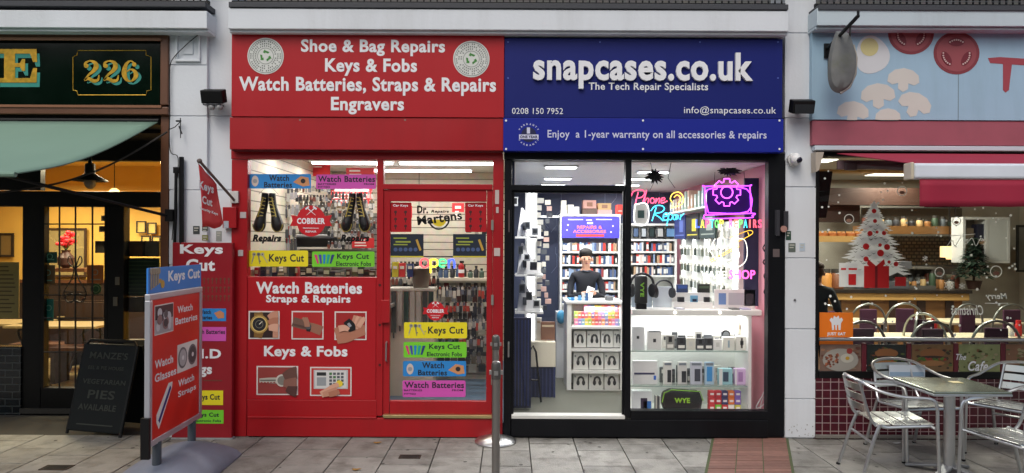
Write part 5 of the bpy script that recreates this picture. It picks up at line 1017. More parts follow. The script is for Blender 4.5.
for k, ch in enumerate(t):
    if ch == ' ': continue
    mb = MB(); x0 = 695.5 + k * adv; mb.ptext(ch, x0 + (.9 if ch == 'I' else .2), 219.5, x0 + (2.3 if ch == 'I' else 3.9), 227.8, YN, .015, .006)
    mb.build('letter_' + ch.lower(), emi('neon_letter_%d' % k, tuple(int(c + (255 - c) * .08) for c in cols[k]), 2.0), o)
mb = MB(); mb.ptube([(715, 172), (714, 185)], .0025, YN + .01); mb.ptube([(744, 172), (745, 185)], .0025, YN + .01); mb.build('hanging_chain', BLK, o)
o = thing('vape_neon', 'white neon cup with orange vape tube over VAPE SHOP letters', 'neon sign', (XX(728, YN), YN, ZZ(278, YN)))
WN = (255, 252, 240)
neo(o, 'white_swirl', WN, 2.0, [f(p) for p in ([(304, 300), (298, 345), (318, 320), (304, 336), (322, 370)], [(330, 300), (350, 296), (352, 330), (336, 344), (350, 372), (372, 370)], [(372, 330), (384, 310), (402, 300), (422, 306), (430, 340), (424, 376), (398, 396), (372, 394), (356, 380)], [(380, 350), (396, 340), (404, 356), (392, 372), (378, 366)], [(322, 300), (312, 322), (330, 350), (318, 374)])], YN, .003)
neo(o, 'orange_tube', (250, 196, 60), 1.6, [f([(306, 380), (404, 326)]), f([(304, 374), (402, 320)]), f([(372, 296), (436, 272), (446, 284), (398, 310)]), f([(432, 278), (436, 290)])], YN - .01, .003)
mb = MB(); mb.ptext('VAPE', 701, 271, 726, 278.3, YN, .0, .006); mb.build('vape_letters', emi('neon_white_soft', WN, 1.6), o); mb = MB(); mb.ptext('SHOP', 729, 270, 755, 279, YN, .01, .006); mb.build('shop_letters', emi('neon_pink', (255, 90, 190), 2.0), o)
for lab, px, py, w, h in (('black spiky bow ornament above the pink neon words', 654, 177, 10, 8), ('black spiky bow ornament above the neon laptop', 728, 172, 14, 5)):
    mb = MB(); x, z = PXZ(px, py, YN + .03); s_ = S(YN)
    for k in range(16):
        a = k * math.pi / 8 + random.uniform(-.15, .15); c, d = math.cos(a), math.sin(a); L_ = random.uniform(.65, 1.1); e = (x + c * w / s_ * L_, YN + .03 + random.uniform(-.02, .02), z + d * h / s_ * L_); mb.tube([(x, YN + .03, z), ((x + e[0]) / 2, YN + .03, (z + e[2]) / 2 + .008), e], [.008, .016, .002], 5)
    mb.build('spiky_ornament', BLK, label=lab, cat='ornament')

for k, (px, py, w, h, c, y) in enumerate(((513, 197, 5, 9, (196, 198, 200), 1.0), (518, 246, 5, 8, (60, 64, 70), .9), (524, 254, 6, 7, (150, 154, 158), .86), (530, 262, 7, 8, (44, 46, 52), .84), (519, 284, 6, 9, (70, 74, 80), .88), (526, 292, 6, 8, (40, 42, 48), .85), (533, 300, 7, 8, (170, 172, 174), .84), (525, 222, 5, 7, (60, 66, 74), .86), (532, 228, 6, 7, (90, 94, 100), .84))):
    mb = MB().use(C(*c)); mb.pbox(px, py, px + w, py + h, y - .02, y); mb.use(C(20, 24, 30)); mb.pbox(px + 1, py + 1, px + w - 1, py + h - 2, y - .023, y - .0203)
    mb.build('display_phone', None, label='small display phone on the wedge shelves at the left wall', cat='phone', group='display phones on the wedge shelves', bevel=.002)
for k in range(18):
    px = 541 + random.uniform(-1, 6); py = 200 + k * 6.2; mb = MB().use(C(*random.choice([(226, 222, 210), (190, 186, 176), (90, 94, 100), (206, 170, 160), (50, 54, 64)]))); mb.pbox(px, py, px + random.uniform(3, 6), py + 4.6, 1.24, 1.3); mb.build('hanging_pack', None, label='little pack hanging on the narrow rack beside the light column', cat='pack', group='packs on the narrow rack')

gp = [(150, 152, 150), (206, 204, 196), (60, 62, 66), (120, 124, 128), (224, 222, 216), (90, 94, 96)]
for zb, px0, px1, lab in ((z1s, 662, 736, 'upper'), (z2s, 660, 748, 'middle')):
    px = px0
    while px < px1:
        w = random.uniform(5, 8.5); item((px, 335 + random.uniform(-3, 3), px + w, 350), yi + .1, .03, random.choice(gp), 'small grey or white accessory box in the back row of the %s glass shelf' % lab, 'accessory_box', [(.2, .15, .8, .4, random.choice(gp)), (.3, .55, .7, .85, random.choice(gp))], zbase=zb)['group'] = 'back row boxes on the %s glass shelf' % lab
        px += w + random.uniform(.4, 2.2)
for k in range(5): item((655 + 1.2 * k, 396 + k * .2, 656 + 1.2 * k, 411), yi + .02, .05, gp[k], 'thin upright pack between the white box and the hard case', 'thin_pack', None, zbase=z3s)['group'] = 'thin packs on the bottom shelf'
# ================================================================ PIE SHOP (left)
K = thing('pie_shop', 'dark old pie shop front with gilded glass sign and green awning', 'shop', (-4.8, .4, 0))
WOOD = mat('varnished_wood', (96, 60, 38), .45, var=.3, scale=5, bump=.1)
DKW = mat('black_green_paint', (10, 11, 11), .4, var=.2, spec=.25)
YR = .85; PL = -560
def fx(q, y0, y1, m, n, par=K, bev=.004):
    mb = MB(); mb.pbox(*q, y0, y1); return mb.build(n, m, par, bevel=bev)
# fascia
mb = MB(); mb.pbox(PL, 28.5, 168, 37.5, -.09, .0); mb.pbox(PL, 105, 168, 113, -.09, .0); mb.pbox(160, 37.5, 168, 105, -.09, .0); mb.build('fascia_frame', WOOD, K, bevel=.008)
mb = MB(); mb.pbox(PL, 36, 161, 39, -.1, -.088); mb.pbox(PL, 103.5, 161, 106, -.1, -.088); mb.build('bead', mat('light_wood_bead', (134, 90, 62), .45, var=.2), K)
o = thing('glass_fascia_sign', 'dark glass sign with gold and teal E and the number 226 in a gold border', 'sign', (XX(120), -.03, ZZ(105)))
mb = MB(); mb.pbox(PL, 38, 160, 105.5, -.05, -.02); mb.build('panel', mat('dark_green_glass', (5, 20, 12), .1, var=.5, scale=3, dirt=.3, dcol=(14, 26, 22), spec=.25), o)
GOLD = mat('gold_leaf', (206, 160, 50), .3, .55, var=.45, scale=25, dirt=.5, dcol=(90, 130, 40)); TEAL = C(40, 138, 126)
def eglyph(dx, dy): 
    P0 = [(-3, 49), (36.5, 49), (37, 62), (33, 62), (30, 53.5), (15, 53.5), (15, 63), (20, 63), (22, 59), (25, 59), (25, 71), (22, 71), (20, 67), (15, 67), (15, 78), (30, 78), (33, 68), (37, 68), (36.5, 82.5), (-3, 82.5), (-3, 78), (4, 78), (4, 53.5), (-3, 53.5)]
    return [(a + dx, b + dy) for a, b in P0]
def figs(mb, dx, dy, y):
    G2_ = [([(.14, .32), (.16, .14), (.42, .04), (.7, .12), (.78, .3), (.62, .5), (.34, .68), (.14, .9)], [.1, .13, .08, .2, .27, .2, .11, .1]), ([(.1, .92), (.35, .84), (.62, .95), (.88, .9), (.94, .68)], [.1, .18, .2, .14, .05])]
    G6_ = [([(.76, .16), (.55, .04), (.3, .18), (.17, .55), (.28, .86), (.52, .965), (.76, .84), (.85, .67), (.76, .5), (.54, .42), (.34, .52)], [.1, .08, .17, .28, .2, .08, .18, .26, .18, .08, .06])]
    for k, G in enumerate((G2_, G2_, G6_)):
        ox, oy = 82.5 + 19.3 * k + dx, 60 + dy; ff = lambda a, b: (ox + a * 17.5, oy + b * 22)
        for pts, ws in G: ribbon(mb, [ff(*p) for p in pts], [w * 18 for w in ws], y - .0003 * (k % 2), .002)
        c = (.22, .27) if k < 2 else (.75, .2); mb.pdisc(*ff(*c), 2.2, y - .0005, .002, 12)
mb = MB(); mb.ppoly(eglyph(3, 4.5), -.0525, .002); figs(mb, 3, 2.5, -.0525); mb.build('teal_shadow', TEAL, o)
mb = MB(); mb.ppoly(eglyph(0, 0), -.056, .002); figs(mb, 0, 0, -.0565); mb.build('gold_figures', GOLD, o)
mb = MB(); b = [(78, 50.5), (146, 50.5), (146, 55), (151, 57), (151, 90), (147, 91), (146, 95), (78, 95), (77, 91), (73, 90), (73, 57), (77, 55)]; mb.ptube(b, .0035, -.053, 5, True); mb.build('gold_border', GOLD, o)
# jamb and lintel parts
fx((160, 113.2, 168, 437), -.05, .1, WOOD, 'corner_post'); mb = MB(); mb.box(XX(168) - .02, XX(168) + .03, .1, YR + .1, 0, 3.2); mb.build('return_wall', DKW, K)
fx((PL, 113.2, 160, 122), -.04, .3, DKW, 'lintel')
mb = MB(); mb.box(XX(PL), XX(160), .301, YR + .1, ZZ(130), ZZ(113.2)); mb.build('soffit', DKW, K)
# recessed screen at YR
Z0 = 0
fx((PL, 100, 168, 159.5), YR, YR + .1, DKW, 'transom_rail'); fx((PL, 190, 168, 205.5), YR, YR + .1, DKW, 'transom_rail')
fx((22, 205.6, 40.5, 415), YR, YR + .12, DKW, 'door_post'); fx((107.5, 205.6, 123.5, 415), YR, YR + .12, DKW, 'door_post'); fx((160, 159.6, 170, 415), YR, YR + .1, mat('brown_post', (60, 36, 24), .5), 'corner_post')
fx((0 - 6, 159.6, 40.5, 190), YR, YR + .08, DKW, 'transom_panel'); fx((-560, 159.6, -480, 415), YR, YR + .1, DKW, 'corner_post')
d = fx((40.6, 388, 107.4, 414.5), YR, YR + .08, DKW, 'door'); mb = MB()
mb.pbox(40.6, 205.6, 44, 388, YR, YR + .08); mb.pbox(104, 205.6, 107.4, 388, YR, YR + .08); mb.build('door_stile', DKW, d)
mb = MB(); mb.pbox(44, 205.6, 104, 388, YR + .05, YR + .056); mb.build('door_glass', PANE_DIM, d)
mb = MB(); mb.pbox(121, 205.6, 160, 340, YR + .05, YR + .056); mb.pbox(-560, 205.6, 22, 345, YR + .05, YR + .056); mb.pbox(40.5, 159.6, 160, 190, YR + .05, YR + .056); mb.build('window_glass', PANE_DIM, K)
fx((123.6, 340, 159.9, 415), YR, YR + .1, mat('etched_lower_panel', (70, 62, 40), .5), 'lower_panel')
mb = MB(); a, b, c, dd = R4(-560, 345, 21.9, 415, YR); mb.box(a, b, YR - .02, YR + .1, c, dd); mb.build('tiled_riser', brickmat('dark_blue_green_tile', (14, 22, 28), (18, 28, 34), (60, 66, 66), .15, .075, .006, rough=.2), K)
mb = MB(); a, b, c, dd = R4(22, 400, 168, 415.2, YR); mb.box(a, b, YR - .04, YR + .1, 0, .05); mb.build('threshold', C(52, 50, 46), K)
mb = MB(); mb.pbox(113, 297, 117, 306, YR - .01, YR - .001); mb.pbox(115, 277, 119, 285, YR - .01, YR - .001); mb.build('paper_notice', C(110, 106, 92), K)
# iron grille of the door
mb = MB(); yg = YR - .02; f = lambda a, b: (PXZ(a, b, yg)[0], yg, PXZ(a, b, yg)[1])
for px in (59.5, 75.5, 92.5): mb.tube([f(px, 206), f(px, 388)], .009, 5)
for py in (224, 295, 318, 352): mb.tube([f(44, py), f(104, py)], .007, 5)
for cx in (70, 79): mb.tube([f(*p) for p in circ(cx, 298, 4.5, 0, 340)], .006, 5)
for s in (-1, 1): mb.tube([f(75 + s * a, b) for a, b in smoothpath([(1, 268), (7, 262), (5, 256), (1, 268), (4, 280), (11, 292), (8, 302), (0, 300)], 3)], .006, 5)
mb.tube([f(75 - 11, 292), f(75 + 11, 292)], .006, 5); mb.build('iron_grille', mat('wrought_iron', (16, 16, 16), .5), d)
ROOMW = mat('warm_yellow_wall', (214, 170, 80), .7, var=.08)
room(K, -9.6 , -3.22, YR + .1, 4.4, .0, 2.95, mat('worn_lino', (190, 170, 122), .4, var=.25), C(232, 196, 112), ROOMW)
mb = MB(); mb.box(-9.6, -3.22, 4.37, 4.399, .0, 1.15); mb.build('wainscot', mat('dark_wainscot', (44, 32, 24), .5, var=.3), K); mb = MB(); mb.box(-9.6, -3.22, 4.34, 4.399, 1.151, 1.2); mb.build('dado_rail', WOOD, K)
for k, (x, y) in enumerate(((-5.6, 1.35), (-4.6, 1.35), (-3.7, 1.35), (-6.6, 3.3))):  # added globe lamps, kept out of the camera's sight, to light the room
    o = thing('hidden_ceiling_lamp', 'added globe lamp hidden near the pie shop ceiling to light the room', 'ceiling light', (x, y, 2.8), group='hidden globe lamps lighting the pie shop')
    mb = MB(); mb.ball(x, y, 2.8, .1); mb.build('globe', emi('hidden_globe', (255, 206, 120), 4), o, smooth=True); mb = MB(); mb.tube([(x, y, 2.9), (x, y, 2.95)], .04); mb.build('ceiling_rose', C(60, 50, 36), o)
    lamp(x, y, 2.66, .4, .3, 46, (1, .84, .58), 'hidden_fill_glow')
def frame(lab, q, y, cf, ci, cat='picture', nm='framed_picture', t=2):
    x0, y0, x1, y1 = q; o = thing(nm, lab, cat, (XX((x0 + x1) / 2, y), y, ZZ(y1, y))); mb = MB()
    mb.pbox(x0, y0, x1, y0 + t, y - .03, y); mb.pbox(x0, y1 - t, x1, y1, y - .03, y); mb.pbox(x0, y0 + t, x0 + t, y1 - t, y - .03, y); mb.pbox(x1 - t, y0 + t, x1, y1 - t, y - .03, y); mb.build('frame', C(*cf), o)
    mb = MB(); mb.pbox(x0 + t, y0 + t, x1 - t, y1 - t, y - .012, y - .004); mb.build('picture_sheet', ci if not isinstance(ci, tuple) else C(*ci), o); return o
frame('large mirror in a dark frame on the yellow wall behind the door', (42, 228, 86, 277), 4.36, (60, 40, 26), mat('old_mirror', (180, 160, 110), .25, .3))
frame('dark framed picture on the wall behind the left window', (-2, 233, 13, 257), 4.36, (40, 30, 22), (120, 96, 56))
for k, q in enumerate(((101, 215.5, 107, 221), (99, 226, 105.5, 232), (95, 241, 105, 253))): frame(('topmost small dark notice seen at the right of the door glass', 'second small dark notice at the right of the door glass', 'black square notice above the orange sticker')[k], q, 1.6, (24, 22, 18), (34, 30, 24), 'notice', 'wall_notice', .6)
for k, q in enumerate(((136, 221, 145.5, 233), (147, 222.5, 156, 234), (141, 235.5, 150, 247), (151.5, 236, 160, 248))): frame(('upper left', 'upper right', 'lower left', 'lower right')[k] + ' of four black framed prints on the yellow wall', q, 4.3, (30, 26, 20), (200, 166, 90), t=1)
# flowers in a dark vase
o = thing('flower_vase', 'red flowers in a dark vase before the mirror', 'vase', (XX(66, 3.4), 3.4, ZZ(270, 3.4))); x = XX(66, 3.4); z = ZZ(270, 3.4)
mb = MB(); mb.lathe([(.04, 0), (.1, .05), (.11, .14), (.05, .22), (.06, .25)], x, 3.4, z, 16); mb.build('vase', C(60, 34, 30), o, smooth=True)
mb = MB()
for k in range(26): a = random.uniform(0, 6.28); r = random.uniform(0, .13); mb.ball(x + r * math.cos(a), 3.4 + r * .6 * math.sin(a), z + .36 + random.uniform(-.07, .16) * (1 - r * 3), .032, .03, .028, 7, 5)
mb.build('blossoms', mat('red_petals', (206, 30, 44), .6, var=.3, scale=30), o); mb = MB()
for k in range(8): a = k * .8; mb.tube([(x, 3.4, z + .24), (x + .08 * math.cos(a), 3.4 + .06 * math.sin(a), z + .36)], .005, 4)
mb.build('stem', C(50, 90, 40), o)
mb = MB(); mb.box(x - .35, x + .35, 3.25, 3.6, z - .05, z - .001); mb.build('console_shelf', WOOD, label='wooden shelf under the flower vase', cat='shelf')
# stickers/signs in the windows
ys = YR + .048
for lab, q, col, nm in (('teal round menu sticker upper left of the door glass', (43, 252, 57, 263), (30, 86, 70), 'window_sticker'), ('brown paper notice below the teal sticker on the door', (40.8, 265, 55, 284), (110, 90, 54), 'paper_notice'), ('teal delivery sticker low on the door glass', (37.5 + 6.6, 299, 53.5, 321), (12, 110, 98), 'window_sticker'), ('orange brown sticker at the right of the door glass', (87, 265, 103.5, 283), (186, 104, 34), 'window_sticker')):
    o = thing(nm, lab, 'sticker', (XX((q[0] + q[2]) / 2, ys), ys, ZZ(q[3], ys))); mb = MB(); mb.pbox(*q, ys - .002, ys); mb.build('backing', C(*col), o); mb = MB().use(C(170, 160, 130) if 'teal' not in lab else C(120, 180, 160))
    cx, cy = (q[0] + q[2]) / 2, q[1] + (q[3] - q[1]) * .4; mb.ring(*PXZ(cx, cy, ys), 3 / S(ys), 2.3 / S(ys), ys - .0035, ys - .0021, 16); mb.pbox(q[0] + 3, q[3] - 4, q[2] - 3, q[3] - 3, ys - .0035, ys - .0021); mb.build('print', None, o)
o = thing('window_sticker', 'small green round sticker under the orange one', 'sticker', (XX(96, ys), ys, ZZ(294, ys))); mb = MB(); mb.pdisc(96, 289, 5.4, ys - .002, .002, 20); mb.build('backing', C(40, 84, 34), o); mb = MB(); mb.ring(*PXZ(96, 289, ys), 3.6 / S(ys), 3 / S(ys), ys - .003, ys - .0021, 16); mb.build('print', C(150, 170, 110), o)
o = thing('menu_board', 'dark green slatted menu board in the right pie shop window', 'menu board', (XX(142, YR + .1), YR + .1, ZZ(300, YR))); mb = MB(); mb.pbox(126, 258, 159, 296, YR + .1, YR + .12); mb.build('board', C(22, 50, 26), o); mb = MB()
for k in range(9): mb.pbox(128, 261 + 3.9 * k, 156, 262 + 3.9 * k, YR + .094, YR + .099)
mb.build('menu_line', C(60, 84, 50), o)
for k, (q, c) in enumerate((((124, 241, 143, 256.5), (92, 60, 40)), ((143.5, 241, 159, 256.5), (112, 106, 96)), ((124, 297, 144, 312), (96, 74, 50)), ((144.5, 297, 159, 312), (120, 100, 66)))):
    frame(('brown food photo above the green menu board', 'grey plate photo above the green menu board', 'brown food photo below the green menu board', 'ochre food photo below the green menu board')[k], q, YR + .12, (30, 24, 18), mat('food_print_%d' % k, c, .5, var=.6, scale=16), 'picture', 'food_photo', .6)
mb = MB(); mb.pbox(-20, 262, 19, 318, YR + .09, YR + .095); o = thing('menu_sheet', 'pale printed menu sheet in the left window', 'menu', (XX(5, YR), YR + .09, ZZ(318, YR))); mb.build('sheet', C(186, 160, 90), o); mb = MB()
for k in range(12): mb.pbox(-16, 266 + 4.1 * k, random.uniform(8, 16), 267.2 + 4.1 * k, YR + .086, YR + .0895)
mb.build('menu_line', C(110, 84, 40), o)
# tables with cast iron legs and benches
def pietable(px, py, y, lab):
    x = XX(px, y); z = .76; o = thing('marble_table', lab, 'table', (x, y, 0)); mb = MB(); mb.box(x - .55, x + .55, y - .28, y + .28, z, z + .03); mb.build('tabletop', C(150, 130, 88, .4), o, bevel=.005)
    for s in (-.35, .35):
        mb = MB(); 
        for t in (-1, 1): mb.tube([(x + s + a * t, y, b) for a, b in smoothpath([(.02, z), (.12, z - .1), (.03, .42), (.1, .25), (.2, .02)], 4)], .016, 6)
        mb.tube([(x + s - .16, y, z - .12), (x + s, y, z - .02), (x + s + .16, y, z - .12)], .01, 5); mb.tube([(x + s + .05 * math.cos(t), y, .45 + .05 * math.sin(t)) for t in [i * .7 for i in range(9)]], .008, 5)
        mb.build('leg', MC['wrought_iron'], o)
pietable(64, 300, 2.1, 'marble topped table with curly iron legs just inside the door'); pietable(110, 300, 3.2, 'marble topped table further back on the right of the pie shop'); pietable(0, 300, 2.3, 'marble topped table behind the left window')
for px, y, lab in ((60, 2.8, 'dark wooden bench behind the first marble table'), (100, 2.5, 'dark wooden bench behind the green chair back'), (110, 3.8, 'dark wooden bench against the far wall')):
    x = XX(px, y); o = thing('wooden_bench', lab, 'bench', (x, y, 0)); mb = MB(); mb.box(x - .55, x + .55, y - .17, y + .17, .42, .46); mb.build('seat', WOOD, o); mb = MB(); mb.box(x - .55, x + .55, y + .17, y + .2, .42, 1.0); mb.build('backrest', mat('dark_bench_wood', (46, 30, 22), .4), o)
    for s in (-.5, .5): mb = MB(); mb.box(x + s - .03, x + s + .03, y - .15, y + .15, 0, .419); mb.build('leg', MC['dark_bench_wood'], o)
# lantern over the door
x, z = PXZ(90, 180, .5); o = thing('hanging_lantern', 'black enamel pendant lamp hanging before the pie shop door', 'lamp', (x, .5, z))
mb = MB(); mb.lathe([(.012, .24), (.02, .17), (.045, .16), (.05, .06), (.16, -.0), (.162, -.012), (.04, .04), (.04, .05)], x, .5, z, 24); mb.build('lamp_shade', BLK, o, smooth=True); mb = MB(); mb.ball(x, .5, z - .02, .055, .055, .07); mb.build('lamp_glass', C(120, 110, 84, .2), o, smooth=True)
mb = MB(); mb.tube([(x, .5, z + .23), (x, .5, ZZ(130))], .006, 5); mb.build('hanging_rod', BLK, o)
# awning
AW = mat('pale_green_canvas', (116, 144, 128), .8, var=.08, scale=2, dirt=.3, dcol=(104, 136, 118)); xr = (160 - CX) / S(0); zt, yb, zb_ = ZZ(124.5), -1.95, 2.235
o = thing('awning', 'pale green canvas awning sagging over the pie shop door', 'awning', (-4.9, -.05, zt)); mb = MB(); N1, N2 = 26, 14; vs = []
for i in range(N1 + 1):
    for j in range(N2 + 1):
        u = i / N1; v = j / N2; x = xr - 3.2 * u; y = -.05 + (yb + .05) * v; sag = -.10 * math.sin(math.pi * v) * (1 - .35 * min(1, u * 4)); z = zt + (zb_ - zt) * v + sag + .006 * math.sin(u * 50) * v; x += (-.06 * math.sin(math.pi * v)) * (1 - min(1, u * 3)); vs.append((x, y, z))
mb.add(vs, [(i * (N2 + 1) + j, i * (N2 + 1) + j + 1, (i + 1) * (N2 + 1) + j + 1, (i + 1) * (N2 + 1) + j) for i in range(N1) for j in range(N2)])
mc_ = MB()
for i in (5, 12, 19): mc_.tube([(v[0], v[1], v[2] - .003) for v in vs[i * (N2 + 1):(i + 1) * (N2 + 1)]], .004, 4)
mc_.tube([tuple(v) for v in vs[:N2 + 1]], .005, 4); mc_.build('seam', mat('awning_seam', (84, 106, 92), .8), o)
c = mb.build('canvas', AW, o, smooth=True); sm = c.modifiers.new('t', 'SOLIDIFY'); sm.thickness = .004
mb = MB(); mb.tube([(xr - 3.2, -.03, zt + .01), (xr + .01, -.03, zt + .01)], .035, 10); mb.build('roller', BLK, o, smooth=True); mb = MB(); mb.tube([(xr - 3.2, yb, zb_ - .005), (xr, yb, zb_ - .005)], .018, 8); mb.build('front_bar', AW, o, smooth=True)
mb = MB(); a = (PXZ(168, 216, -.1)[0], -.1, PXZ(168, 216, -.1)[1]); mb.tube([a, (xr - .25, -.75, 2.17), (-3.95, -1.4, 2.33)], .014, 7); mb.box(a[0] - .02, a[0] + .05, -.12, -.05, a[2] - .05, a[2] + .06); mb.build('arm', BLK, o)
mb = MB(); p0, p1 = PXZ(167, 132, -.1), (-4.05, 2.17); pts = [(p0[0] + (p1[0] - p0[0]) * t, -.1 - .9 * t, p0[1] + (p1[1] - p0[1]) * t - .12 * math.sin(math.pi * t)) for t in [i / 16 for i in range(17)]]; mb.tube(pts, .009, 5); mb.build('rope', mat('twisted_rope', (50, 48, 44), .9, var=.4, scale=90), o)
# A board
o = thing('sandwich_board', 'black sandwich board advertising vegetarian pies on the pavement', 'sandwich board', (-3.83, -.02, 0)); BW = .62
FB = mat('black_chalkboard', (10, 15, 16), .5, var=.25, dirt=.3, dcol=(26, 34, 34), spec=.2)
def panel(par, lean, txt):
    M_ = Matrix.Rotation(math.radians(-lean), 4, 'X'); h = .84
    mb = MB(); mb.box(-BW / 2, BW / 2, -.012, .012, .03, h); mb.xf(M_); p = mb.build('board', FB, None, bevel=.008); p.parent = par
    mb = MB(); mb.tube([(-BW / 2 + .015, 0, .0), (-BW / 2 + .015, 0, h - .02), (-BW / 2 + .06, 0, h + .035), (BW / 2 - .06, 0, h + .035), (BW / 2 - .015, 0, h - .02), (BW / 2 - .015, 0, 0)], .014, 8); mb.xf(M_); q = mb.build('tube_frame', BLK, None, smooth=True); q.parent = par
    if txt:
        mb = MB()
        for t, a, b, c, d in (("MANZE'S", -.21, .22, .7, .765), ('EEL & PIE HOUSE', -.2, .2, .6, .632), ('VEGETARIAN', -.23, .25, .465, .51), ('PIES', -.14, .16, .33, .41), ('AVAILABLE', -.22, .2, .225, .28)): mb.text(t, a, b, c, d, -.0135, .02, .001)
        mb.box(-.2, .2, -.0145, -.0125, .09, .1); mb.xf(M_); q = mb.build('lettering', mat('faded_chalk_paint', (58, 62, 56), .8), None); q.parent = par
    return M_
panel(o, 15, True); 
mb = MB(); MM = Matrix.Translation((0, .42, 0)) @ Matrix.Rotation(math.radians(11), 4, 'X'); mb.box(-BW / 2, BW / 2, -.012, .012, .03, .82); mb.xf(MM); q = mb.build('rear_board', FB, None); q.parent = o
o.matrix_basis = Matrix.Translation((-3.83, -.06, 0)) @ Matrix.Rotation(math.radians(-33), 4, 'Z') @ Matrix.Shear('XZ', 4, (.16, 0)) if False else Matrix.Translation((-3.84, -.02, 0)) @ Matrix.Rotation(math.radians(-14), 4, 'Z')
# ================================================================ things on the left pilaster
def flood(px, py, lab, dn=True):
    x, z = PXZ(px, py, -.06); o = thing('floodlight', lab, 'floodlight', (x, -.06, z)); mb = MB(); mb.box(x - .1, x + .1, -.2, -.09, z - .06, z + .06); mb.xf(Matrix.Translation((0, -.14, z)) @ Matrix.Rotation(math.radians(18), 4, 'X') @ Matrix.Translation((0, .14, -z))); mb.build('housing', BLK, o, bevel=.01)
    mb = MB(); mb.box(x - .02, x + .02, -.09, -.02, z - .03, z + .03); mb.build('bracket', BLK, o); mb = MB(); mb.box(x - .085, x + .085, -.205, -.2005, z - .075, z + .03) if not dn else mb.box(x - .08, x + .08, -.19, -.11, z - .088, z - .078); mb.build('lens', C(60, 62, 66, .2) if dn else C(26, 27, 30, .3), o)
    return o
o = flood(217.5, 98, 'black floodlight on the white pilaster left of the red sign'); x, z = PXZ(217.5, 104, -.12)
mb = MB(); mb.ball(x - .035, -.16, z - .035, .03); mb.ball(x + .035, -.16, z - .035, .03); mb.build('sensor', C(150, 150, 150, .3), o, smooth=True)
flood(798, 108, 'black floodlight on the white pilaster right of the navy sign', False)
o = thing('wall_cable', 'thin dark cable running down the left pilaster', 'cable', (XX(171), -.1, 3)); mb = MB(); f = lambda a, b: (PXZ(a, b, -.09)[0], -.09, PXZ(a, b, -.09)[1])
mb.tube([f(*p) for p in smoothpath([(205, 10), (204, 28), (200, 33), (186, 45), (172, 60), (169.5, 75), (169.8, 110), (170, 150), (178, 158), (176, 190), (172, 240)], 5)], .004, 5); mb.build('cable', BLK, o)
mb = MB(); mb.ptube([(176, 121), (181, 121)], .008, -.1); mb.ptube([(180.5, 118), (180.5, 138)], .004, -.12); mb.ptube([(179, 126), (182, 134)], .006, -.115); mb.ptube([(168, 130), (175, 127), (180, 122)], .004, -.1); mb.build('wall_hook', BLK, label='small black hook with chain on the left pilaster', cat='hook')
o = thing('downpipes', 'two black pipes on the pilaster between the pie shop and red sign', 'pipe', (XX(178), -.1, ZZ(246))); 
mb = MB(); mb.ptube([(181.5, 157), (181.5, 246)], .022, -.1, 8); mb.build('pipe', BLK, o, smooth=True); mb = MB(); mb.ptube([(174.5, 168), (176, 172), (175.5, 215), (174.5, 246)], .014, -.1, 8); mb.build('pipe', BLK, o, smooth=True)
mb = MB(); mb.pbox(173, 167, 177.5, 173, -.115, -.075); mb.build('pipe_cap', BLK, o)
for k, (q, c, lab) in enumerate((((193, 226, 199.5, 234), (60, 66, 66), 'small dark square sticker on the pilaster behind the flag'), ((202, 226, 208, 231), (80, 84, 80), 'small grey sticker right of the dark square one'), ((202, 235, 208, 240.5), (120, 124, 66), 'olive yellow sticker above the Keys Cut board'), ((216, 231, 221.5, 241), (150, 156, 150), 'pale narrow sticker above the Keys Cut board'),
        ((788.5, 243, 795.5, 252), (96, 106, 100), 'dark grey square sticker on the right pilaster'), ((799.5, 243, 805, 251), (186, 200, 214), 'pale blue scuffed sticker on the right pilaster'), ((786, 231, 791, 240), (46, 74, 60), 'dark green sticker at the edge of the right pilaster'))):
    y = -.063 if q[0] < 207 else -.0235; o = thing('wall_sticker', lab, 'sticker', (PXZ(q[0], q[3], y)[0], y, PXZ(q[0], q[3], y)[1])); mb = MB(); mb.pbox(*q, y, y + .0028); mb.build('backing', C(*c), o); mb = MB(); mb.pbox(q[0] + 1, q[1] + 1.5, q[2] - 1, q[1] + 2.6, y - .0015, y - .0002); mb.pbox(q[0] + 1, q[1] + 4, q[2] - 2, q[1] + 5, y - .0015, y - .0002); mb.build('print', C(190, 190, 180), o)
# Flag sign
o = thing('flag_sign', 'red Keys Cut pennant hanging from an angled pole', 'flag', (XX(232), -.05, ZZ(202)))
yF = -.45
pA = Vector((PXZ(234, 200, -.06)[0], -.06, PXZ(234, 200, -.06)[1])); pB = Vector((PXZ(199.5, 161, -.55)[0], -.55, PXZ(199.5, 161, -.55)[1]))
mb = MB(); mb.tube([pA, pB], .012, 8); mb.ball(pB.x, pB.y, pB.z, .022); mb.build('pole', C(96, 84, 80), o, smooth=True)
mb = MB(); mb.pbox(230, 191, 238, 203, -.06, -.031); mb.build('bracket', C(200, 196, 192), o, bevel=.003)
corners = [(198.5, 164), (216.5, 184), (222.5, 221), (220, 227.5), (212, 228.5), (203, 227)]
def fp(a, b): 
    t = min(1, max(0, (234 - a) / 34.5)); y = -.06 - .49 * t; return Vector((PXZ(a, b, y)[0], y, PXZ(a, b, y)[1]))
mb = MB(); top = [fp(198.5 + 18.5 * i / 8, 163.5 + 21 * i / 8) for i in range(9)]; bot = [fp(203 + 19.5 * i / 8, 227.5 - 1.2 * math.sin(i) - (3 if i == 8 else 0)) for i in range(9)]; vs = []
for i in range(9):
    for j in range(9): vs.append(tuple(top[i].lerp(bot[i], j / 8) + Vector((0, .012 * math.sin(i * 1.3 + j * .5), 0))))
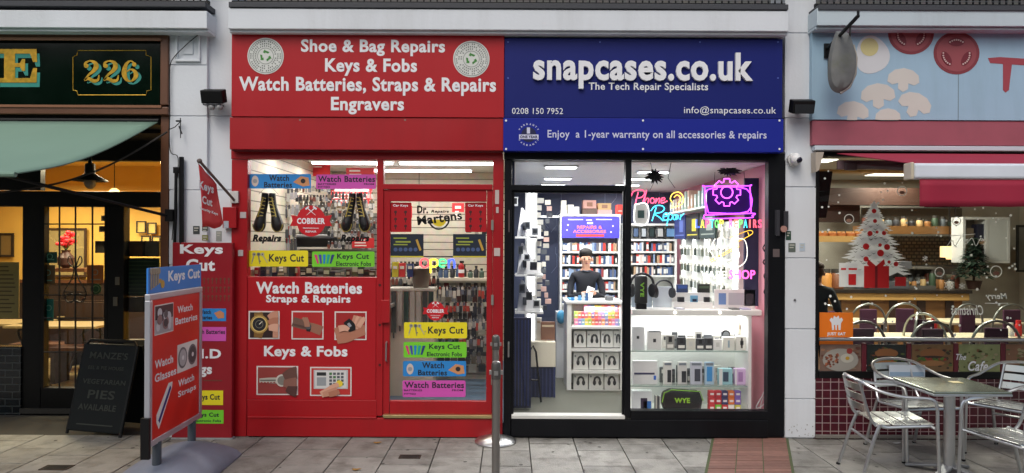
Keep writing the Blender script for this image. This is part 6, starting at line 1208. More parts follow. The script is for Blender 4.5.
mb.add(vs, [(i * 9 + j, i * 9 + j + 1, (i + 1) * 9 + j + 1, (i + 1) * 9 + j) for i in range(8) for j in range(8)]); q = mb.build('cloth', mat('faded_red_cloth', (196, 44, 50), .7, var=.1), o, smooth=True); sm = q.modifiers.new('t', 'SOLIDIFY'); sm.thickness = .003
mb = MB()
for t, q in (('Keys', (200.5, 183, 215, 194)), ('Cut', (203.5, 197, 213.5, 205)), ('Security Keys', (201, 209, 219, 212.5))):
    st = len(mb.v); mb.ptext(t, *q, -.0, .03, .0005)
    nv = []
    for v in mb.v[st:]:
        px = v[0] * S(0) + CX; py = HY - (v[2] - EYE) * S(0) + (px - 512) * ROLL; py += (px - 208) * .35; p = fp(px, py); nv.append((p.x, p.y - .022 + v[1], p.z))
    mb.v[st:] = nv
mb.build('lettering', LETW, o)
mb = MB(); mb.pbox(222.5, 207, 236, 228, -.075, -.031); o = thing('red_wall_box', 'red meter box on the shop frame below the pennant bracket', 'box', (XX(229), -.05, ZZ(228))); mb.build('box_body', RED, o, bevel=.004); mb = MB(); mb.pbox(223.5, 221, 228.5, 228, -.079, -.0752); mb.build('sticker', C(170, 176, 186), o)
# Tall red board on the pilaster
o = thing('tall_key_board', 'tall dark red Keys Cut and I.D Tags board on the left pilaster', 'sign', (XX(202), -.1, 0)); DRED = mat('dark_red_board', (142, 18, 32), .4, var=.08)
yb_ = -.12; a, b, c, d = R4(172, 242.5, 232, 438, yb_); mb = MB(); mb.box(a, b, yb_, -.065, .012, d); mb.build('panel', DRED, o, bevel=.004)
mb = MB(); mb.ptext('Keys', 180, 244.5, 223, 256.5, yb_ - .0005, .035); mb.ptext('Cut', 186, 259, 215, 271, yb_ - .0005, .035); mb.ptext('I.D', 201, 349, 221, 358.5, yb_ - .0005, .035); mb.ptext('Tags', 184, 364, 212, 377, yb_ - .0005, .035); mb.build('lettering', LETW, o)
mb = MB()
for r in range(3):
    for k in range(8): cx, cy = 200 + k * 4.1, 279 + r * 8.6; mb.pdisc(cx, cy, 1.2, yb_ - .002, .0015, 8); mb.pbox(cx - .4, cy, cx + .4, cy + 5, yb_ - .003, yb_ - .0021)
mb.pbox(203, 380, 222, 381, yb_ - .002, yb_ - .0005); mb.build('printed_keys', C(110, 60, 44), o)
for q, m_, t in (((200, 308.5, 226, 321), SKY_, ''), ((200, 327, 226, 341), MAG, 'atteries'), ((200, 390.5, 223, 405), YEL, 's Cut'), ((200, 410, 223.5, 423.5), LIME, 'Cut')):
    q = (q[0] - 12,) + q[1:]
    mb = MB(); mb.pbox(*q, yb_ - .0025, yb_ - .0004); s = mb.build('label_strip', m_, o); mb = MB().use(DKT)
    if t == '': mb.use(C(196, 130, 90)); mb.ppoly([(214, 313), (220, 310.5), (224, 313), (224, 318), (218, 318.5)], yb_ - .004, .001); mb.use(DKT); mb.ptext('Watch', 199, 310, 211, 314, yb_ - .003, .03, .0006); mb.ptext('Batteries', 196, 315.5, 212, 319.5, yb_ - .003, .03, .0006)
    elif t == 'atteries': mb.ptext('Watch Batteries', 190, 329.5, 225, 334, yb_ - .003, .02, .0006)
    elif t == 's Cut': mb.ptext('Keys Cut', 195, 394, 220, 401.5, yb_ - .003, .03, .0006)
    else: mb.ptext('Keys Cut', 194, 412.5, 219, 418, yb_ - .003, .03, .0006); mb.ptext('Electronic Fobs', 193, 419.5, 221, 422, yb_ - .003, .02, .0006)
    mb.build('lettering', None, s)
mb = MB(); mb.box(a, b + .01, yb_ - .01, -.065, 0, .0119); mb.build('base_strip', C(150, 152, 154), o)
# ================================================================ pavement sign (swinging poster frame)
yN, yF_ = FPX / 141 - DIST, FPX / 119.5 - DIST; xN, xFr = (147.5 - CX) / 141, (200.5 - CX) / 119.5
o = thing('pavement_sign', 'grey framed swing sign with red Watch Batteries poster and blue Keys Cut header', 'sign board', (0, 0, 0))
dirv = Vector((xFr - xN, yF_ - yN, 0)); Wd = dirv.length; ang = math.atan2(dirv.y, dirv.x)
zB, zT = EYE - (450.5 - HY) / 141, EYE - (296 - HY) / 141; Hh = zT - zB
# built facing -Y at origin, x from 0..Wd
mb = MB(); FRM = mat('silver_snap_frame', (190, 192, 200), .4, .6, var=.06)
t = .045
for q in ((0, Wd, Hh - t, Hh), (0, Wd, 0, t), (0, t, t, Hh - t), (Wd - t, Wd, t, Hh - t)): mb.box(q[0], q[1], -.02, .02, q[2], q[3])
def sub(mb, n, m, sm=False, bv=0): q = mb.build(n, m, None, smooth=sm, bevel=bv); q.parent = o; return q
sub(mb, 'frame', FRM, bv=.006)
mb = MB(); mb.box(t, Wd - t, -.012, .012, t, Hh - t); sub(mb, 'poster', mat('poster_red', (214, 42, 30), .35, var=.05))
mb = MB(); mb.box(.0, Wd, -.006, .006, Hh + .002, Hh + .185); sub(mb, 'header_board', C(50, 130, 214))
sc = lambda u, v: (u * Wd, v * Hh)
mb = MB(); mb.text('Keys Cut', Wd * .34, Wd * .97, Hh + .05, Hh + .155, -.0065, .03, .001)
for s_, u0, u1, v0, v1 in (('Watch', .50, .80, .835, .885), ('Batteries', .46, .9, .755, .805), ('Watch', .1, .42, .5, .555), ('Glasses', .1, .48, .41, .465), ('Watch', .52, .84, .31, .36), ('Straps', .52, .88, .225, .28)): mb.text(s_, u0 * Wd, u1 * Wd, v0 * Hh, v1 * Hh, -.0125, .02, .001)
sub(mb, 'lettering', LETW)
mb = MB().use(C(150, 140, 124))
for k in range(4): mb.box(.03 + .035 * k, .055 + .035 * k, -.009, -.0062, Hh + .03 + .01 * k, Hh + .15); mb.disc(.045 + .035 * k, Hh + .16, .025, -.0105 - .001 * k, -.0062, 12)
mb.use(C(190, 150, 60)); mb.disc(.22, Hh + .06, .03, -.009, -.0062, 14); mb.box(.15, .2, -.0085, -.0062, Hh + .07, Hh + .1); sub(mb, 'header_keys', None)
def pic(u0, u1, v0, v1, kind):
    mb = MB().use(C(220, 216, 212)); x0, x1, z0, z1 = u0 * Wd, u1 * Wd, v0 * Hh, v1 * Hh; mb.box(x0, x1, -.014, -.0125, z0, z1); cx, cz = (x0 + x1) / 2, (z0 + z1) / 2; w, h = x1 - x0, z1 - z0
    if kind == 'g':
        mb.use(C(70, 50, 54)); mb.box(x0 + .008, x1 - .008, -.0152, -.0142, z0 + h * .5, z1 - .008); mb.use(C(170, 166, 170)); mb.box(x0 + .008, x1 - .008, -.0152, -.0142, z0 + .008, z0 + h * .49)
        for k in range(12): mb.use(C(*random.choice([(200, 200, 204), (90, 86, 90), (140, 110, 110), (60, 60, 66)]))); mb.disc(x0 + w * random.uniform(.15, .85), z0 + h * random.uniform(.15, .85), w * random.uniform(.08, .17), -.0165 - k * .0003, -.0155 - k * .0003, 14)
    elif kind == 'w':
        for dx, c in ((-.25, (176, 176, 178)), (.24, (70, 74, 76))): mb.use(C(110, 110, 112)); mb.disc(cx + dx * w, cz, w * .22, -.0155, -.0142, 20, h * .38); mb.use(C(*c)); mb.disc(cx + dx * w, cz, w * .17, -.017, -.0158, 20, h * .3); mb.use(C(220, 220, 220)); mb.disc(cx + dx * w, cz, w * .05, -.0185, -.0172, 12)
    sub(mb, 'printed_picture', None)
pic(.09, .42, .72, .92, 'g'); pic(.5, .9, .41, .61, 'w')
mb = MB().use(C(226, 224, 222)); mb.prism([(.13 * Wd, .14 * Hh), (.17 * Wd, .09 * Hh), (.4 * Wd, .33 * Hh), (.41 * Wd, .37 * Hh), (.34 * Wd, .37 * Hh), (.13 * Wd, .19 * Hh)], -.0138, -.0125); mb.use(C(36, 44, 120)); mb.prism([(.16 * Wd, .15 * Hh), (.18 * Wd, .13 * Hh), (.385 * Wd, .33 * Hh), (.365 * Wd, .35 * Hh)], -.015, -.014); sub(mb, 'printed_strap', None)
for u in (.17, .83):
    mb = MB(); mb.tube([(u * Wd, 0, -.16), (u * Wd, 0, .01)], .032, 14); sub(mb, 'leg', mat('grey_spring_post', (70, 76, 84), .5), True)
mb = MB(); mb.box(-.03, .0 - .001, -.03, .03, -.07, .22); sub(mb, 'corner_cap', BLK)
# moulded base: arched along its length
mb = MB(); vs = []; n1, n2 = 16, 10; bw = .34
for i in range(n1 + 1):
    u = -1 + 2 * i / n1; y = bw * u * 1.0; zc_ = .13 + .05 * (1 - u * u)
    for j in range(n2 + 1):
        v = j / n2; x = -.03 + (Wd + .06) * v; e = 1 - abs(2 * v - 1) ** 3; z = zc_ * (1 - u * u) ** .55 * (.55 + .45 * e) + .012; vs.append((x, y, z))
nb = len(vs); vs += [(a_[0], a_[1], .0) for a_ in vs]
idx = lambda i, j: i * (n2 + 1) + j; fs = []
for i in range(n1):
    for j in range(n2): fs.append((idx(i, j), idx(i, j + 1), idx(i + 1, j + 1), idx(i + 1, j))); fs.append((nb + idx(i, j), nb + idx(i + 1, j), nb + idx(i + 1, j + 1), nb + idx(i, j + 1)))
for i in range(n1): 
    for j in (0, n2): a_, b_ = idx(i, j), idx(i + 1, j); fs.append((a_, b_, nb + b_, nb + a_) if j == 0 else (b_, a_, nb + a_, nb + b_))
for j in range(n2):
    for i in (0, n1): a_, b_ = idx(i, j), idx(i, j + 1); fs.append((b_, a_, nb + a_, nb + b_) if i == 0 else (a_, b_, nb + b_, nb + a_))
mb.add(vs, fs); mb.xf(Matrix.Translation((0, 0, -zB))); bs = sub(mb, 'moulded_base', mat('grey_moulded_base', (118, 124, 138), .6, var=.1, dirt=.3, bump=.1), True)
o.matrix_basis = Matrix.Translation((xN, yN, zB)) @ Matrix.Rotation(ang, 4, 'Z')
# ================================================================ steel barrier posts
def stanchion(lab, px, s_, top):
    y = FPX / s_ - DIST; x = (px - CX) / s_; o = thing('barrier_post', lab, 'post', (x, y, 0), group='steel barrier posts')
    mb = MB(); mb.lathe([(.185, 0), (.187, .012), (.17, .03), (.09, .055), (.04, .07), (.034, .09)], x, y, 0, 40); mb.build('base', CHROME, o, smooth=True)
    mb = MB(); mb.lathe([(.03, .07), (.03, top - .14), (.03, top - .135)], x, y, 0, 20); mb.build('post', mat('brushed_post', (150, 146, 142), .35, .9, var=.1), o, smooth=True)
    mb = MB(); mb.lathe([(.034, top - .134), (.036, top - .12), (.036, top - .03), (.03, top - .01), (.012, top), (0, top)], x, y, 0, 20); mb.build('belt_head', mat('dark_belt_head', (110, 108, 106), .35, .8), o, smooth=True)
    mb = MB(); mb.box(x - .05, x + .05, y - .015, y + .015, top - .1, top - .07); mb.box(x - .015, x + .015, y - .05, y + .05, top - .1, top - .07); mb.build('belt_clip', CHROME, o)
stanchion('steel barrier post further back with its round base showing', 496.3, 111.0, .97); stanchion('steel barrier post nearer the viewer with its base out of the picture', 496.8, 136.0, .93)
# security camera
x, z = PXZ(793, 160, -.02); o = thing('security_camera', 'white dome security camera on the right pilaster', 'camera', (x, -.02, z)); mb = MB(); mb.tube([(x, -.02, z), (x, -.07, z)], .062, 24); mb.build('mount', C(220, 220, 220), o, smooth=True); mb = MB(); mb.ball(x, -.085, z, .055); mb.build('housing', C(226, 226, 226, .3), o, smooth=True); mb = MB(); mb.ball(x + .012, -.118, z - .01, .034, .028, .03); mb.build('lens', C(20, 14, 40, .1), o, smooth=True)
o = thing('intercom_box', 'small dark intercom cluster on the black frame beside the right pilaster', 'intercom', (XX(781), -.05, ZZ(240))); mb = MB(); mb.pbox(776.5, 210, 780, 236, -.05, -.031); mb.pbox(784, 211, 788.5, 230, -.05, -.024); mb.build('plate', C(46, 46, 52), o, bevel=.003); mb = MB(); mb.pdisc(784, 229, 3.2, -.065, .014, 16); mb.build('button', C(170, 128, 118), o)
mb = MB(); mb.pdisc(795, 300, 1.1, -.03, .006, 10); mb.build('wall_bolt', C(90, 90, 92), label='small grey bolt in the right pilaster', cat='bolt')
mb = MB(); 
for k in range(18): a = random.uniform(0, 1); mb.pdisc(787 + 26 * random.random(), 436 - 12 * a * a, random.uniform(.2, .55), -.0245, .004, 6)
mb.build('dirt', C(136, 132, 126), T)

o = thing('added_pendant_lamp', 'added pendant lamp hidden from view to brighten the pie shop', 'lamp', (-5.48, 3.3, 2.43)); mb = MB(); mb.ball(-5.48, 3.3, 2.46, .07); mb.build('globe', MC['hidden_globe'], o, smooth=True); mb = MB(); mb.tube([(-5.48, 3.3, 2.52), (-5.48, 3.3, 2.95)], .006, 5); mb.build('cord', BLK, o)  # added lamp behind post and rail, unseen, brightens the lower room
lamp(-5.48, 3.3, 2.36, .3, .3, 50, (1, .86, .62), 'hidden_fill_glow')
# ================================================================ CAFE (right)
Q = thing('cafe', 'cafe front with pale blue food sign and maroon tiled base', 'cafe', (5, 0, 0)); PR = 1500
def qx(q, y0, y1, m, n, par=Q, bev=.004): mb = MB(); mb.pbox(*q, y0, y1); return mb.build(n, m, par, bevel=bev)
o = thing('fascia_sign', 'pale blue cafe sign painted with egg, tomato slices and mushrooms', 'sign', (5, -.08, ZZ(120)))
mb = MB(); mb.pbox(812, 28, PR, 121, -.08, .0); mb.build('panel', mat('sky_blue_sign', (156, 188, 210), .5, var=.05, dirt=.25, dcol=(120, 150, 160), streak=6), o)
mb = MB(); mb.pbox(812, 28.5, PR, 31, -.1, -.0801); mb.pbox(958, 31.1, 958.8, 120.5, -.0808, -.0801); mb.build('trim', C(110, 130, 142), o)
ys = -.082
def blob(mb, cx, cy, rx, ry, y, n=28, w=.06, k=3, ph=0): mb.ppoly([(cx + rx * (1 + w * math.sin(k * a + ph)) * math.cos(a), cy + ry * (1 + w * math.sin(k * a + ph)) * math.sin(a)) for a in [2 * math.pi * i / n for i in range(n)]], y, .0015)
mb = MB().use(C(206, 210, 214)); blob(mb, 872, 55, 17, 19, ys, ph=1); mb.use(C(204, 196, 140)); mb.pdisc(869.5, 47, 9, ys - .002, .0015, 24); mb.build('painted_egg', None, o)
for cx, cy, r, cut in ((911, 33, 23, True), (956.5, 53, 23, False)):
    mb = MB().use(C(130, 54, 62)); 
    pts = [(cx + r * math.cos(a), cy + r * .93 * math.sin(a)) for a in [2 * math.pi * i / 36 for i in range(36)]]
    if cut: pts = [(a, max(31.5, b)) for a, b in pts if b > 28]; 
    mb.ppoly(pts, ys, .0015)
    mb.use(C(148, 74, 80))
    pts = [(cx + (r - 3) * math.cos(a), cy + (r - 3) * .93 * math.sin(a)) for a in [2 * math.pi * i / 36 for i in range(36)]]
    if cut: pts = [(a, max(31.5, b)) for a, b in pts if b > 28]
    mb.ppoly(pts, ys - .002, .0015)
    for k in range(3):
        a0 = math.radians((30, 150, 270)[k]); 
        if cut and k == 2: continue
        ax, ay = cx + 11.5 * math.cos(a0), cy + 11 * math.sin(a0); mb.use(C(112, 34, 46)); t0 = a0 + math.pi / 2; e = [(ax + 8 * math.cos(t) * math.cos(t0) - 4.2 * math.sin(t) * math.sin(t0), ay + 8 * math.cos(t) * math.sin(t0) + 4.2 * math.sin(t) * math.cos(t0)) for t in [2 * math.pi * i / 16 for i in range(16)]]; mb.ppoly([(u, max(32, v)) for u, v in e], ys - .004, .0015)
        mb.use(C(206, 180, 176))
        for j in range(7): u = -1 + j / 3; sx, sy = ax + 6.4 * u * math.cos(t0) + 2.2 * math.cos(a0) * (1 - u * u), ay + 6.4 * u * math.sin(t0) + 2.2 * math.sin(a0) * (1 - u * u); mb.pdisc(sx, sy, .9, ys - .006, .0015, 7)
    mb.build('painted_tomato', None, o)
for cx, cy, k, cut in ((903.5, 79, 1, 0), (878, 95, 1.08, 0), (915, 104, 1.05, 0), (853, 112, 1.0, 1), (888, 117, .8, 1)):
    mb = MB().use(C(204, 202, 196)); pts = [(-16, 3), (-15, -4), (-9, -9), (0, -11), (9, -9), (15, -4), (16, 3), (11, 6), (5, 4), (5, 10), (0, 13), (-5, 10), (-5, 4), (-11, 6)]
    rot = {915: .35, 853: .1, 903.5: .05, 878: -.05}.get(cx, 0); pts = [(cx + k * (a * math.cos(rot) - b * math.sin(rot)), min(120 if cut else 999, cy + k * (a * math.sin(rot) + b * math.cos(rot)))) for a, b in pts]; mb.ppoly(pts, ys, .0015); mb.build('painted_mushroom', None, o)
mb = MB(); mb.ppoly([(988, 58), (1000, 57), (1030, 59), (1070, 57), (1072, 63), (1045, 65), (1042, 80), (1040, 95), (1037, 80), (1036, 66), (1012, 64.5), (1010, 80), (1009, 90), (1005.5, 92.5), (1003, 90), (1003, 64), (990, 63)], ys, .0015); mb.build('dripping_letter', C(158, 66, 76), o)
qx((812, 122, PR, 146.5), -.07, .06, mat('dusty_pink_board', (158, 84, 98), .6, var=.08, dirt=.2), 'pink_band'); qx((815, 147, PR, 151.5), -.09, .06, C(196, 206, 216), 'white_rail')
qx((815, 151.6, PR, 158), -.0, .1, BLK, 'window_head'); qx((815, 158.1, 819, 380), -.02, .09, BLK, 'window_frame')
a, b, _, _ = R4(815, 151, 818, 200, -.1); mb = MB(); mb.ppoly([(815.5, 152), (824, 152), (819, 170), (816, 172)], -.14, .1); mb.build('awning_bracket', C(176, 164, 150), Q)
mb = MB(); mb.pbox(819, 158.1, PR, 373, .02, .026); mb.build('window_glass', PANE_DIM, Q)
qx((819, 373, PR, 380), -.02, .09, BLK, 'window_sill')
mb = MB(); a, b, c, d = R4(815.5, 380, PR, 438, -.03); mb.box(a, b, -.03, .3, 0, d); mb.build('tiled_base', brickmat('maroon_tile', (84, 26, 38), (70, 20, 32), (176, 150, 150), .0755, .0755, .0035, 0, rough=.25, bump=.4), Q)
qx((815.5, 436.5, PR, 440), -.05, -.0301, C(120, 116, 110), 'kerb_fillet')
a, b, c, d = R4(819, 338.5, PR, 342.5, -.03); mb = MB(); mb.tube([(a, -.035, (c + d) / 2), (b, -.035, (c + d) / 2)], .018, 10); mb.build('metal_rail', ALU, Q, smooth=True)
for px in (862, 907, 954, 1001, 1050): qx((px, 343, px + 4.5, 373), -.0, .018, C(96, 28, 40), 'panel_divider')
# food posters, print colours darkened to imitate dimming by reflections
def poster(q, base, kind, lab):
    o = thing('food_poster', lab, 'poster', (XX((q[0] + q[2]) / 2), .0, ZZ(q[3]))); mb = MB(); mb.pbox(*q, .008, .012); mb.build('sheet', mat('poster_%d_%d_%d' % base, base, .4, var=.5, scale=9), o); mb = MB(); y = .0055
    w, h = q[2] - q[0], q[3] - q[1]; P = lambda c, u, v, r, ry=None, dd=0: mb.use(C(*c)).pdisc(q[0] + u * w, q[1] + v * h, r * w, y - dd, .0012, 18, (ry or r) * w)
    dkc = {'breakfast': [(120, 84, 64), (150, 110, 84), (96, 60, 50), (140, 120, 100)], 'burger': [(60, 50, 36), (84, 96, 50), (104, 60, 40), (44, 44, 36)], 'wrap': [(110, 104, 66), (84, 92, 52), (126, 92, 64), (150, 140, 108), (70, 80, 46)]}[kind]
    for k in range(46): P(random.choice(dkc), random.uniform(.05, .95), random.uniform(.12, .88), random.uniform(.02, .06), random.uniform(.015, .04), .0003 * (k % 5))
    if kind == 'breakfast':
        P((150, 146, 138), .5, .56, .44, .28, .0015)
        for k in range(40): P(random.choice([(140, 76, 56), (120, 66, 48), (160, 100, 70), (100, 60, 46)]), random.uniform(.12, .45), random.uniform(.35, .8), .028, .024, .0022 + .0002 * (k % 4))
        P((176, 172, 160), .66, .5, .16, .11, .003); P((176, 140, 50), .67, .5, .05, .045, .004); P((140, 50, 44), .72, .24, .07, .07, .003)
    elif kind == 'burger':
        P((136, 90, 54), .5, .32, .3, .12, .002); P((54, 36, 28), .5, .48, .32, .05, .003)
        for k in range(18): P(random.choice([(90, 116, 50), (140, 50, 40), (70, 96, 40)]), .2 + .035 * k, .56 + random.uniform(-.06, .06), .05, .03, .004 + .0002 * (k % 4))
        P((150, 106, 66), .5, .68, .3, .07, .0055)
    mb.build('printed_food', None, o); return o
poster((820, 344.5, 861, 372), (120, 96, 84), 'breakfast', 'poster of a cooked breakfast with fried egg under the rail'); poster((867, 344.5, 906, 372), (34, 40, 38), 'burger', 'poster of a burger on dark ground under the rail')
poster((912, 344.5, 953, 372), (120, 92, 60), 'burger', 'poster of a filled bun behind the table edge'); o = poster((959, 344.5, 1000, 372), (134, 140, 96), 'wrap', 'green poster with white Cafe lettering under the rail'); poster((1006, 344.5, 1049, 372), (126, 92, 70), 'wrap', 'brown salad poster at the right picture edge')
mb = MB(); mb.ptext('The', 956, 354, 966, 360, .0, .01, .001, shear=.3); mb.ptext('Cafe', 968, 361, 988, 371, .0, .02, .001, shear=.3); mb.build('lettering', LETW, o)
# awning
xl = 2.98; zt = ZZ(152.5, -.09); yf, zf = -1.36, 2.34
o = thing('awning', 'dark red folding awning with grey front box over the cafe window', 'awning', (5, -.1, zt)); AR = mat('dark_red_canvas', (150, 24, 54), .7, var=.1, scale=3, dirt=.15, dcol=(90, 30, 44))
mb = MB(); mb.add([(xl, -.1, zt), (8.6, -.1, zt), (8.6, yf, zf + .05), (xl, yf, zf + .05), (xl, -.1, zt + .006), (8.6, -.1, zt + .006), (8.6, yf, zf + .056), (xl, yf, zf + .056)], [(0, 1, 2, 3), (7, 6, 5, 4), (0, 3, 7, 4), (1, 5, 6, 2), (3, 2, 6, 7), (0, 4, 5, 1)]); mb.build('canvas', AR, o)
mb = MB(); mb.box(xl - .03, 8.6, yf - .05, yf + .05, zf - .06, zf + .055); mb.build('front_box', mat('grey_awning_box', (214, 220, 230), .45, 0), o, bevel=.02, seg=3); mb = MB(); mb.box(xl - .055, xl - .031, yf - .055, yf + .055, zf - .065, zf + .06); mb.build('end_cap', C(196, 186, 164), o, bevel=.008)
mb = MB(); vs = []; n = 60
for i in range(n + 1):
    u = i / n; x = xl + .02 + (8.6 - xl) * u
    for j in range(5): v = j / 4; vs.append((x, yf - .03 + .01 * math.sin(u * 46) * v, zf - .062 - .2 * v - .003 * math.sin(u * 130) * v))
mb.add(vs, [(i * 5 + j, (i + 1) * 5 + j, (i + 1) * 5 + j + 1, i * 5 + j + 1) for i in range(n) for j in range(4)]); q = mb.build('valance', AR, o, smooth=True); q.modifiers.new('t', 'SOLIDIFY').thickness = .004
mb = MB(); mb.tube([(xl + .1, -.08, zt - .1), (xl + .9, -.6, zt - .2), (xl + .25, yf + .06, zf - .02)], .025, 8); mb.box(xl - .0, xl + 2.6, -.12, -.09, zt - .14, zt - .06); mb.build('folding_arm', mat('grey_pink_arm', (110, 92, 96), .5), o)
for px in (850, 902): mb = MB(); x, z = PXZ(px, 166.5, -.13); mb.box(x - .05, x + .05, -.16, -.121, z - .035, z + .03); mb.build('joint', C(84, 70, 72), o, bevel=.006)
# hanging fish-shaped sign
x, z = PXZ(843, 60, -.5); o = thing('hanging_sign', 'weathered grey oval hanging sign swinging from a black iron bracket', 'sign', (PXZ(826, 42, -.06)[0], -.06, ZZ(42, -.06)))
yh = -.34; f = lambda a, b, y=yh: (PXZ(a, b, y)[0], y, PXZ(a, b, y)[1])
pts = smoothpath([(836, 31), (848, 33), (853, 45), (856, 58), (855, 74), (849, 87), (840, 93), (832, 90), (828, 80), (828, 62), (831, 45), (836, 31)], 4)[:-1]
mb = MB(); n = len(pts); cx, cy = 842, 62; c3 = [f(*p) for p in pts]; lay = []
vs = []
for sc_, dy in ((.55, -.05), (.88, -.035), (1, 0), (.88, .035), (.55, .05)):
    for p in pts: q = f(cx + (p[0] - cx) * sc_, cy + (p[1] - cy) * sc_); vs.append((q[0], yh + dy, q[2]))
fs = [tuple(range(n - 1, -1, -1)), tuple(range(4 * n, 5 * n))]
for l in range(4):
    for k in range(n): fs.append((l * n + k, l * n + (k + 1) % n, (l + 1) * n + (k + 1) % n, (l + 1) * n + k))
mb.add(vs, fs); mb.build('board', mat('weathered_grey_board', (104, 106, 106), .6, var=.5, scale=9, dirt=.5, dcol=(96, 100, 60)), o, smooth=True)
mb = MB(); ps = [f(*p) for p in pts if p[1] > 58 or p[0] > 850]; pp = [q for q in ps]; mb.tube([(q[0], q[1] - .0, q[2]) for q in [f(*p) for p in [(853, 45), (856, 58), (855, 74), (849, 87), (840, 93)]]], .014, 6); mb.build('rim', C(170, 166, 156), o)
mb = MB(); A_ = PXZ(826, 50, -.06); B_ = PXZ(858, 16, -.75); a3 = Vector((A_[0], -.06, A_[1])); b3 = Vector((B_[0], -.75, B_[1])); mb.tube([a3, b3], .016, 7); mb.box(a3.x - .03, a3.x + .04, -.1, -.082, a3.z - .08, a3.z + .05)
for t, e in ((.35, (838, 36)), (.78, (850, 36))): p = a3.lerp(b3, t); q = f(*e); mb.tube([p, (q[0], q[1], q[2])], .008, 5)
p = a3.lerp(b3, .08); mb.tube([p, (p.x, p.y, p.z - .2)], .006, 5); mb.tube([b3, (b3.x, b3.y, b3.z + .04)], .012, 5); mb.build('iron_bracket', BLK, o)
# interior
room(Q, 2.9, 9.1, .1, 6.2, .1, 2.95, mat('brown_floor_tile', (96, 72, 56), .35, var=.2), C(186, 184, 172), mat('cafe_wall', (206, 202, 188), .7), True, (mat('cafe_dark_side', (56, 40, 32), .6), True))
BR = mat('brown_counter_wood', (150, 106, 60), .4, var=.35, scale=4); DB = mat('dark_brown_beam', (62, 40, 30), .5, var=.2); YB = mat('yellow_brown_board', (186, 146, 84), .5, var=.15)
for k, (x, y, w, p_) in enumerate(((3.9, 3.1, 1.0, 34), (5.6, 3.1, 1.0, 34), (4.2, 5.2, .8, 22), (6.2, 5.0, .8, 22), (4.4, 1.4, .5, 34))):
    o = thing('ceiling_panel_light', 'square lit ceiling panel in the cafe', 'ceiling light', (x, y, 2.93), group='lit ceiling panels in the cafe'); mb = MB(); mb.box(x - w / 2, x + w / 2, y - .2, y + .2, 2.935, 2.949); mb.build('frame', WHT, o); mb = MB(); mb.box(x - w / 2 + .03, x + w / 2 - .03, y - .17, y + .17, 2.925, 2.9349); mb.build('diffuser', emi('cafe_panel_glow', (250, 246, 230), 3), o); lamp(x, y, 2.91, w, .4, p_ * 1.7, (1, .94, .84), 'cafe_panel_light')
YCt = 4.0; a, b = XX(826, YCt), XX(966, YCt); zc = ZZ(288, YCt)
o = thing('serving_counter', 'long brown wooden serving counter across the cafe', 'counter', ((a + b) / 2, YCt, .1)); mb = MB(); mb.box(a, b, YCt + .08, YCt + .6, .1, zc - .16); mb.build('body', BR, o); mb = MB(); mb.box(a - .06, b + .06, YCt, YCt + .66, zc - .159, zc - .05); mb.build('edge_board', YB, o, bevel=.01); mb = MB(); mb.box(a - .08, b + .08, YCt - .03, YCt + .7, zc - .049, zc); mb.build('countertop', C(40, 34, 30, .3), o)
for k in range(5): xx = a + .2 + k * (b - a - .4) / 4; mb = MB(); mb.box(xx - .06, xx + .06, YCt + .06, YCt + .0795, .1, zc - .161); mb.build('pilaster', DB, o)
for q, y, m, n, lab in (((815, 160, 960, 172), 4.4, YB, 'ceiling_beam', 'yellow brown beam near the cafe ceiling'), ((818, 188, 975, 205), 5.2, DB, 'dark_beam', 'wide dark beam above the cafe kitchen opening'), ((860, 226, 963, 234), 5.0, BR, 'brown_shelf', 'long brown shelf on the back wall of the cafe'), ((818, 236, 878, 242), 4.8, YB, 'pastry_shelf', 'lit pastry shelf at the left of the cafe'), ((818, 205, 860, 222), 5.6, DB, 'wall_panel', 'dark wood panel at the left back of the cafe')):
    mb = MB(); mb.pbox(*q, y, y + .25); mb.build(n, m, label=lab, cat='beam' if 'beam' in n else 'panel' if 'panel' in n else 'shelf')
mb = MB(); mb.pbox(870, 236, 962, 268, 6.0, 6.05); mb.build('tiled_splashback', brickmat('beige_lattice_tile', (150, 134, 106), (120, 104, 80), (66, 58, 50), .09, .06, .012), label='beige patterned splashback behind the cafe counter', cat='splashback')
mb = MB(); mb.pbox(862, 208, 962, 225, 5.9, 5.95); mb.build('menu_board', C(120, 118, 108), label='grey menu board above the brown shelf', cat='menu board')
mb = MB(); mb.pbox(862, 266, 962, 274, 5.4, 5.9); mb.build('steel_worktop', C(70, 68, 66, .3), label='dark steel worktop behind the counter', cat='worktop')
pal2 = [(70, 60, 54), (176, 170, 160), (120, 60, 40), (96, 104, 110), (50, 50, 54), (190, 160, 110), (140, 140, 136), (60, 80, 60), (170, 120, 70)]
def jar(px, py, y, w, h, col, lab, grp=None, z=None, nm='jar', lid=(60, 56, 52)):
    x, zz = PXZ(px, py, y); zz = z if z is not None else zz; o = thing(nm, lab, nm.split('_')[-1], (x, y, zz), group=grp); mb = MB(); mb.lathe([(w * .45, 0), (w * .5, .01), (w * .5, h * .7), (w * .38, h * .8)], x, y, zz, 14); mb.build('body', C(*col), o, smooth=True); mb = MB(); mb.lathe([(w * .4, h * .8), (w * .4, h), (0, h)], x, y, zz, 14); mb.build('lid', C(*lid), o, smooth=True)
for k in range(22):
    px = 860 + k * 4.6; jar(px, 0, YCt + .3 + .12 * (k % 2), random.uniform(.07, .12), random.uniform(.12, .3), random.choice(pal2), 'small jar or tin standing along the cafe counter', 'jars and tins along the cafe counter', zc + .001)
for k in range(12): jar(866 + k * 7.8, 0, 5.1, .1, random.uniform(.12, .22), random.choice(pal2), 'bottle or jar on the long brown cafe shelf', 'jars on the brown cafe shelf', ZZ(226, 5.0) + .001)
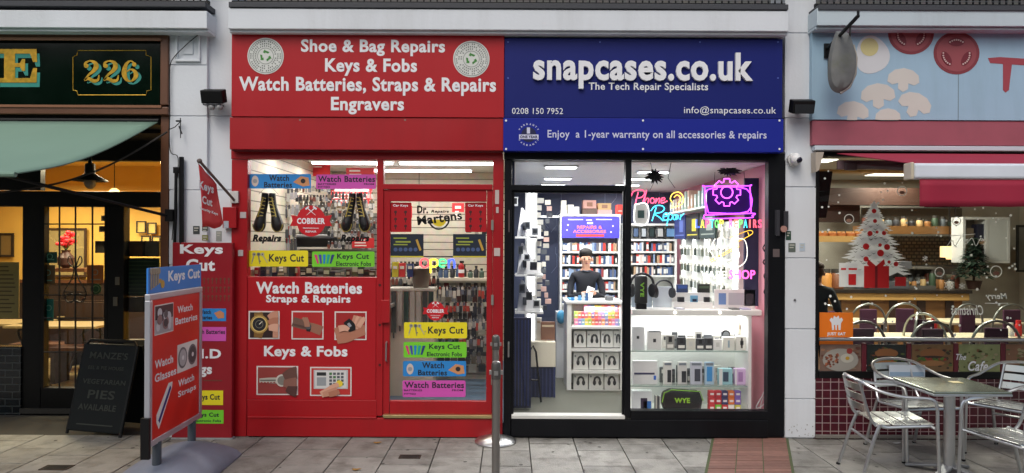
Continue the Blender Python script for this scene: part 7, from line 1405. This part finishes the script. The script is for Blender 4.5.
for k in range(6): jar(824 + k * 9, 0, 4.9, .14, .1, (170, 100, 50), 'small basket of pastries on the lit shelf', 'pastry baskets', ZZ(236, 4.8) + .001, 'basket', (200, 150, 90))
for k, px in enumerate((826, 838)): jar(px, 0, YCt + .2, .2, .3, ((190, 130, 60), (120, 70, 40))[k], ('large amber jar at the left end of the cafe counter', 'large brown jar next to the amber jar')[k], None, zc + .001)
o = thing('coffee_machine', 'steel coffee machine on the cafe counter', 'coffee machine', (XX(888, 4.3), 4.3, zc)); x = XX(888, 4.2); mb = MB(); mb.box(x - .3, x + .3, 4.15, 4.5, zc, zc + .12); mb.box(x - .3, x + .3, 4.3, 4.5, zc + .12, zc + .3); mb.box(x - .32, x + .32, 4.12, 4.52, zc + .3, zc + .42); mb.build('body', C(80, 80, 84, .3), o, bevel=.01); mb = MB(); 
for s in (-.12, .12): mb.tube([(x + s, 4.2, zc + .3), (x + s, 4.2, zc + .24)], .03, 10); mb.tube([(x + s, 4.2, zc + .26), (x + s, 4.08, zc + .24)], .012, 6)
mb.build('group_handle', BLK, o)
for px, w, c, lab in ((905, 15, (206, 160, 80), 'warm lit glass food cabinet on the counter'), (925, 12, (150, 150, 150), 'steel warmer standing near the small fir tree')):
    x = XX(px, 4.3); o = thing('food_cabinet', lab, 'cabinet', (x, 4.3, zc)); mb = MB(); mb.box(x - .14, x + .14, 4.25, 4.5, zc + .001, zc + .05); mb.box(x - .14, x + .14, 4.25, 4.5, zc + .3, zc + .33); mb.box(x - .14, x + .14, 4.48, 4.5, zc + .05, zc + .3); mb.build('casing', C(90, 86, 80), o); mb = MB()
    for k in range(4): mb.ball(x - .09 + .06 * k, 4.35, zc + .08, .035, .035, .03, 8, 5)
    mb.build('pastry', C(*c), o)
for k, (px, py) in enumerate(((949, 250), (955, 252))):
    x, z = PXZ(px, py, 5.0); o = thing('pendant_lamp', ('left', 'right')[k] + ' of two warm square pendant lamps before the white wall shelf', 'lamp', (x, 5.0, z)); mb = MB(); mb.box(x - .1, x + .1, 4.92, 5.08, z - .12, z + .06); mb.build('lamp_shade', emi('warm_shade', (255, 214, 150), 1.6), o); mb = MB(); mb.tube([(x, 5, z + .06), (x, 5, 2.9)], .006, 5); mb.build('cord', BLK, o)
# wall shelf (white box)
YW = 4.6; o = thing('white_wall_shelf', 'white open wall shelf with dark things on the cafe wall', 'shelf', (XX(985, YW), YW, ZZ(262, YW))); mb = MB()
for q in ((963, 217, 1010, 219.5), (963, 260.5, 1010, 263), (963, 219.6, 965.5, 260.4), (986, 219.6, 988.5, 260.4), (1007.5, 219.6, 1010, 260.4), (965.6, 239, 985.9, 241)): mb.pbox(*q, YW, YW + .3)
mb.build('frame', C(214, 216, 214), o); mb = MB(); mb.pbox(988.6, 219.6, 1007.4, 260.4, YW + .01, YW + .03); mb.build('door', C(206, 210, 208), o)
mb = MB(); mb.pbox(965, 219, 1009, 261, YW + .29, YW + .31); mb.build('back_panel', C(150, 148, 140), o)
for k, (q, c) in enumerate((((977, 224, 985, 239), (28, 30, 50)), ((966, 228, 974, 239), (110, 96, 80)), ((979, 245, 985, 260), (50, 40, 40)), ((967, 248, 975, 260), (150, 140, 124)))): mb = MB(); mb.pbox(*q, YW + .05, YW + .2); mb.build('storage_box', C(*c), label=('dark blue box in the upper right of the white wall shelf', 'brown box in the upper left of the white wall shelf', 'dark box in the lower right of the white wall shelf', 'beige box in the lower left of the white wall shelf')[k], cat='box', bevel=.01)
frame('dark framed picture on the white cafe wall at the right edge', (1017, 225, 1040, 272), 5.8, (40, 40, 40), (130, 130, 126))
# small fir tree in pot
YTt = 4.25; x = XX(974, YTt); z0 = zc; z = ZZ(286, YTt); o = thing('small_fir_tree', 'small dark green christmas fir standing on the right end of the counter', 'tree', (x, YTt, z0)); mb = MB(); mb.lathe([(.08, 0), (.11, .12), (.12, .13), (.1, .13)], x, YTt, z0 + .001, 14); mb.build('pot', C(70, 46, 40), o, smooth=True); mb = MB(); mb.tube([(x, YTt, z0 + .1), (x, YTt, z0 + .74)], .018, 6); mb.build('trunk', DB, o)
mb = MB()
for k in range(1500):
    h = random.random() ** .8; r = (1 - h) * .28 * random.uniform(.5, 1.05) * (1 + .18 * math.sin(h * 38)); a = random.uniform(0, 6.283); cx, cy, cz = x + r * math.cos(a), YTt + r * math.sin(a), z0 + .18 + h * .6; L_ = .1; d = Vector((math.cos(a), math.sin(a), random.uniform(-.5, .2))).normalized(); s = d.cross(Vector((0, 0, 1))).normalized() * .028; p = Vector((cx, cy, cz))
    mb.add([p - s, p + s, p + d * L_], [(0, 1, 2)])
mb.build('crown', mat('fir_needles', (34, 58, 40), .8, var=.5, scale=20), o)
# cafe furniture inside
FAB = mat('plum_upholstery', (84, 44, 70), .8, var=.15); TUB = mat('chair_tube_steel', (170, 176, 170), .3, .8)
def cafechair():
    o = thing('cafe_chair', 'x', 'chair', (0, 0, 0), group='plum chairs inside the cafe'); mb = MB(); mb.tube(smoothpath([(-.24, .2, .0), (-.235, .19, .45), (-.235, .22, .7), (-.15, .24, .87), (0, .245, .93), (.15, .24, .87), (.235, .22, .7), (.235, .19, .45), (.24, .2, 0)], 4), .014, 7); mb.build('back_frame', TUB, o, smooth=True)
    mb = MB(); mb.box(-.11, .11, .21, .245, .5, .86); mb.build('backrest', FAB, o, bevel=.012); mb = MB(); mb.box(-.2, .2, -.22, .2, .43, .48); mb.build('seat', FAB, o, bevel=.02)
    for s in (-1, 1): mb = MB(); mb.tube([(s * .18, -.19, .43), (s * .19, -.22, 0)], .013, 7); mb.build('leg', TUB, o, smooth=True)
    return o
cc = cafechair(); first = True
spots = [(853, .75, 178, 'plum chair right behind the orange sticker in the cafe window'), (919, .75, 182, 'plum chair with wide arch nearest the middle of the cafe window'), (985, .85, 172, 'plum chair of the near row at the right, next to the sauce bottles'), (936, 1.5, 120, 'plum chair side on to the near table, left of the arch'), (893, 1.6, 240, 'plum chair side on behind the wide arch chair'), (860, 2.9, 180, 'plum chair of the far row above the orange sticker'), (899, 3.0, 170, 'plum chair of the far row beside the counter post'), (954, 2.9, 190, 'plum chair of the far row under the mirrored writing'), (1000, 2.9, 180, 'plum chair of the far row near the right edge'), (843, 2.15, 20, 'plum chair facing the window at the left table')]
for px, y, rz, lab in spots:
    x = XX(px, y)
    if first: cc.location = (x, y, .1); cc.rotation_euler = (0, 0, math.radians(rz)); cc['label'] = lab; first = False
    else: dup(cc, (x, y, .1), math.radians(rz), lab)
def cafetable():
    o = thing('cafe_table', 'x', 'table', (0, 0, 0), group='cream topped tables inside the cafe'); mb = MB(); mb.box(-.5, .5, -.3, .3, .62, .655); mb.build('tabletop', C(226, 214, 180, .3), o, bevel=.008); mb = MB(); mb.tube([(0, 0, .02), (0, 0, .62)], .035, 10); mb.build('pedestal', BLK, o, smooth=True); mb = MB(); mb.box(-.25, .25, -.03, .03, 0, .03); mb.box(-.03, .03, -.25, .25, .0, .028); mb.build('foot', BLK, o); return o
ct = cafetable(); first = True
for px, y, lab in ((888, 1.6, 'cream table of the near row left of the wide arch chair'), (990, 1.6, 'cream table of the near row with the sauce bottles'), (884, 3.3, 'cream table of the far row at the left'), (975, 3.3, 'cream table of the far row at the right'), (1100, 1.6, 'cream table of the near row at the right picture edge')):
    x = XX(px, y)
    if first: ct.location = (x, y, .1); ct['label'] = lab; first = False
    else: dup(ct, (x, y, .1), 0, lab)
for px, c, h, lab in ((930, (226, 224, 214), .14, 'white sauce bottle on the near right table'), (935.5, (190, 30, 34), .18, 'red ketchup bottle on the near right table'), (1012, (230, 228, 220), .13, 'white salt pot near the right picture edge'), (1020, (200, 34, 36), .16, 'red ketchup bottle near the right picture edge')):
    y = 1.6; jar(px, 0, y, .07, h + .02, c, lab, None, .1 + .656, 'sauce_bottle', c)
person('person in a dark coat with brown hair at the left edge of the cafe', XX(817, .9), .9, .1, ((.25, -.05, 1.12), (.2, -.2, .95), (-.25, -.05, 1.12), (-.2, -.2, .95)), math.radians(150), (180, 130, 104), (70, 44, 26), (30, 38, 42), sc_=.86)
# window stickers: tree, snow, greeting, orange panel
yg = .017
o = thing('christmas_tree_sticker', 'white christmas tree sticker with red baubles and presents on the cafe window', 'sticker', (XX(874), yg, ZZ(288)))
TW_ = film('white_window_film', (246, 248, 246)); TR_ = C(206, 34, 36)
tiers = [(203, 219, 2, 11), (214, 232, 5, 20), (226, 246, 9, 27), (238, 260, 14, 33), (252, 276, 19, 39)]; mb = MB()
mb.ppoly([(874, 200), (875.3, 203.5), (878.5, 204), (876, 206), (877, 209.5), (874, 207.5), (871, 209.5), (872, 206), (869.5, 204), (872.7, 203.5)], yg - .0005, .0004)
for k, (t, b, w0, w1) in enumerate(tiers):
    L_ = []; R_s = []; n = 6
    for i in range(n + 1): u = i / n; w = w0 + (w1 - w0) * u; L_ += [(874 - w, t + (b - t) * u * .9), (874 - w * .78, t + (b - t) * (u * .9 + .04))]; R_s += [(874 + w * .97, t + (b - t) * u * .92), (874 + w * .76, t + (b - t) * (u * .92 + .04))]
    bot = [(874 + w1 * (.8 - .2 * j), b - (j % 2) * 3.5) for j in range(9)]
    mb.ppoly(L_[::-1] + [(874, t - 2)] + R_s + bot, yg - .0012 - .0006 * k, .0005)
mb.build('tree_film', TW_, o)
mb = MB()
for a, b_, r in ((874, 211, 2.3), (875, 221, 2), (870, 233.5, 2.6), (884, 233, 2.2), (877, 232, 1.5), (866, 246.5, 3.2), (880, 245, 1.8), (887, 247, 3), (880.5, 253, 3.4), (866, 259, 2.6), (896, 264, 2.4), (889, 262, 1.6)): mb.pdisc(a, b_, r, yg - .0052, .0005, 14)
mb.build('bauble', TR_, o); mb = MB()
for k in range(70): u = random.random() ** .7; cx = 874 + random.uniform(-1, 1) * (5 + 28 * u); cy = 212 + 62 * u; mb.ppoly([(cx - 2.5, cy), (cx, cy + 1.4), (cx + 2.5, cy + .2), (cx, cy + 2)], yg - .0046, .0004)
mb.build('twig_gap', C(60, 64, 58), o)
mb = MB().use(TW_); mb.pbox(839, 263, 858, 287, yg - .006, yg - .0054); mb.pbox(855, 270, 868, 287, yg - .0068, yg - .0062); mb.use(TR_); mb.pbox(864, 266, 889, 288, yg - .008, yg - .0075); mb.pbox(847, 274, 856, 285, yg - .0075, yg - .007); mb.pbox(895, 277, 906, 286, yg - .0075, yg - .007)
for s in (-1, 1): mb.ppoly([(876, 266), (876 + s * 8, 259), (876 + s * 9, 264), (876 + s * 6, 267)], yg - .009 - .0004 * s, .0004)
mb.pbox(841, 268, 857, 270, yg - .0071, yg - .0066); mb.use(C(120, 20, 26)); mb.pbox(875, 266.2, 877.5, 287.8, yg - .0098, yg - .0092); mb.use(TW_); mb.pbox(846, 263.5, 848.5, 286.8, yg - .009, yg - .0085); mb.build('present', None, o)
for k in range(110):
    px = random.uniform(822, 1022); py = random.uniform(170 if px < 905 else 208, 335); 
    if abs(px - 874) < 30 and py > 205 and py < 288: continue
    r = random.uniform(.7, 1.4); mb = MB(); mb.pdisc(px, py, r, yg, .0006, 8); mb.build('snow_dot', TW_, label='tiny white snow dot stuck on the cafe window', cat='sticker', group='snow dots on the cafe window')
def flake(px, py, r, lab):
    mb = MB(); x, z = PXZ(px, py, yg); R_ = r / S(yg)
    for k in range(6):
        a = k * math.pi / 3; st = len(mb.v); mb.box(-.0025, .0025, 0, .0006, 0, R_); mb.box(-R_ * .3, R_ * .3, -.0006, -.0001, R_ * .6, R_ * .68); mb.xf(Matrix.Translation((x, yg - .0002 * k, z)) @ Matrix.Rotation(a, 4, 'Y'), st)
    mb.build('snowflake_sticker', TW_, label=lab, cat='sticker')
flake(925, 258.5, 3, 'six armed white snowflake sticker above the cafe counter'); flake(949, 285, 5.5, 'large white snowflake sticker low in the middle of the cafe window'); flake(962, 286, 3.5, 'small white snowflake sticker beside the large one'); flake(1012, 334, 3.5, 'white snowflake sticker low at the right of the cafe window')
def globe(px, py, r, lab):
    o = thing('bauble_sticker', lab, 'sticker', (XX(px), yg, ZZ(py + r))); mb = MB(); mb.ring(*PXZ(px, py, yg), r / S(yg), (r - .8) / S(yg), yg - .001, yg, 20); mb.build('outline', TW_, o); mb = MB(); mb.pdisc(px, py + r * .3, r * .55, yg - .0016, .0006, 14, r * .35); mb.build('inner_print', C(170, 130, 110), o)
globe(902, 191, 5, 'round outline bauble sticker at the top of the cafe window'); globe(956.5, 221, 4.5, 'round bauble sticker above the pendant lamps'); globe(939.5, 272, 5, 'round bauble sticker left of the small fir tree'); globe(996, 271.5, 6, 'round bauble sticker right of the small fir tree'); globe(849, 219, 5, 'round bauble sticker left of the tree top')
o = thing('greeting_lettering', 'mirrored white Merry Christmas lettering on the cafe window', 'lettering', (XX(990), yg, ZZ(311))); mb = MB(); mb.ptext('Merry', 985.5, 293, 1007, 301, yg, .01, .0006, mirror=True, shear=.25); mb.ptext('Christmas', 951, 305, 983, 315, yg, .01, .0006, mirror=True, shear=.25); mb.pbox(985, 303, 1008, 303.6, yg - .0006, yg); mb.build('lettering', TW_, o)
o = thing('winter_lettering', 'faint white curled lettering between lamps and white shelf', 'lettering', (XX(970), yg, ZZ(245))); mb = MB(); mb.ptube(smoothpath([(947, 246), (952, 240), (955, 246), (962, 236), (966, 244), (972, 238), (976, 246), (981, 238), (986, 244)], 4), .003, yg - .001, 5); mb.ptube([(950, 236), (975, 234)], .003, yg - .001, 5); mb.build('curl', TW_, o)
o = thing('orange_sticker', 'orange JUST EAT delivery sticker on the cafe window', 'sticker', (XX(836), yg, ZZ(345))); mb = MB(); mb.pbox(819.5, 312.5, 853, 345.5, yg - .002, yg); mb.build('backing', C(236, 122, 26), o); mb = MB()
mb.ppoly([(832, 330), (831.5, 323), (829.5, 320), (831.5, 317.5), (833, 319), (834, 315.5), (836.3, 317.5), (838.5, 315.5), (839.5, 319), (841.5, 317.5), (843, 320), (841, 323), (840.5, 330), (838.5, 330), (838.2, 325), (837, 325), (836.8, 330), (835.5, 330), (835.2, 325), (834, 325), (834, 330)], yg - .0035, .0012); mb.ptext('JUST EAT', 827, 332.3, 845.5, 336.2, yg - .0022, .04, .0008); mb.pbox(829, 340, 844, 340.8, yg - .003, yg - .0021); mb.build('lettering', LETW, o)
mb = MB(); mb.pbox(955, 201, 975, 207, .3, .32); 
o = thing('blue_led_sign', 'small dark sign with blue glowing dots under the awning valance', 'sign', (XX(941, .3), .3, ZZ(207, .3))); mb = MB(); mb.pbox(926, 201.5, 960, 207.5, .3, .33); mb.build('casing', BLK, o); mb = MB()
for px in (931, 935, 941, 946, 952, 955): mb.pdisc(px, 204.7, 1.1, .296, .003, 8)
mb.build('glowing_dots', emi('blue_dots', (40, 40, 255), 2.5), o)
# ================================================================ terrace table and aluminium chairs outside
SLT = mat('satin_aluminium_slat', (206, 208, 204), .28, .9, var=.05)
def t_chair(lab, x, y, rz, proto=[]):
    if not proto:
        o = thing('aluminium_chair', lab, 'chair', (0, 0, 0), group='aluminium chairs at the pavement table'); R_ = .0125
        # arms + backrest: one bent tube from front foot, up, back around and down
        for s in (-1, 1):
            mb = MB(); mb.tube(smoothpath([(s * .27, -.25, .0), (s * .265, -.235, .44), (s * .262, -.23, .6), (s * .26, -.18, .655), (s * .262, -.0, .665), (s * .25, .16, .70), (s * .2, .255, .745), (s * .1, .3, .765), (0, .312, .77)], 5), R_, 8); mb.build('arm', ALU, o, smooth=True)
            mb = MB(); mb.tube(smoothpath([(s * .2, -.22, .44), (s * .22, .1, .425), (s * .225, .17, .41), (s * .24, .3, .0)], 4), R_, 8); mb.build('leg', ALU, o, smooth=True)
            mb = MB(); mb.tube(smoothpath([(s * .2, .17, .43), (s * .19, .22, .5), (s * .17, .285, .75)], 3), R_ * .9, 8); mb.build('back_post', ALU, o, smooth=True)
            mb = MB(); mb.ball(s * .27, -.25, .012, .018, .018, .012, 8, 5); mb.ball(s * .24, .3, .012, .018, .018, .012, 8, 5); mb.build('foot_cap', BLK, o)
        mb = MB(); mb.tube([(-.262, -.225, .435), (.262, -.225, .435)], R_, 8); mb.tube([(-.23, .2, .3), (.23, .2, .3)], R_ * .8, 7); mb.build('stretcher', ALU, o, smooth=True)
        mb = MB()
        for k in range(4): y0 = -.235 + k * .103; z = .452 - .004 * k; st = len(mb.v); mb.add([(-.215, y0, z), (.215, y0, z), (.215, y0 + .09, z - .003), (-.215, y0 + .09, z - .003), (-.215, y0, z + .006), (.215, y0, z + .006), (.215, y0 + .09, z + .003), (-.215, y0 + .09, z + .003)], [(0, 3, 2, 1), (4, 5, 6, 7), (0, 1, 5, 4), (1, 2, 6, 5), (2, 3, 7, 6), (3, 0, 4, 7)])
        mb.build('seat', SLT, o, bevel=.002)
        mb = MB()
        for k in range(3): 
            z = .53 + k * .075; yb = .235 + (z - .5) * .2; vs = []
            for i in range(9): u = -1 + i / 4; vs += [(u * .18, yb + .028 * (1 - u * u), z), (u * .18, yb + .028 * (1 - u * u) + .012, z + .055), (u * .18, yb + .028 * (1 - u * u) + .018, z + .055), (u * .18, yb + .028 * (1 - u * u) + .006, z)]
            mb.add(vs, [(i * 4 + j, i * 4 + (j + 1) % 4, (i + 1) * 4 + (j + 1) % 4, (i + 1) * 4 + j) for i in range(8) for j in range(4)] + [(3, 2, 1, 0), (32, 33, 34, 35)])
        mb.build('backrest', SLT, o); proto.append(o); o.location = (x, y, 0); o.rotation_euler = (0, 0, math.radians(rz)); return o
    return dup(proto[0], (x, y, 0), math.radians(rz), lab)
# rz = 0: chair faces -Y (its back away from the camera)
t_chair('aluminium chair left of the pavement table, shown whole', 2.96, -1.06, 84)
t_chair('aluminium chair standing between the table and the food posters', 3.47, -.48, 8)
t_chair('aluminium chair behind the table at the right, half hidden', 4.28, -.55, -55)
t_chair('aluminium chair nearest the viewer, cut by the right picture edge', 3.62, -1.56, -78)
tx, ty = 3.44, -1.04
o = thing('pavement_table', 'square steel table with greenish top outside the cafe', 'table', (tx, ty, 0)); w = .29
mb = MB(); mb.box(tx - w, tx + w, ty - w, ty + w, .69, .708); mb.build('tabletop', mat('worn_steel_top', (140, 148, 134), .18, .85, var=.07, scale=3), o, bevel=.006)
mb = MB(); mb.box(tx - w - .002, tx + w + .002, ty - w - .002, ty + w + .002, .672, .6895); mb.build('edge_band', ALU, o, bevel=.004); mb = MB(); mb.tube([(tx, ty, .05), (tx, ty, .67)], .04, 18); mb.build('pedestal', ALU, o, smooth=True)
for k in range(4):
    a = math.radians(40 + 90 * k); mb = MB(); e = (tx + .31 * math.cos(a), ty + .31 * math.sin(a)); n = Vector((-math.sin(a), math.cos(a), 0)); vs = []
    for t, hw, z in ((.04, .04, .085), (.5, .035, .055), (1, .045, .022)):
        c = Vector((tx + .31 * t * math.cos(a), ty + .31 * t * math.sin(a), 0)); vs += [tuple(c - n * hw + Vector((0, 0, z - .02))), tuple(c + n * hw + Vector((0, 0, z - .02))), tuple(c + n * hw + Vector((0, 0, z))), tuple(c - n * hw + Vector((0, 0, z)))]
    mb.add(vs, [(i * 4 + j, i * 4 + (j + 1) % 4, (i + 1) * 4 + (j + 1) % 4, (i + 1) * 4 + j) for i in range(2) for j in range(4)] + [(3, 2, 1, 0), (8, 9, 10, 11)]); mb.build('leg', mat('cast_aluminium_foot', (140, 142, 146), .5, .7), o, bevel=.006)
o = thing('menu_card', 'white and pale blue folded menu card standing on the table behind', 'menu card', (3.36, -.6, .71)); x, z = PXZ(906, 371, -.25)
mb = MB(); mb.pbox(889, 365, 925, 377, -.2, -.196); mb.build('card', C(196, 206, 216), o); mb = MB(); mb.pbox(890, 372, 924, 376, -.203, -.2005); mb.build('print', C(140, 166, 190), o)
mb = MB(); mb.box(tx + .06, tx + .14, ty + .05, ty + .12, .7085, .711); mb.build('paper_scrap', C(206, 190, 130), label='small yellow paper lying on the square steel table', cat='paper')

mb = MB(); a, b, c, d = R4(817.5, 171, 833, 218, .25); mb.prism([(a, c), (b - .06, c), (b, d), (a, d)], .25, .34); mb.build('loudspeaker', BLK, label='black hanging loudspeaker in the upper left corner of the cafe window', cat='speaker', bevel=.01)
